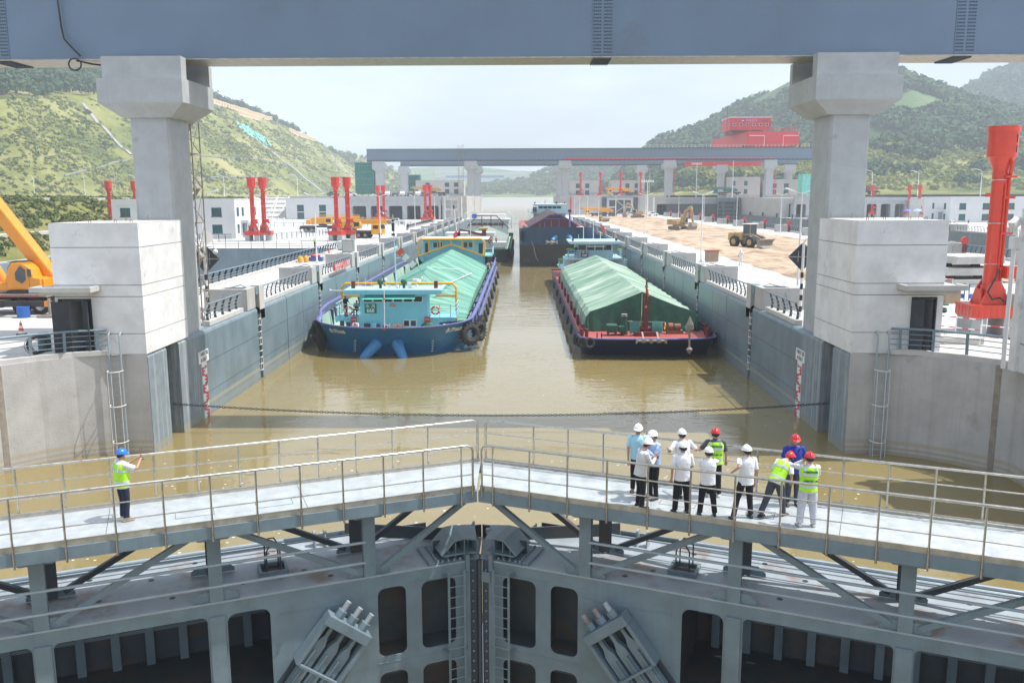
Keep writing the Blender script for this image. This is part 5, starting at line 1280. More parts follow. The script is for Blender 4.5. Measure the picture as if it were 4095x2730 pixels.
# ---- green covered barge 6389 (nearest, right)
t = thing('covered_barge', 'long low barge under a green tarpaulin with red fore deck, nearest on the right', 'barge', (11.1, 66, 0))
hull(t, 11.1, 5.3, 65.7, 2.0, 131, 1.62, 1.45, rake=1.9, m='navy_paint', rim='navy_paint', deck='deck_red', p=3.6, wl=.97)
b = B(); b.tube([(5.75, 68.2, 1.7), (5.75, 128, 1.7)], .07, 6); O(b, 'side_tube', 'dark_red')
b = B()
for s in (5.78, 16.4): b.box(s-.03, s+.03, 68, 130, 1.46, 1.9)
O(b, 'low_coaming', 'dark_red')
b = B(); b.tube([(x, y, 1.62) for x, y in outline(11.1, 5.36, 65.66, 2.0, 130, p=3.6)], .07, 8); O(b, 'rubbing_strake', 'purple_paint', smooth=True)
for k, y in enumerate((69, 74.6, 79.3, 84.5, 90.5, 96.9, 104, 111)):
    b = B(); b.box(6.0, 6.22, y-.15, y+.15, 1.45, 2.35); O(b, 'side_post', 'dark_red')
    b = B(); b.box(15.95, 16.17, y-.15, y+.15, 1.45, 2.35); O(b, 'side_post', 'dark_red')
def tarp(t, x0, x1, y0, y1, ze, zs, zr, ym):
    xm = (x0+x1)/2; rj = random.Random(4)
    rings = []; n = 96
    for i in range(n+1):
        y = y0+(y1-y0)*i/n; q = .17*abs(math.cos(PI*i/6))**.6*2-.2; q2 = -.3 if abs(y-ym) < .8 else 0
        row = [(x0-.15*0+rj.uniform(-.05, .05), y, ze), (x0+.2, y, zs-.35+q*.4), (x0+.55, y, zs+q+q2)]
        for f in (.33, .66): row.append((x0+.55+(xm-x0-.6)*f, y, zs+(zr-zs)*f-.10*math.sin(PI*f)+q+q2+rj.uniform(-.012, .012)))
        row.append((xm, y, zr+q*.6+q2))
        for f in (.66, .33): row.append((x1-.55-(x1-.6-xm)*f, y, zs+(zr-zs)*f-.10*math.sin(PI*f)+q+q2+rj.uniform(-.03, .03)))
        row += [(x1-.55, y, zs+q+q2), (x1-.2, y, zs-.35+q*.4), (x1, y, ze)]
        rings.append(row)
    b = B(); b.loft(rings, cap=False, closed=False); return b.obj('tarpaulin', 'tarp_pale', t, world=True), rings
tp, rg = tarp(t, 6.35, 16.0, 71.0, 117, 1.6, 2.95, 4.62, 97)
# dark folded end sheet
fr = rg[0]; b = B(); vs = []; n = 40
for j in range(7):
    for i in range(n+1):
        f = i/n*(len(fr)-1); a = int(min(f, len(fr)-2)); q = Vector(fr[a]).lerp(Vector(fr[a+1]), f-a); z = 1.5+(q.z-1.5)*j/6
        vs.append((q.x, 70.97-.28*(1-j/6)+.10*math.sin(i*1.9+j*.3)*(1-j/6), z))
b.add(vs, [(j*(n+1)+i, j*(n+1)+i+1, (j+1)*(n+1)+i+1, (j+1)*(n+1)+i) for j in range(6) for i in range(n)])
b.obj('tarpaulin_end', 'tarp_dark', t, world=True, smooth=True)
b = B(); b.tube([(11.1, 70.6, 4.6), (10.85, 68.8, 3.0), (10.6, 68.6, 1.6)], .02, 4); b.tube([(11.1, 70.6, 4.6), (11.0, 70.2, 1.7)], .02, 4); O(b, 'guy_rope', 'cardboard')
# foremast and gear
b = B(); b.box(11.0, 11.3, 68.35, 68.65, 1.45, 4.4); O(b, 'foremast_post', 'dark_red'); O(B().tube([(11.15, 68.5, 4.4), (11.15, 68.5, 5.95)], .07, 8), 'foremast', 'dark_red')
b = B(); b.cyl((11.15, 68.5, 5.3), (11.15, 68.5, 5.5), .13); b.cyl((11.15, 68.5, 5.9), (11.15, 68.5, 6.05), .06); O(b, 'mast_lamp', 'dusty_steel'); O(B().tube([(11.2, 68.4, 5.2), (11.22, 68.35, 4.9), (11.28, 68.4, 4.6)], .08, 6), 'wind_sock', 'life_ring'); O(B().ball((11.1, 68.3, 3.75), .11), 'red_lamp', 'sign_red')
b = B(); b.tube([(9.7, 68.6, 2.6), (12.7, 68.6, 2.5)], .035, 6); O(b, 'rope_bar', 'dusty_steel')
for x, nm in ((10.25, 0), (12.05, 0)):
    b = B()
    for k in range(9): 
        xx = x-.35+k*.09; b.tube([(xx, 68.52, 2.6), (xx-.03, 68.35, 2.1), (xx+.02, 68.4, 1.6+.06*(k % 3)), (xx+.06, 68.65, 1.7), (xx+.05, 68.68, 2.55)], .045, 5)
    O(b, 'hanging_rope', 'rope_teal', smooth=True)
b = B(); b.box(10.3, 12.0, 68.0, 69.2, 1.46, 1.8); b.cyl((10.4, 68.6, 2.0), (11.9, 68.6, 2.0), .22); O(b, 'windlass', 'dark_red')
b = B(); b.box(8.0, 8.9, 68.3, 69.2, 1.7, 2.35); b.box(8.95, 9.5, 68.4, 69.1, 1.7, 2.2); O(b, 'covered_gear', 'tarp_dark', bevel=.1)
b = B(); [b.box(x, x+.12, 68.4, 69, 1.46, 1.7) for x in (8.1, 8.7, 9.3)]; O(b, 'gear_stand', 'dark_red')
b = B(); b.cyl((9.5, 69.2, 1.46), (9.5, 69.2, 2.9), .3, .2); O(b, 'covered_gear', 'tarp_dark', smooth=True); O(B().cyl((9.5, 69.2, 2.9), (9.5, 69.2, 3.1), .25), 'vent_head', 'dusty_steel')
b = B(); b.cyl((13.6, 69.5, 2.0), (14.1, 69.5, 2.0), .28, n=14); b.cyl((13.1, 69.5, 2.0), (13.5, 69.5, 2.0), .33, n=14); b.box(13.0, 14.3, 69.2, 69.8, 1.46, 1.75); O(b, 'winch', 'brown_rust', smooth=True)
O(B().torus((12.85, 69.5, 2.05), (1, 0, 0), .3, .04), 'hand_wheel', 'frame_yellow'); b = B()
for k in range(5): b.torus((14.6, 69.4, 1.75+.05*k), (.1*k, -.5, 1), .26-.02*k, .04, 16, 5)
O(b, 'rope_coil', 'net_green')
for x, y in ((5.95, 67.6), (6.35, 67.6), (15.9, 67.6), (16.2, 68.2)): O(B().cyl((x, y, 1.46), (x, y, 2.15), .15), 'bollard', 'dark_red')
for x, y in ((7.1, 66.7), (7.45, 66.7)): O(B().cyl((x, y, 1.46), (x, y, 1.95), .05), 'bollard', 'dark_red')
def anchor(loc, rz, label, down=False):
    t2 = thing('anchor', label, 'anchor', loc, rz)
    if not down:
        b = B(); b.bar((0, .9, .5), (0, -.1, .05), .12, .10); b.obj('shank', 'anchor_metal', t2)
        b = B(); b.cyl((-.55, -.15, 0), (.55, -.15, 0), .09)
        for s in (-1, 1): b.loft([[(s*.45, -.2, -.16), (s*.45, -.2, .16), (s*.45, -.05, .16), (s*.45, -.05, -.16)], [(s*.62, -.3, -.2), (s*.62, -.3, .2), (s*.62, -.1, .2), (s*.62, -.1, -.2)]])
        b.cb((0, -.2, 0), (.3, .25, .25)); b.obj('flukes', 'anchor_metal', t2)
    else:
        b = B(); b.bar((0, .05, 1.2), (0, -.12, -.6), .16, .12); b.obj('shank', 'anchor_metal', t2)
        rg_ = lambda pr: [[(w*math.cos(q), y+.5*w*math.sin(q), z) for q in [2*PI*i/8 for i in range(8)]] for z, w, y in pr]
        B().loft(rg_([(.7, .14, 0), (.95, .33, -.02), (1.3, .30, -.03), (1.65, .14, -.02), (1.95, .03, 0)])).obj('fluke', 'anchor_metal', t2); B().loft(rg_([(-.42, .10, -.12), (-.6, .26, -.15), (-.72, .22, -.16), (-.95, .03, -.18)])).obj('crown', 'anchor_metal', t2)
    return t2
anchor((10.6, 65.75, 1.5), 0, 'left one of two grey stock anchors on the barge bow'); anchor((11.75, 65.75, 1.5), 0, 'right one of two grey stock anchors on the barge bow')
anchor((14.1, 65.65, 1.45), 0, 'tall brown spade anchor hanging over the right part of the barge bow', True)
grp = 'tyre fenders along the covered barge'
for k, (x, y, z, a) in enumerate(((6.45, 65.6, 1.35, (.2, -1, .1)), (5.95, 66.0, 1.3, (-.5, -.8, .1)), (5.65, 66.9, 1.3, (-.9, -.4, .1)), (5.55, 69.5, 1.0, (-1, 0, .1)), (5.55, 75, 1.0, (-1, 0, .1)), (5.55, 81, .95, (-1, 0, .1)), (5.55, 88.5, .95, (-1, 0, .1)), (5.55, 96.5, .95, (-1, 0, .1)), (5.55, 105, .95, (-1, 0, .1)), (5.55, 114, .95, (-1, 0, .1)))):
    tyre((x, y, z), a, .33, .11, 'small black tyre along the left side of the covered barge, %s from the bow' % ORD[k], grp, tread=False)
tyre((16.6, 68.0, 1.3), (1, -.3, 0), .35, .14, 'black tyre fender between the barge bow and the right wall', grp, tread=False)
# wheelhouse
b = B(); b.box(7.4, 15.6, 122.6, 129.5, 1.45, 3.7); O(b, 'lower_house', 'cabin_pale')
b = B(); b.box(7.75, 15.45, 121.6, 129.8, 3.7, 3.95); b.box(6.6, 16.2, 122.2, 129.8, 2.35, 2.5); O(b, 'bridge_deck', 'cabin_pale')
b = B(); b.box(9.0, 14.2, 122.6, 128, 3.95, 5.9); O(b, 'wheelhouse', 'cabin_pale')
b = B(); b.prism([(7.9, 6.0), (8.1, 5.9), (14.95, 5.9), (15.15, 6.0), (15.2, 6.3), (7.85, 6.3)], 'y', 121.4, 128.6); O(b, 'wheelhouse_roof', 'cabin_pale', bevel=.05)
windows(t, 9.2, 14.0, 122.6, 4.95, 5.75, 4, frame='sign_white'); windows(t, 8.6, 14.6, 122.6, 2.7, 3.4, 6, frame='sign_white')
O(B().box(10.3, 13.0, 121.2, 121.5, 5.55, 5.62), 'awning', 'sign_white')
sg = O(B().box(9.6, 10.6, 121.5, 121.54, 4.1, 4.95), 'name_board', 'letter_dark'); text('通 海', .36, 'letter_white', sg, (10.1, 121.48, 4.73), FRONT, world=True); text('6389', .36, 'letter_white', sg, (10.1, 121.48, 4.33), FRONT, world=True, bold=.02)
b = B(); rails(b, [(7.85, 124.5), (7.85, 121.65), (15.35, 121.65), (15.35, 124.5)], 3.95, 5.0, 3); rails(b, [(6.65, 126), (6.65, 122.3), (7.3, 121.9)], 2.5, 3.6, 3); rails(b, [(16.15, 126), (16.15, 122.3), (15.6, 121.9)], 2.5, 3.6, 3); O(b, 'bridge_railing', 'cabin_pale')
b = B(); b.ball((8.2, 122.2, 5.15), .55, 8, 5, (1.3, .6, .35)); b.ball((15.0, 122.2, 5.1), .4, 8, 5, (1, .6, .4)); b.ball((6.8, 122.5, 3.6), .35, 8, 5); O(b, 'potted_plants', 'plant_green')
O(B().box(7.6, 8.8, 122.0, 122.5, 4.8, 5.0), 'plant_trough', 'sign_blue')
b = B(); b.cyl((10.0, 123, 6.3), (10.0, 123, 8.3), .05); b.cyl((11.4, 123, 6.3), (11.4, 123, 9.2), .05); b.cyl((9.3, 123, 6.3), (9.3, 123, 7.2), .03); b.cyl((12.4, 123, 6.3), (12.4, 123, 7.6), .05); O(b, 'roof_mast', 'sign_white')
f = B(); f.add([(12.3, 123, 8.6), (12.9, 123, 8.3), (13.1, 123, 7.4), (12.7, 123, 7.6)], [(0,1,2,3)]); O(f, 'signal_flag', 'life_ring'); b = B(); b.box(14.4, 14.7, 122, 122.3, 6.3, 6.7); b.box(8.3, 8.6, 122, 122.3, 6.3, 6.6); O(b, 'searchlight_box', 'dark_red')
O(B().prism([(6.2, 2.0), (7.4, 2.0), (7.4, 1.6)], 'y', 120.5, 122), 'side_ramp', 'deck_red')
person('dark clothed man at the left rail of the barge bridge', (8.9, 122.1, 3.95), R(180), 'cloth_navy', 'cloth_black', fingers=False)

# ---- big navy ship (centre)
t = thing('cargo_ship', 'big empty dark blue ship with high round bow and brown hatch gable, centre right', 'ship', (7.8, 156, 0))
hull(t, 7.8, 7.0, 155.3, 7.0, 236, 7.15, 6.2, rake=1.5, m='hull_navy', rim='hull_navy', deck='deck_red', p=2.6, low='hull_black', wl=.985, zside=6.2)
b = B(); b.add([(2.0, 172, 6.1), (13.6, 172, 6.1), (8.9, 172, 9.0), (7.9, 172, 9.25), (6.9, 172, 9.0)], [(0,1,2,3,4)]); b.add([(2.0, 172, 6.1), (13.6, 172, 6.1), (8.9, 172, 9.0), (7.9, 172, 9.25), (6.9, 172, 9.0), (2.0, 218, 6.1), (13.6, 218, 6.1), (8.9, 218, 9.0), (7.9, 218, 9.25), (6.9, 218, 9.0)], [(1,6,7,2),(2,7,8,3),(3,8,9,4),(4,9,5,0)]); O(b, 'hatch_gable', 'hatch_brown')
b = B(); b.bar((2.0, 171.9, 6.2), (6.9, 171.9, 9.0), .2, .22, up=(0,1,0)); b.bar((13.6, 171.9, 6.2), (8.9, 171.9, 9.0), .2, .22, up=(0,1,0)); b.bar((6.9, 171.9, 9.0), (8.9, 171.9, 9.0), .2, .22, up=(0,1,0)); b.bar((5.9, 171.9, 8.2), (9.9, 171.9, 8.2), .1, .1); O(b, 'gable_frame', 'purple_paint')
O(B().cyl((10.1, 160, 6.2), (10.1, 160, 9.9), .17), 'foremast', 'purple_paint'); b = B(); b.box(9.8, 10.4, 159.8, 160.3, 9.7, 10.1); O(b, 'mast_lamp', 'black_steel')
b = B()
for x, h in ((4.6, .6), (5.5, .9), (6.7, 1.3), (8.1, 1.4), (11.4, 1.3), (12.7, .9)): b.cyl((x, 159.5, 6.2), (x, 159.5, 7.15+h*.8), .05)
O(b, 'bow_stanchion', 'purple_paint')
for x0, x1, z1 in ((7.9, 6.75, 4.75), (9.35, 10.2, 4.9)): O(B().tube([(x0, 158.4, 6.3), (x0*.97+x1*.03, 156.6, 5.8), (x1, 155.2, z1)], [.6, .52, .36], 16), 'hawse_pipe', 'hawse_blue', smooth=True)
b = B(); b.cyl((5.8, 155.0, 4.45), (7.5, 155.0, 4.45), .18); b.ball((6.6, 154.9, 4.4), .38, sq=(1, .6, 1)); b.cyl((5.75, 155, 4.15), (5.75, 155, 4.8), .2); b.cyl((7.55, 155, 4.15), (7.55, 155, 4.8), .2); tag(b.obj('anchor', 'anchor_metal'), 'rusty anchor held in the left hawse pipe of the big navy ship', 'anchor')
b = B()
pts = [(2.6, 157.8, 5.6), (3.1, 157.1, 4.6), (3.5, 157.0, 3.4), (3.7, 156.95, 2.4), (4.0, 157.1, 1.4), (4.6, 157.2, .7), (5.2, 157.3, .2)]
b.tube(pts, [.03, .07, .09, .1, .09, .07, .03], 6); O(b, 'paint_scrape', 'dusty_steel')
b = B(); b.ball((12.0, 160, 6.6), .9, 8, 5, (1.2, .6, .6)); b.ball((6.5, 160, 6.6), .6, 8, 5, (1.2, .6, .5)); O(b, 'rope_heap', 'sign_white')
b = B(); b.box(4.4, 12.4, 220, 232, 6, 8.3); O(b, 'lower_house', 'cabin_pale'); b = B(); b.box(3.7, 13.3, 218.5, 232, 8.3, 8.5); O(b, 'bridge_deck', 'cabin_pale')
O(B().box(5.5, 11.4, 220, 230, 8.5, 10.2), 'wheelhouse', 'cabin_pale'); O(B().box(4.3, 12.6, 218.6, 231, 10.2, 10.7), 'wheelhouse_roof', 'cabin_pale', bevel=.06)
windows(t, 5.6, 11.3, 220, 9.5, 10.1, 5, frame='sign_white'); windows(t, 5.4, 7.4, 220, 7.5, 8.1, 2); windows(t, 9.5, 11.5, 220, 7.5, 8.1, 2)
O(B().box(4.0, 13.1, 218.5, 218.55, 8.5, 9.5), 'bridge_apron', 'cabin_pale')
sg = O(B().box(7.25, 8.3, 218.44, 218.49, 8.6, 9.4), 'name_board', 'sign_blue'); text('8001', .42, 'letter_white', sg, (7.78, 218.42, 8.8), FRONT, world=True); text('永通', .36, 'letter_white', sg, (7.78, 218.42, 9.2), FRONT, world=True)
b = B(); rails(b, [(3.0, 226), (3.0, 218.5), (4.0, 217.5)], 8.4, 9.5, 3); rails(b, [(13.9, 226), (13.9, 218.5)], 6.3, 7.5, 3); b.bar((3.2, 219, 6.2), (5.6, 219, 8.2), .06, .06); b.bar((2.4, 218, 6.2), (4.0, 218, 9.4), .05, .05); O(b, 'bridge_railing', 'cabin_pale')
b = B(); [b.box(x-.15, x+.15, 222, 222.4, 10.7, z) for x, z in ((4.7, 11.2), (12.2, 11.1))]; b.box(9.9, 10.4, 221, 221.5, 10.7, 11.2); O(b, 'searchlight_box', 'black_steel'); O(B().box(7.2, 7.35, 222, 222.1, 10.7, 11.6), 'red_lamp_post', 'sign_red')
b = B(); b.box(1.0, 1.3, 158, 159.5, 4.6, 6.3); O(b, 'side_fender', 'black_rubber')
b = B(); b.ball((1.9, 160.5, 7.0), .5, 8, 5); b.box(1.5, 2.6, 160, 161, 6.2, 6.8); O(b, 'deck_clutter', 'dusty_steel')
pC = person('dark figure on the bridge wing of the big navy ship, farthest left', (4.4, 218.2, 8.5), R(180), 'cloth_black', 'cloth_black', fingers=False)
dup(pC, (4.9, 218.2, 8.5), R(160), 'dark figure on the bridge wing of the big navy ship, next to the left one')

# ---- dark green ship behind the blue boat
t = thing('cargo_ship', 'dark green hulled ship with white upper works and grey covered hold, behind the blue boat', 'ship', (-7.5, 166, 0))
hull(t, -7.5, 6.6, 164.5, 4.5, 243, 2.6, 1.6, rake=1.2, m='hull_darkgreen', rim='green_paint', deck='deck_mint', p=2.6)
b = B(); b.box(-12.6, -4.3, 167.5, 171, 1.6, 5.0); O(b, 'bow_house', 'cabin_white')
b = B(); b.box(-13.4, -3.9, 166.4, 171.6, 5.0, 5.75); O(b, 'bow_house_roof', 'cabin_white', bevel=.05); b = B(); b.box(-4.3, -1.6, 166, 170, 2.9, 3.9); O(b, 'wing_apron', 'cabin_white')
b = B(); rails(b, [(-4.2, 166), (-1.6, 166), (-1.6, 170)], 3.9, 4.7, 2); O(b, 'wing_railing', 'sign_white')
windows(t, -12.3, -4.5, 167.5, 4.0, 4.8, 7, frame='sign_white', glass='glass_dark')
b = B(); b.bar((-10.6, 165.5, 6.4), (-8.8, 165.8, 6.0), .35, .3); b.bar((-8.8, 165.8, 6.0), (-6.0, 166, 5.3), .5, .4); b.box(-6.3, -5.5, 165.6, 166.4, 4.2, 6.3); b.bar((-8.9, 165.9, 5.8), (-7.4, 166, 4.1), .15, .15); O(b, 'deck_crane', 'dark_red')
b = B(); b.cyl((-6.9, 165.5, 6.5), (-5.9, 165.5, 6.5), .32, n=12); b.cyl((-6.2, 165.5, 6.5), (-5.2, 165.5, 6.55), .24, n=12); O(b, 'crane_winch', 'gold')
for x in (-14.0, -12.9, -9.0): O(B().box(x, x+.95, 165.9, 166.4, 4.3, 5.1), 'roof_monitor', 'sign_white' if x > -13.5 else 'black_steel')
b = B(); b.cyl((-11.2, 167, 5.75), (-11.7, 167, 10.6), .1); O(b, 'signal_mast', 'sign_white'); b = B(); b.cyl((-11.7, 167, 10.2), (-11.7, 167, 10.9), .14); O(b, 'mast_lamp', 'black_steel')
f = B(); f.add([(-11.2, 166.4, 5.6), (-10.4, 166.4, 6.4), (-10.5, 166.4, 5.2), (-11.2, 166.4, 4.9)], [(0,1,2,3)]); O(f, 'red_flag', 'sign_red')
# covered hold and stern house
b = B()
rings = []
for i in range(27):
    y = 172+i*2.1; q = .12 if i % 3 == 0 else 0
    rings.append([(-13.2, y, 1.7), (-13.2, y, 2.8+q), (-8.2, y, 5.0+q), (-7.2, y, 5.0+q), (-2.1, y, 2.7+q), (-1.9, y, 1.7)])
b.loft(rings, closed=False); b.f = b.f[:-2]+[tuple(range(6)), tuple(range(156, 162))]
O(b, 'hold_cover', 'tarp_grey')
b = B(); [b.cyl((-1.35, y, 1.6), (-1.35, y, 2.5), .16) for y in range(170, 232, 5)]; O(b, 'side_posts', 'green_paint')
b = B(); b.box(-13.2, -2.2, 232, 240, 1.6, 6.2); O(b, 'stern_house', 'cabin_white'); O(B().box(-13.6, -1.7, 231.4, 240, 6.2, 6.7), 'house_roof', 'sign_white'); b = B(); b.box(-12.4, -3.0, 234, 239, 6.7, 7.9); O(b, 'upper_house', 'sign_white')
windows(t, -12.0, -3.4, 232, 4.9, 5.7, 6, frame='cabin_white')
b = B()
for p_, q_ in (((-13.2, 4.4), (-10.6, 7.6)), ((-10.6, 7.6), (-5.4, 7.6)), ((-5.4, 7.6), (-2.0, 4.2)), ((-11.6, 6.6), (-4.2, 6.6)), ((-13.0, 5.2), (-3.0, 5.2)), ((-9.2, 4.6), (-9.2, 7.6)), ((-6.8, 4.6), (-6.8, 7.6)), ((-3.8, 4.2), (-3.8, 5.2)), ((-12.3, 4.2), (-12.3, 5.2))): b.bar((p_[0], 230.5, p_[1]), (q_[0], 230.5, q_[1]), .22, .22)
O(b, 'brown_frame', 'dark_red')
b = B(); octo(b, -13.9, -1.4, 233, 4.2, 8.3, .16, .4); O(b, 'cream_frame', 'cabin_white'); b = B(); b.tube([(-12.6, 233, 8.45), (-2.6, 233, 8.5)], .12, 6); O(b, 'yellow_boom', 'frame_yellow'); O(B().box(-11.9, -10.7, 232.5, 233.4, 6.9, 8.0), 'blue_locker', 'sign_blue')
b = B()
for x in (-11.8, -9.4): b.cyl((x, 236, 7.9), (x, 236, 13.2), .08)
b.bar((-13.2, 236, 11.9), (-8.6, 236, 12.2), .08, .08); b.bar((-12.8, 236, 9.6), (-8.8, 236, 9.8), .08, .08); O(b, 'mast_pair', 'sign_white')
tyre((-4.6, 164.2, 1.5), (.1, -1, 0), .62, .28, 'big tyre hung on the dark bow behind the blue boat', tread=False)
grp = 'tyre fenders along the dark green ship'
for k in range(8): tyre((-.75, 170+k*7, 1.2), (1, 0, 0), .55, .22, 'black tyre on the right side of the dark green ship, %s from the bow' % ORD[k], grp, tread=False)
lifering((-4.6, 165.9, 4.2), (0, 1, 0), 'orange life ring on the white wing of the dark green ship')
pD = person('person in red and white life vest on the white wing of the dark green ship', (-4.9, 166.6, 3.6), R(180), 'cloth_white', 'cloth_navy', vest='life_red', fingers=False)
dup(pD, (-3.6, 167.0, 3.4), R(150), 'second person in red life vest on the white wing of the dark green ship')
# ------------------------------------------------------------------ hoists, cranes, plant, cars
def hoist(loc, label, group, rz=0, m='red_paint', h=11.0):
    t = thing('hydraulic_hoist', label, 'hydraulic hoist', loc, rz, group); k = h/11.2; g = m
    b = B(); b.box(-1.3, 1.3, -.9, .9, 1.0, 1.08); b.box(-1.35, 1.35, -.95, .95, 1.62, 1.7)
    b.box(-1.22, 1.22, -.8, .8, 1.08, 1.62)
    for x in np.arange(-1.3, 1.31, .325): b.box(x-.015, x+.015, -.93, .93, 1.08, 1.62)
    for y in np.arange(-.9, .91, .36): b.box(-1.33, 1.33, y-.015, y+.015, 1.08, 1.62)
    b.obj('base_frame', g, t)
    [B().box(x, x+.8, -.8, .8, 0, 1.0).obj('pedestal', 'column_concrete', t) for x in (-1.25, .45)]
    b = B()
    for s in (-1, 1):
        b.prism([(-.75, 1.7), (.75, 1.7), (.42, 2.6), (.2, 2.95), (-.2, 2.95), (-.42, 2.6)], 'y', s*.55-.06, s*.55+.06)
    for s in (-1, 1): b.prism([(-.5, 1.7), (.5, 1.7), (.3, 2.5), (-.3, 2.5)], 'x', s*.62-.05, s*.62+.05)
    b.obj('trunnion_bracket', g, t)
    B().cyl((0, 0, 1.75), (0, 0, 2.7), .5, .46, 18).obj('lower_collar', g, t, smooth=True)
    B().cyl((0, 0, 2.6), (0, 0, 9.0*k), .40, .37, 20).obj('cylinder', g, t, smooth=True)
    B().loft([ell((0, 0, 8.9*k), .37, .37, 20), ell((0, 0, 9.5*k), .62, .62, 20), ell((0, 0, 9.6*k), .72, .72, 20), ell((0, 0, 10.95*k), .74, .74, 20)]).obj('cup', g, t, smooth=True)
    b = B(); b.loft([ell((0, 0, 10.9*k), .79, .79, 20), ell((0, 0, 11.2*k), .79, .79, 20), ell((0, 0, 11.2*k), .6, .6, 20)]); b.obj('cup_rim', g, t, smooth=True)
    for z in (3.9, 6.1, 8.4):
        B().torus((0, 0, z*k), (0, 0, 1), .405, .03, 20, 6).obj('clamp_band', 'stainless', t, smooth=True)
    b = B(); b.tube([(.34, -.24, 2.9), (.36, -.26, 8.6*k), (.30, -.5, 8.9*k), (.25, -.62, 9.4*k)], .10, 8); b.tube([(.1, -.42, 3.2), (.12, -.42, 8.2*k)], .05, 6)
    b.obj('feed_pipe', g, t, smooth=True)
    b = B(); [b.box(.05, .62, -.52, -.2, z*k, z*k+.12) for z in (3.6, 5.5, 7.4, 8.5)]; [b.box(-.62, -.36, -.12, .12, z*k, z*k+.2) for z in (7.5,)]; b.obj('pipe_lug', g, t)
    b = B(); b.box(.35, 1.0, -.85, -.2, 3.1, 3.75); b.obj('valve_box', g, t)
    b = B(); b.tube([(.1, -.5, 3.6), (-.2, -.75, 3.1), (-.55, -.8, 2.4), (-.3, -.85, 2.0), (.1, -.85, 2.1), (.35, -.85, 1.9)], .05, 8)
    for q in range(5): b.tube([(.9, -.5-.05*q, 3.4-.1*q), (1.25, -.6, 3.1), (1.2, -.65, 2.4), (.8, -.75, 1.9)], .045, 6)
    b.obj('hose', 'black_rubber', t, smooth=True)
    b = B(); b.cb((.7, -.8, 2.0), (.3, .3, .6)); b.tube([(.8, -.9, 1.8), (1.4, -.9, 1.7), (1.4, -.9, .1)], .04, 6); b.obj('valve', 'dusty_steel', t)
    b = B(); b.box(.35, .38, -.70, -.66, 10.3*k, 10.75*k); b.box(.35, .38, -.70, -.66, 9.8*k, 10.2*k); b.obj('slot_window', 'black_steel', t)
    return t
hb_ = hoist((26.45, 46.6, 5), 'huge orange red hydraulic hoist column standing right behind the right white tower', 'hydraulic hoist columns', m='orange_red')
hr_ = hoist((-44.2, 153.3, 5), 'x', 'hydraulic hoist columns')
hr_['label'] = 'red hoist column of the left pair on the left platform, the right one'
for p, lab in (((-45.9, 152.4, 5), 'red hoist column of the left pair on the left platform, the left one'), ((-31.2, 152.5, 5), 'red hoist column of the middle pair on the left platform, the left one'), ((-29.6, 154.4, 5), 'red hoist column of the middle pair on the left platform, the right one'),
               ((-41.8, 262, 5), 'slim far red hoist column in front of the arches, left pair, left one'), ((-40.4, 264, 5), 'slim far red hoist column in front of the arches, left pair, right one'), ((-26.8, 255, 5), 'far red hoist column near the lock, right pair, left one'), ((-25.6, 257, 5), 'far red hoist column near the lock, right pair, right one'),
               ((-84, 180, 5), 'red hoist column far left in front of the green slope'), ((-79.5, 182, 5), 'red hoist column just left of the big left concrete column'),
               ((123.2, 305, 5), 'distant red hoist column just right of the right concrete column'), ((135.3, 303.6, 5), 'distant red hoist column with blue umbrellas at its foot, left one'), ((138.6, 303, 5), 'distant red hoist column with blue umbrellas at its foot, right one')):
    dup(hr_, p, random.uniform(-.4, .4), lab)
for k, x in enumerate((27.3, 36.0, 44.8, 53.6)): dup(hr_, (x, 385, 11.9), 0, 'thin far red hoist column on the upper lock head, %s from the left' % ORD[k])

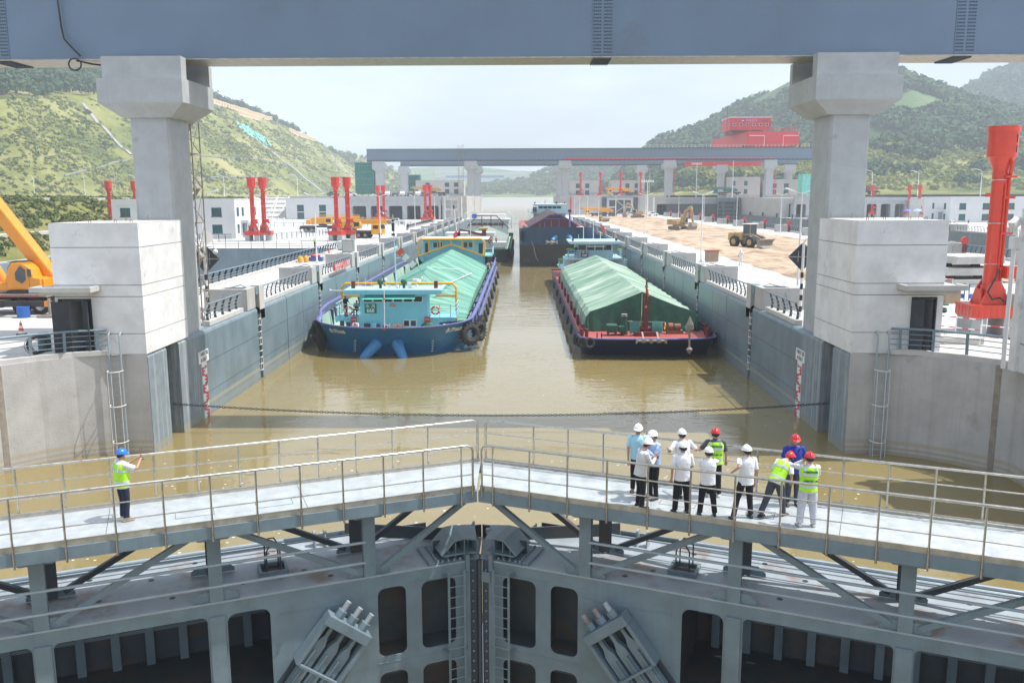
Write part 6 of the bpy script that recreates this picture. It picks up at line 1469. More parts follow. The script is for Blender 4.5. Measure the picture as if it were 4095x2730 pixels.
def wheel(t, c, r, w, hub='dusty_steel', ax=(1, 0, 0), m='black_rubber', tread=False):
    a = Vector(ax); c = Vector(c); b = B(); b.cyl(c-a*w/2, c+a*w/2, r, n=20)
    if tread:
        u = a.orthogonal().normalized(); v = a.cross(u)
        for i in range(16):
            q = 2*PI*i/16; d = u*math.cos(q)+v*math.sin(q); b.bar(c+d*r-a*w/2, c+d*r+a*w/2, r*.16, r*.12, up=tuple(d))
    o = b.obj('wheel', m, t, smooth=True); h = B()
    for s in (-1, 1): h.cyl(c+a*s*w*.5, c+a*s*(w*.5+.02), r*.55, n=14)
    h.obj('rim', hub, o, smooth=True)
def truck_crane(loc, rz, label, boom=(0, 6, 4.2), raised=False, m='yellow_crane', L=11., cab_m=None, group=None):
    """x is the long axis, nose towards +x"""
    t = thing('truck_crane', label, 'truck crane', loc, rz, group)
    B().box(-L/2, L/2-1.6, -1.2, 1.2, 1.05, 1.35).obj('chassis', 'black_steel', t)
    B().box(-L/2+.3, L/2-1.8, -1.3, 1.3, 1.36, 1.46).obj('carrier_deck', 'dusty_steel', t)
    b = B(); b.prism([(L/2-1.9, .7), (L/2, .7), (L/2, 1.7), (L/2-.15, 2.6), (L/2-1.9, 2.6)], 'y', -1.25, 1.25); b.obj('driver_cab', cab_m or m, t, bevel=.08)
    b = B(); b.box(L/2-1.5, L/2-.5, -1.27, -1.255, 1.75, 2.4); b.box(L/2-1.5, L/2-.5, 1.255, 1.27, 1.75, 2.4); b.add([(L/2+.01, -1.05, 1.75), (L/2+.01, 1.05, 1.75), (L/2-.13, 1.05, 2.5), (L/2-.13, -1.05, 2.5)], [(0,1,2,3)]); b.obj('cab_glass', 'glass_dark', t)
    for x in (-L/2+1.3, -L/2+2.6, L/2-4.4, L/2-3.1 if L > 10 else L/2-3.1):
        for s in (-1, 1): wheel(t, (x, s*1.02, .55), .55, .4, ax=(0, 1, 0))
    for x in (-L/2+.4, L/2-5.6):
        b = B(); b.box(x-.18, x+.18, -2.6, 2.6, .75, 1.05)
        for s in (-1, 1): b.cyl((x, s*2.5, .1), (x, s*2.5, 1.1), .09); b.box(x-.35, x+.35, s*2.5-.35, s*2.5+.35, 0, .1)
        b.obj('outrigger', 'black_steel', t)
    b = B(); b.cyl((-1.2, 0, 1.46), (-1.2, 0, 1.75), .9, n=20); b.obj('slew_ring', 'black_steel', t)
    b = B(); b.prism([(-4.2, 1.8), (.3, 1.8), (.6, 2.3), (-.4, 3.1), (-3.4, 3.1), (-4.2, 2.6)], 'y', -.55, .55); b.box(-4.6, -3.6, -1.2, 1.2, 1.8, 2.7); b.obj('superstructure', m, t, bevel=.05)
    b = B(); b.prism([(-.6, 1.75), (1.1, 1.75), (1.25, 2.4), (.9, 3.1), (-.4, 3.1), (-.6, 2.8)], 'y', -1.35, -.6); b.obj('crane_cab', m, t, bevel=.06)
    b = B(); b.box(-.2, .8, -1.37, -1.355, 2.2, 2.95); b.obj('cab_window', 'glass_dark', t)
    if not raised:
        b = B(); b.bar((-3.3, .1, 2.9), (L/2+.8, .1, 3.05), .7, .75); b.obj('boom', m, t, bevel=.04); b = B(); b.bar((L/2+.8, .1, 3.05), (L/2+1.6, .1, 3.06), .5, .5); b.obj('boom_head', 'dusty_steel', t)
        b = B()
        for k in range(9): b.bar((-2+k*1.0, -.35, 3.5+.0), (-1.5+k*1.0, -.35, 3.75), .05, .05); b.bar((-1.5+k*1.0, -.35, 3.75), (-1+k*1.0, -.35, 3.5), .05, .05)
        b.bar((-2, -.35, 3.5), (7, -.35, 3.5), .06, .06); b.bar((-2, -.35, 3.78), (7, -.35, 3.78), .06, .06); b.obj('jib_lattice', m, t)
    return t
# the near crane with raised boom, cut by the left edge
t = thing('truck_crane', 'big orange truck crane with raised boom at the left edge behind the tower', 'truck crane', (-32, 57, 5))
W_ = lambda b, nm, m, **k: b.obj(nm, m, t, world=True, **k)
W_(B().box(-45, -29.6, 55.3, 57.9, 6.15, 6.32), 'carrier_deck', 'dusty_steel'); W_(B().box(-45, -30, 55.7, 57.5, 5.75, 6.15), 'chassis', 'black_steel')
b = B(); [b.box(-45+k*.4, -44.8+k*.4, 55.27, 55.295, 6.18, 6.29) for k in range(38)]; W_(b, 'marker_tape', 'life_ring')
for x in (-34.8, -36.2, -31.5, -30.2, -42):
    for y in (55.75, 57.6): wheel(t, tuple(Vector((x, y, 5.55))-Vector(t.location)), .55, .4, hub='stainless', ax=(0, 1, 0))
b = B(); b.prism([(-35.6, 5.9), (-35.2, 6.15), (-33.6, 6.15), (-33.9, 5.6), (-33.8, 5.9), (-34.8, 6.13)], 'y', 55.2, 55.5); b.box(-32.9, -32.1, 55.35, 55.7, 5.5, 6.0); W_(b, 'mudguard', 'dusty_steel')
b = B(); b.box(-34.0, -28.9, 54.25, 54.6, 5.65, 6.0); b.box(-32.2, -31.9, 54.2, 55.4, 5.6, 6.05); W_(b, 'outrigger_beam', 'black_steel')
b = B(); b.cyl((-28.85, 54.2, 5.15), (-28.85, 54.2, 6.2), .09); b.box(-29.5, -28.2, 53.8, 54.6, 5.02, 5.15); W_(b, 'outrigger_foot', 'dusty_steel'); b = B(); b.box(-29.2, -28.9, 54.24, 54.62, 5.66, 6.01); W_(b, 'outrigger_tip', 'crane_orange')
W_(B().cyl((-31.6, 56.9, 6.32), (-31.6, 56.9, 6.55), 1.3, n=24), 'slew_ring', 'black_steel')
b = B(); b.prism([(-33.4, 6.5), (-30.0, 6.5), (-30.0, 7.3), (-30.6, 7.35), (-30.6, 6.9), (-32.4, 6.9), (-33.2, 7.1)], 'y', 55.9, 58.3); b.box(-30.9, -28.6, 57.2, 58.3, 6.6, 7.6); W_(b, 'superstructure', 'crane_orange', bevel=.06)
b = B(); b.prism([(-32.3, 6.56), (-30.9, 6.56), (-30.9, 8.1), (-31.3, 8.35), (-32.0, 8.35), (-32.25, 8.0), (-32.45, 7.3)], 'y', 55.75, 56.9); b.prism([(-30.9, 6.56), (-30.15, 6.56), (-30.15, 7.35), (-30.6, 7.4), (-30.75, 7.9), (-30.9, 8.1)], 'y', 55.75, 56.9); W_(b, 'crane_cab', 'crane_orange', bevel=.1)
b = B(); b.prism([(-31.75, 7.25), (-31.35, 7.0), (-31.1, 7.25), (-31.1, 7.9), (-31.4, 8.15), (-31.75, 7.7)], 'y', 55.70, 55.74); b.box(-30.95, -30.7, 55.70, 55.74, 7.45, 7.95); W_(b, 'side_window', 'glass_cab')
b = B(); b.add([(-32.47, 55.85, 7.1), (-32.47, 56.8, 7.1), (-32.3, 56.8, 8.0), (-32.05, 56.8, 8.37), (-32.05, 55.85, 8.37), (-32.3, 55.85, 8.0)], [(0,1,2,5), (5,2,3,4)]); W_(b, 'windscreen', 'glass_cab')
b = B(); [b.bar((-32.2+.12*k, 55.75, 8.41), (-32.2+.12*k, 56.9, 8.41), .04, .03) for k in range(10)]; W_(b, 'roof_grille', 'black_steel')
b = B(); b.bar((-30.3, 57.6, 7.2), (-36.4, 57.2, 16.2), .85, 1.05, up=(0, 1, 0)); W_(b, 'boom', 'crane_orange', bevel=.12)
b = B(); b.bar((-35.0, 56.9, 13.0), (-39, 56.7, 19), .6, .7, up=(0, 1, 0)); W_(b, 'boom_section', 'crane_orange')
W_(B().cyl((-32.9, 56.6, 6.9), (-35.4, 56.8, 11.5), .26, n=16), 'lift_cylinder', 'crane_orange', smooth=True)
W_(B().tube([(-36.5, 57.5, 16.9), (-29.6, 58.0, 8.0)], .025, 5), 'hoist_rope', 'black_steel')
b = B(); [b.bar((-30.6+k*.3, 57.9, 7.7), (-30.3+k*.3, 57.9, 8.3), .06, .06) or b.bar((-30.3+k*.3, 57.9, 8.3), (-30.0+k*.3, 57.9, 7.7), .06, .06) for k in range(7)]; b.bar((-30.6, 57.9, 8.3), (-28.5, 57.9, 8.3), .08, .08); b.bar((-30.6, 57.9, 7.7), (-28.5, 57.9, 7.7), .08, .08); W_(b, 'jib_lattice', 'crane_orange')
text('安全第一 预防为主', .28, 'dark_red', t, (-33.9, 56.5, 12.4), Matrix.Rotation(R(90), 4, 'X') @ Matrix.Rotation(R(-56), 4, 'Z'), world=True, name='boom_lettering', ext=.25)
truck_crane((-40.8, 189.2, 5), R(0), 'yellow truck crane with lowered boom on the left platform, behind the red columns', L=12)['group'] = 'truck cranes'
truck_crane((-29.2, 161.5, 5), R(-12), 'smaller yellow truck crane directly right of the middle red column pair', L=10)['group'] = 'truck cranes'
truck_crane((-33, 330, 12.9), R(180), 'orange truck crane parked on the far left terrace under the bridge', L=12, m='yellow_dusty')['group'] = 'truck cranes'
truck_crane((46, 392, 12.9), R(180), 'yellow truck crane on the far right terrace between red hoist columns', L=12)['group'] = 'truck cranes'
truck_crane((31, 326, 5), R(178), 'yellow truck crane at the far end of the dirt field', L=12)['group'] = 'truck cranes'
truck_crane((93, 392, 12.9), R(180), 'truck crane with lime green boom in front of the far beige building', L=12, m='net_green')['group'] = 'truck cranes'
truck_crane((128, 325, 12.9), R(180), 'brown crane on the raised road far right', L=10, m='brown_rust')['group'] = 'truck cranes'

def excavator(loc, rz, label, m='yellow_dusty'):
    """arm towards +x"""
    t = thing('excavator', label, 'excavator', loc, rz)
    for s in (-1, 1):
        b = B(); pr = [(-2.1, .45), (-1.8, .05), (1.8, .05), (2.1, .45), (1.8, .85), (-1.8, .85)]
        b.prism(pr, 'y', s*1.2-.28, s*1.2+.28); tr = b.obj('track', 'dusty_steel', t, bevel=.05)
        b = B(); [b.cyl((x, s*1.5, .45), (x, s*1.52, .45), .22) for x in (-1.6, -.8, 0, .8, 1.6)]; b.obj('roller', 'black_steel', tr)
    B().box(-1, 1, -1, 1, .6, 1.05).obj('undercarriage', 'dusty_steel', t)
    b = B(); b.box(-2.6, .9, -1.35, 1.35, 1.1, 2.0); b.box(-2.6, -.8, -1.35, 1.35, 2.0, 2.35); b.obj('house', m, t, bevel=.08)
    b = B(); b.box(.0, 1.5, .4, 1.35, 1.15, 2.9); b.obj('cab', 'dusty_steel', t, bevel=.08)
    b = B(); b.box(1.505, 1.52, .5, 1.25, 1.7, 2.8); b.box(.15, 1.35, 1.355, 1.37, 1.8, 2.75); b.obj('cab_glass', 'glass_dark', t)
    b = B(); b.bar((.9, 0, 1.5), (2.4, 0, 4.3), .45, .6, up=(0,1,0)); b.bar((2.4, 0, 4.3), (4.1, 0, 4.9), .45, .5, up=(0,1,0)); b.obj('boom', m, t, bevel=.05)
    b = B(); b.bar((4.1, 0, 5.1), (4.9, 0, 1.6), .4, .45, up=(0,1,0)); b.obj('stick', m, t, bevel=.05)
    b = B(); b.cyl((1.3, .3, 1.6), (2.6, .3, 3.8), .1); b.cyl((2.9, 0, 4.9), (4.1, 0, 5.3), .09); b.cyl((4.5, 0, 4.6), (5.2, 0, 2.1), .08); b.obj('hydraulic_ram', 'stainless', t)
    b = B(); b.prism([(4.3, 1.8), (5.3, 1.7), (5.5, .9), (5.2, .2), (4.3, .3), (4.1, .9)], 'y', -.75, .75); b.obj('bucket', 'dusty_steel', t, bevel=.04)
    b = B(); [b.bar((4.35, y, .35), (4.1, y, .0), .09, .06) for y in (-.65, -.33, 0, .33, .65)]; b.obj('bucket_tooth', 'stainless_dull', t)
    return t
excavator((36.4, 194.5, 5.1), R(-62), 'dusty yellow excavator with bucket lowered in the middle of the dirt field')
excavator((41.9, 305, 5.1), R(150), 'second excavator, pale grey, far back on the dirt field')
def loader(loc, rz, label):
    t = thing('wheel_loader', label, 'wheel loader', loc, rz)
    b = B(); b.box(-3.2, -.7, -.9, .9, 1.0, 2.1); b.box(-3.3, -2.2, -1.1, 1.1, .9, 2.0); b.obj('engine_hood', 'yellow_dusty', t, bevel=.1)
    b = B(); b.box(-.7, 1.6, -.5, .5, .8, 1.4); b.obj('front_frame', 'dusty_steel', t)
    for x in (-1.9, 1.2):
        for s in (-1, 1): wheel(t, (x, s*1.1, .78), .78, .55, hub='yellow_dusty', ax=(0, 1, 0), tread=True)
    b = B(); b.box(-.75, .65, -.75, .75, 1.7, 1.95)
    for x, y in ((-.7, -.7), (-.7, .62), (.57, -.7), (.57, .62)): b.box(x, x+.08, y, y+.08, 1.9, 3.3)
    b.obj('cab_frame', 'dusty_steel', t); B().box(-.85, .75, -.85, .85, 3.3, 3.42).obj('cab_roof', 'sign_white', t, bevel=.04); B().box(-.66, .6, -.66, .66, 1.95, 3.29).obj('cab_glass', 'glass_cab', t)
    b = B()
    for s in (-.5, .5): b.bar((.4, s, 1.9), (2.4, s, 1.3), .16, .25); b.bar((2.4, s, 1.3), (3.0, s, .7), .16, .22)
    b.obj('lift_arm', 'dusty_steel', t); B().cyl((.6, 0, 2.0), (2.6, 0, 1.6), .1).obj('tilt_ram', 'stainless', t)
    b = B(); b.prism([(2.9, .05), (4.0, .05), (3.9, .2), (3.2, .35), (3.0, .8), (3.5, 1.25), (3.4, 1.35), (2.85, 1.1), (2.75, .5)], 'y', -1.5, 1.5); b.obj('bucket', 'dusty_steel', t)
    return t
loader((34.6, 127.2, 5.1), R(-58), 'mud covered wheel loader with cab and wide bucket on the dirt field')
t = thing('road_roller', 'yellow road roller with steel drum on the dirt strip by the far lamps', 'road roller', (26.1, 262, 5.1), R(-80))
B().cyl((1.6, -1.05, .75), (1.6, 1.05, .75), .75, n=20).obj('drum', 'dusty_steel', t, smooth=True)
for s in (-1, 1): wheel(t, (-1.3, s*.85, .7), .7, .5, ax=(0, 1, 0))
b = B(); b.box(-2.2, .2, -.9, .9, .9, 1.7); b.box(.2, 2.6, -1.2, -1.07, .6, 1.0); b.box(.2, 2.6, 1.07, 1.2, .6, 1.0); b.obj('body', 'yellow_crane', t, bevel=.06)
b = B(); b.box(-.6, .6, -.7, .7, 1.7, 2.8); b.obj('cab', 'glass_cab', t); B().box(-.75, .75, -.85, .85, 2.8, 2.92).obj('cab_roof', 'yellow_crane', t)
def car(loc, rz, label, m, group, pickup=False):
    t = thing('pickup_truck' if pickup else 'parked_car', label, 'pickup' if pickup else 'car', loc, rz, group)
    L_ = 5.2 if pickup else 4.5
    pr = [(-L_/2, .35), (L_/2, .35), (L_/2, .75), (L_/2-.2, .95), (1.1, 1.05), (.5, 1.62), (-.9, 1.66)] + ([(-1.0, 1.05), (-L_/2, 1.05)] if pickup else [(-1.9, 1.1), (-L_/2, 1.0)])
    B().prism(pr, 'y', -.88, .88).obj('body', m, t, bevel=.07)
    b = B()
    for s in (-1, 1): b.prism([(.85, 1.08), (.42, 1.52), (-.05, 1.54), (-.05, 1.08)], 'y', s*.883-.004, s*.883+.004); b.prism([(-.13, 1.08), (-.13, 1.54), (-.8, 1.55), (-.95 if pickup else -1.4, 1.1)], 'y', s*.883-.004, s*.883+.004)
    b.add([(1.06, -.75, 1.1), (1.06, .75, 1.1), (.56, .68, 1.59), (.56, -.68, 1.59)], [(0,1,2,3)]); b.obj('window', 'glass_dark', t)
    for x in (-L_/2+.85, L_/2-.85):
        for s in (-1, 1): wheel(t, (x, s*.82, .36), .36, .22, ax=(0, 1, 0))
    for s in (-1, 1): B().box(L_/2-.05, L_/2+.01, s*.6-.15, s*.6+.15, .68, .82).obj('headlight', 'sign_white', t)
    if pickup: B().box(-2.4, -1.2, -.75, .75, 1.0, 1.12).obj('load', 'net_green', t)
    return t
car((-34.2, 245.5, 5), R(180), 'white double-cab pickup with green load on the left platform', 'car_white', None, True)
c0 = car((-48, 307, 12.9), R(90), 'parked car on the far left terrace, first from the left, grey', 'car_grey', 'cars parked on the far left terrace')
c1 = car((-45.5, 307, 12.9), R(90), 'parked car on the far left terrace, second from the left, white', 'car_white', 'cars parked on the far left terrace')
for k in range(5): dup((c0, c1)[k % 2], (-43.0+2.7*k, 307+.3*k, 12.9), R(90), 'parked car on the far left terrace, %s from the left, %s' % (ORD[k+2], ('grey', 'white')[k % 2]))
dup(c1, (-58.5, 306, 12.9), R(0), 'grey white car parked above the white building left of the arches')
dup(c0, (-64.5, 306, 12.9), R(0), 'dark car parked above the white building, farthest left on the terrace')
dup(c1, (44, 342, 5), R(0), 'white car at the far end of the dirt field beside the stairs', group='cars at the end of the dirt field'); dup(c1, (52, 338, 5), R(20), 'white van like car at the far end of the dirt field, right one', group='cars at the end of the dirt field')
# small site items
t = thing('traffic_cone', 'red and white striped traffic cone on the left quay behind the railing', 'traffic cone', (-26.5, 46.9, 5))
for k in range(5): z = .1+k*.15; B().cyl((0,0,z), (0,0,z+.15), .17-.028*k, .17-.028*(k+1), 14).obj('stripe', 'cone_orange' if k % 2 else 'letter_white', t, smooth=True)
B().box(-.2, .2, -.2, .2, 0, .1).obj('base', 'black_rubber', t)
t = thing('open_barrel', 'dark teal open steel barrel beside the left tower door', 'barrel', (-22.45, 41.9, 5))
b = B(); b.loft([ell((0,0,0), .3, .3, 20), ell((0,0,.9), .3, .3, 20), ell((0,0,.9), .28, .28, 20), ell((0,0,.4), .28, .28, 20)]); b.obj('shell', 'barrel_teal', t, smooth=True); b = B(); [b.torus((0,0,z), (0,0,1), .305, .015) for z in (.3, .6, .89)]; b.obj('hoop', 'barrel_teal', t)
B().cyl((-30.5, 54.1, 5.0), (-30.5, 54.1, 5.7), .38, n=18).obj('tmp', 'sign_blue'); o = bpy.data.objects['tmp']; o.name = 'blue_drum'; tag(o, 'blue plastic drum under the outrigger of the orange crane', 'drum')
b = B()
for k in range(12): b.torus((-21.75+.05*(k % 4), 39.75+.03*k, 5.62+.02*(k % 3)), (.25+.02*k, -.95, .1*(k % 3-1)), .42-.018*(k % 5), .018, 22, 4)
tag(b.obj('cable_coil', 'black_rubber', smooth=True), 'coil of black cable tied behind the left curved railing', 'cable coil')
# concrete slabs stacked on the right quay
for k, (x, y, z, w_, d_, rz) in enumerate(((38.5, 73, 5.0, 4.2, 4, .1), (38.3, 73.2, 5.95, 4.6, 4, .05), (38.6, 73.1, 6.9, 4.2, 4, .12))):
    t = thing('concrete_slab', ('bottom', 'middle', 'top')[k]+' one of three stacked pale concrete slabs behind the right tower', 'concrete slab', (x, y, z), rz, 'stacked concrete slabs')
    B().box(-w_/2, w_/2, -d_/2, d_/2, 0, .62).obj('slab', 'pale_concrete', t, bevel=.03)
    b = B(); [b.box(px-.3, px+.3, -.2, .2, .62, .95) for px in (-1.2, 1.2)] if k < 2 else [b.tube([(px, .3, .62), (px, .3, .85), (px+.15, .3, .85), (px+.15, .3, .62)], .015, 5) for px in (-1, 0, 1.2)]
    b.obj('spacer' if k < 2 else 'lifting_loop', 'trunk' if k < 2 else 'dusty_steel', t)
t = thing('concrete_slab', 'single flat concrete slab on the ground right of the right tower', 'concrete slab', (23.6, 44.0, 5)); B().box(-1.0, 1.0, -.7, .7, 0, .35).obj('slab', 'pale_concrete', t, bevel=.03); b = B(); [b.tube([(px, 0, .35), (px, 0, .5), (px+.1, 0, .5), (px+.1, 0, .35)], .012, 5) for px in (-.7, 0, .7)]; b.obj('lifting_loop', 'dusty_steel', t)
b = B(); b.cb((0,0,.5), (1.2, .8, 1.0)); o = b.obj('cardboard_box', 'cardboard', bevel=.03); o.location = (31.2, 60.5, 5); o.rotation_euler.z = .2; tag(o, 'worn brown cardboard carton standing before the blue barriers', 'carton')
def barrier(loc, rz, label, m='sign_blue'):
    t = thing('mesh_barrier', label, 'barrier', loc, rz, 'blue mesh barriers behind the right tower'); b = B()
    for z in (.15, 1.15): b.bar((-1.2, 0, z), (1.2, 0, z), .05, .05)
    for x in (-1.2, 1.2): b.bar((x, 0, 0), (x, 0, 1.2), .05, .05)
    b.obj('frame', m, t); b = B()
    for k in range(16): x = -1.2+k*.15; b.bar((x, 0, .15), (min(1.2, x+.4), 0, 1.15), .015, .015)
    b.obj('mesh', 'sign_white', t); B().box(-1.2, 1.2, -.01, .01, .18, .45).obj('skirt', m, t)
    return t
b0 = barrier((29.5, 62, 5), R(5), 'first blue mesh barrier counted from the right tower')
for k, p in enumerate(((32, 62.2, 5), (33.2, 59.5, 5), (30.2, 64.5, 5), (34.5, 62.5, 5))): dup(b0, p, R((8, 75, -12, 20)[k]), '%s blue mesh barrier counted from the right tower' % ORD[k+1])
for k, (a, e) in enumerate((((24.0, 42.6), (26.3, 40.0)), ((30.5, 66.5), (34.5, 66.8)), ((23.4, 46.5), (25.0, 44.4)))):
    t = thing('striped_guard_rail', 'red and white striped tubular guard rail, %s' % ('in front of the orange red hoist', 'in front of the slab stack', 'beside the concrete plinth of the hoist')[k], 'guard rail', (*a, 5))
    for z in (.55, 1.1):
        n = 8
        for i in range(n):
            p_ = Vector((*a, 5+z)).lerp(Vector((*e, 5+z)), i/n); q_ = Vector((*a, 5+z)).lerp(Vector((*e, 5+z)), (i+1)/n); B().cyl(p_, q_, .028, n=6).obj('tube_section', 'sign_red' if i % 2 else 'letter_white', t, world=True)
    b = B(); [b.cyl((*p_, 5.0), (*p_, 6.12), .03, n=6) for p_ in (a, e, ((a[0]+e[0])/2, (a[1]+e[1])/2))]; b.obj('post', 'letter_white', t, world=True)
t = thing('service_box', 'brown red service cabinet on the right quay with a man in white behind it', 'cabinet', (23.0, 99.3, 5)); B().box(-.7, .7, -.45, .45, .1, 1.3).obj('cabinet', 'cardboard', t, bevel=.03); B().box(-.78, .78, -.52, .52, 1.3, 1.38).obj('lid', 'deck_red', t)
b = B(); b.ball((0,0,0), 1.3, 14, 6, (1, 1, .35)); 
for k, x in enumerate((133.0, 136.4)):
    t = thing('parasol', ('blue', 'pale blue')[k]+' parasol at the foot of the far right red hoist columns', 'parasol', (x, 299, 5)); B().loft([ell((0,0,2.3), 1.5, 1.5, 12), ell((0,0,2.75), .9, .9, 12), ell((0,0,2.95), .05, .05, 12)]).obj('canopy', 'umbrella_blue' if k == 0 else 'cloth_lightblue', t); B().cyl((0,0,0), (0,0,2.9), .04).obj('pole', 'white_paint', t)
def scooter(loc, rz, label, m):
    t = thing('motor_scooter', label, 'scooter', loc, rz)
    for x in (-.6, .6): wheel(t, (x, 0, .25), .25, .1, ax=(0, 1, 0))
    b = B(); b.prism([(-.75, .4), (-.2, .35), (.35, .3), (.5, .9), (.62, .9), (.5, .25), (-.1, .2), (-.7, .25)], 'y', -.16, .16); b.box(-.7, -.05, -.14, .14, .55, .75); b.obj('body', m, t, bevel=.03); b = B(); b.bar((.5, -.3, 1.0), (.5, .3, 1.0), .04, .04); b.obj('handlebar', 'black_steel', t)
scooter((119.5, 240, 5), R(20), 'white scooter parked before the far right white building, left one', 'car_white'); scooter((120.8, 234, 5), R(60), 'black scooter parked before the far right white building, right one', 'car_grey')

# clutter on the left quay strip
t = thing('wrapped_pallet', 'pallet of goods wrapped in clear film at the end of the inner left railing', 'pallet', (-24.2, 124, 5)); B().cb((0,0,.75), (1.7, 1.3, 1.2)).obj('load', 'glass_cab' if False else 'vest_silver', t, bevel=.12); B().box(-.9, .9, -.7, .7, 0, .14).obj('pallet', 'cardboard', t)
t = thing('control_cabinet', 'grey green control cabinet right of the wrapped pallet on the left quay', 'cabinet', (-22.6, 119, 5)); B().box(-.8, .8, -.5, .5, .1, 1.75).obj('cabinet', 'tarp_grey', t, bevel=.03); B().box(-.7, .7, -.52, -.505, .2, 1.6).obj('door', 'box_concrete', t); B().box(-.85, .85, -.55, .55, 0, .1).obj('plinth', 'pale_concrete', t)
for k, (x, y) in enumerate(((-24.5, 100.2), (-24.0, 100.9))):
    t = thing('yellow_pot', 'small yellow barrel on the inner strip of the left quay, %s one' % ('left', 'right')[k], 'barrel', (x, y, 5)); B().tube([(0,0,0), (0,0,.2), (0,0,.6), (0,0,.75)], [.22, .3, .3, .2], 12).obj('shell', 'yellow_crane', t, smooth=True); B().cyl((0,0,.75), (0,0,.8), .15).obj('lid', 'yellow_dusty', t)
t = thing('tool_cage', 'blue wire tool cage with orange bags on the inner strip of the left quay', 'cage', (-23.2, 102.4, 5)); b = B()
for x in (-.9, .9):
    for y in (-.5, .5): b.bar((x, y, 0), (x, y, 1.9 if y > 0 else 1.0), .04, .04)
for z in (.1, .95): b.bar((-.9, -.5, z), (.9, -.5, z), .04, .04); b.bar((-.9, .5, z), (.9, .5, z), .04, .04)
b.obj('frame', 'rail_paint', t); B().box(-.85, .85, -.45, .45, .12, .5).obj('tray', 'sign_blue', t); b = B(); b.ball((-.3, 0, .65), .3, 8, 5, (1.2, .8, .6)); b.ball((.3, 0, .65), .26, 8, 5, (1.1, .8, .7)); b.obj('bags', 'orange_red', t)
t = thing('traffic_cone', 'red traffic cone by the inner railing of the left quay', 'traffic cone', (-24.3, 114.5, 5)); B().cyl((0,0,.05), (0,0,.75), .18, .04, 12).obj('cone', 'cone_orange', t, smooth=True); B().box(-.22, .22, -.22, .22, 0, .05).obj('base', 'black_rubber', t)
for k, (x, y, w_, h, c_, nm) in enumerate(((27.5, 56, 2.4, .5, 'tarp_dark', 'dark green tarpaulin bundle'), (35.0, 56.5, 2.0, .8, 'cardboard', 'stack of brown timber formwork'), (40.2, 60, 2.2, .7, 'dusty_steel', 'pile of rusty steel bars'), (31.0, 70.5, 2.6, .6, 'tarp_grey', 'grey covered heap of materials'))):
    t = thing('material_pile', nm+' on the quay behind the right tower', 'materials', (x, y, 5), .2*k); rj = random.Random(k)
    for i in range(5): B().cb((rj.uniform(-.3, .3), rj.uniform(-.3, .3), h*(i+.5)/5), (w_*rj.uniform(.7, 1), 1.1, h/5.5), rz=rj.uniform(-.1, .1)).obj('layer', c_, t, bevel=.03)
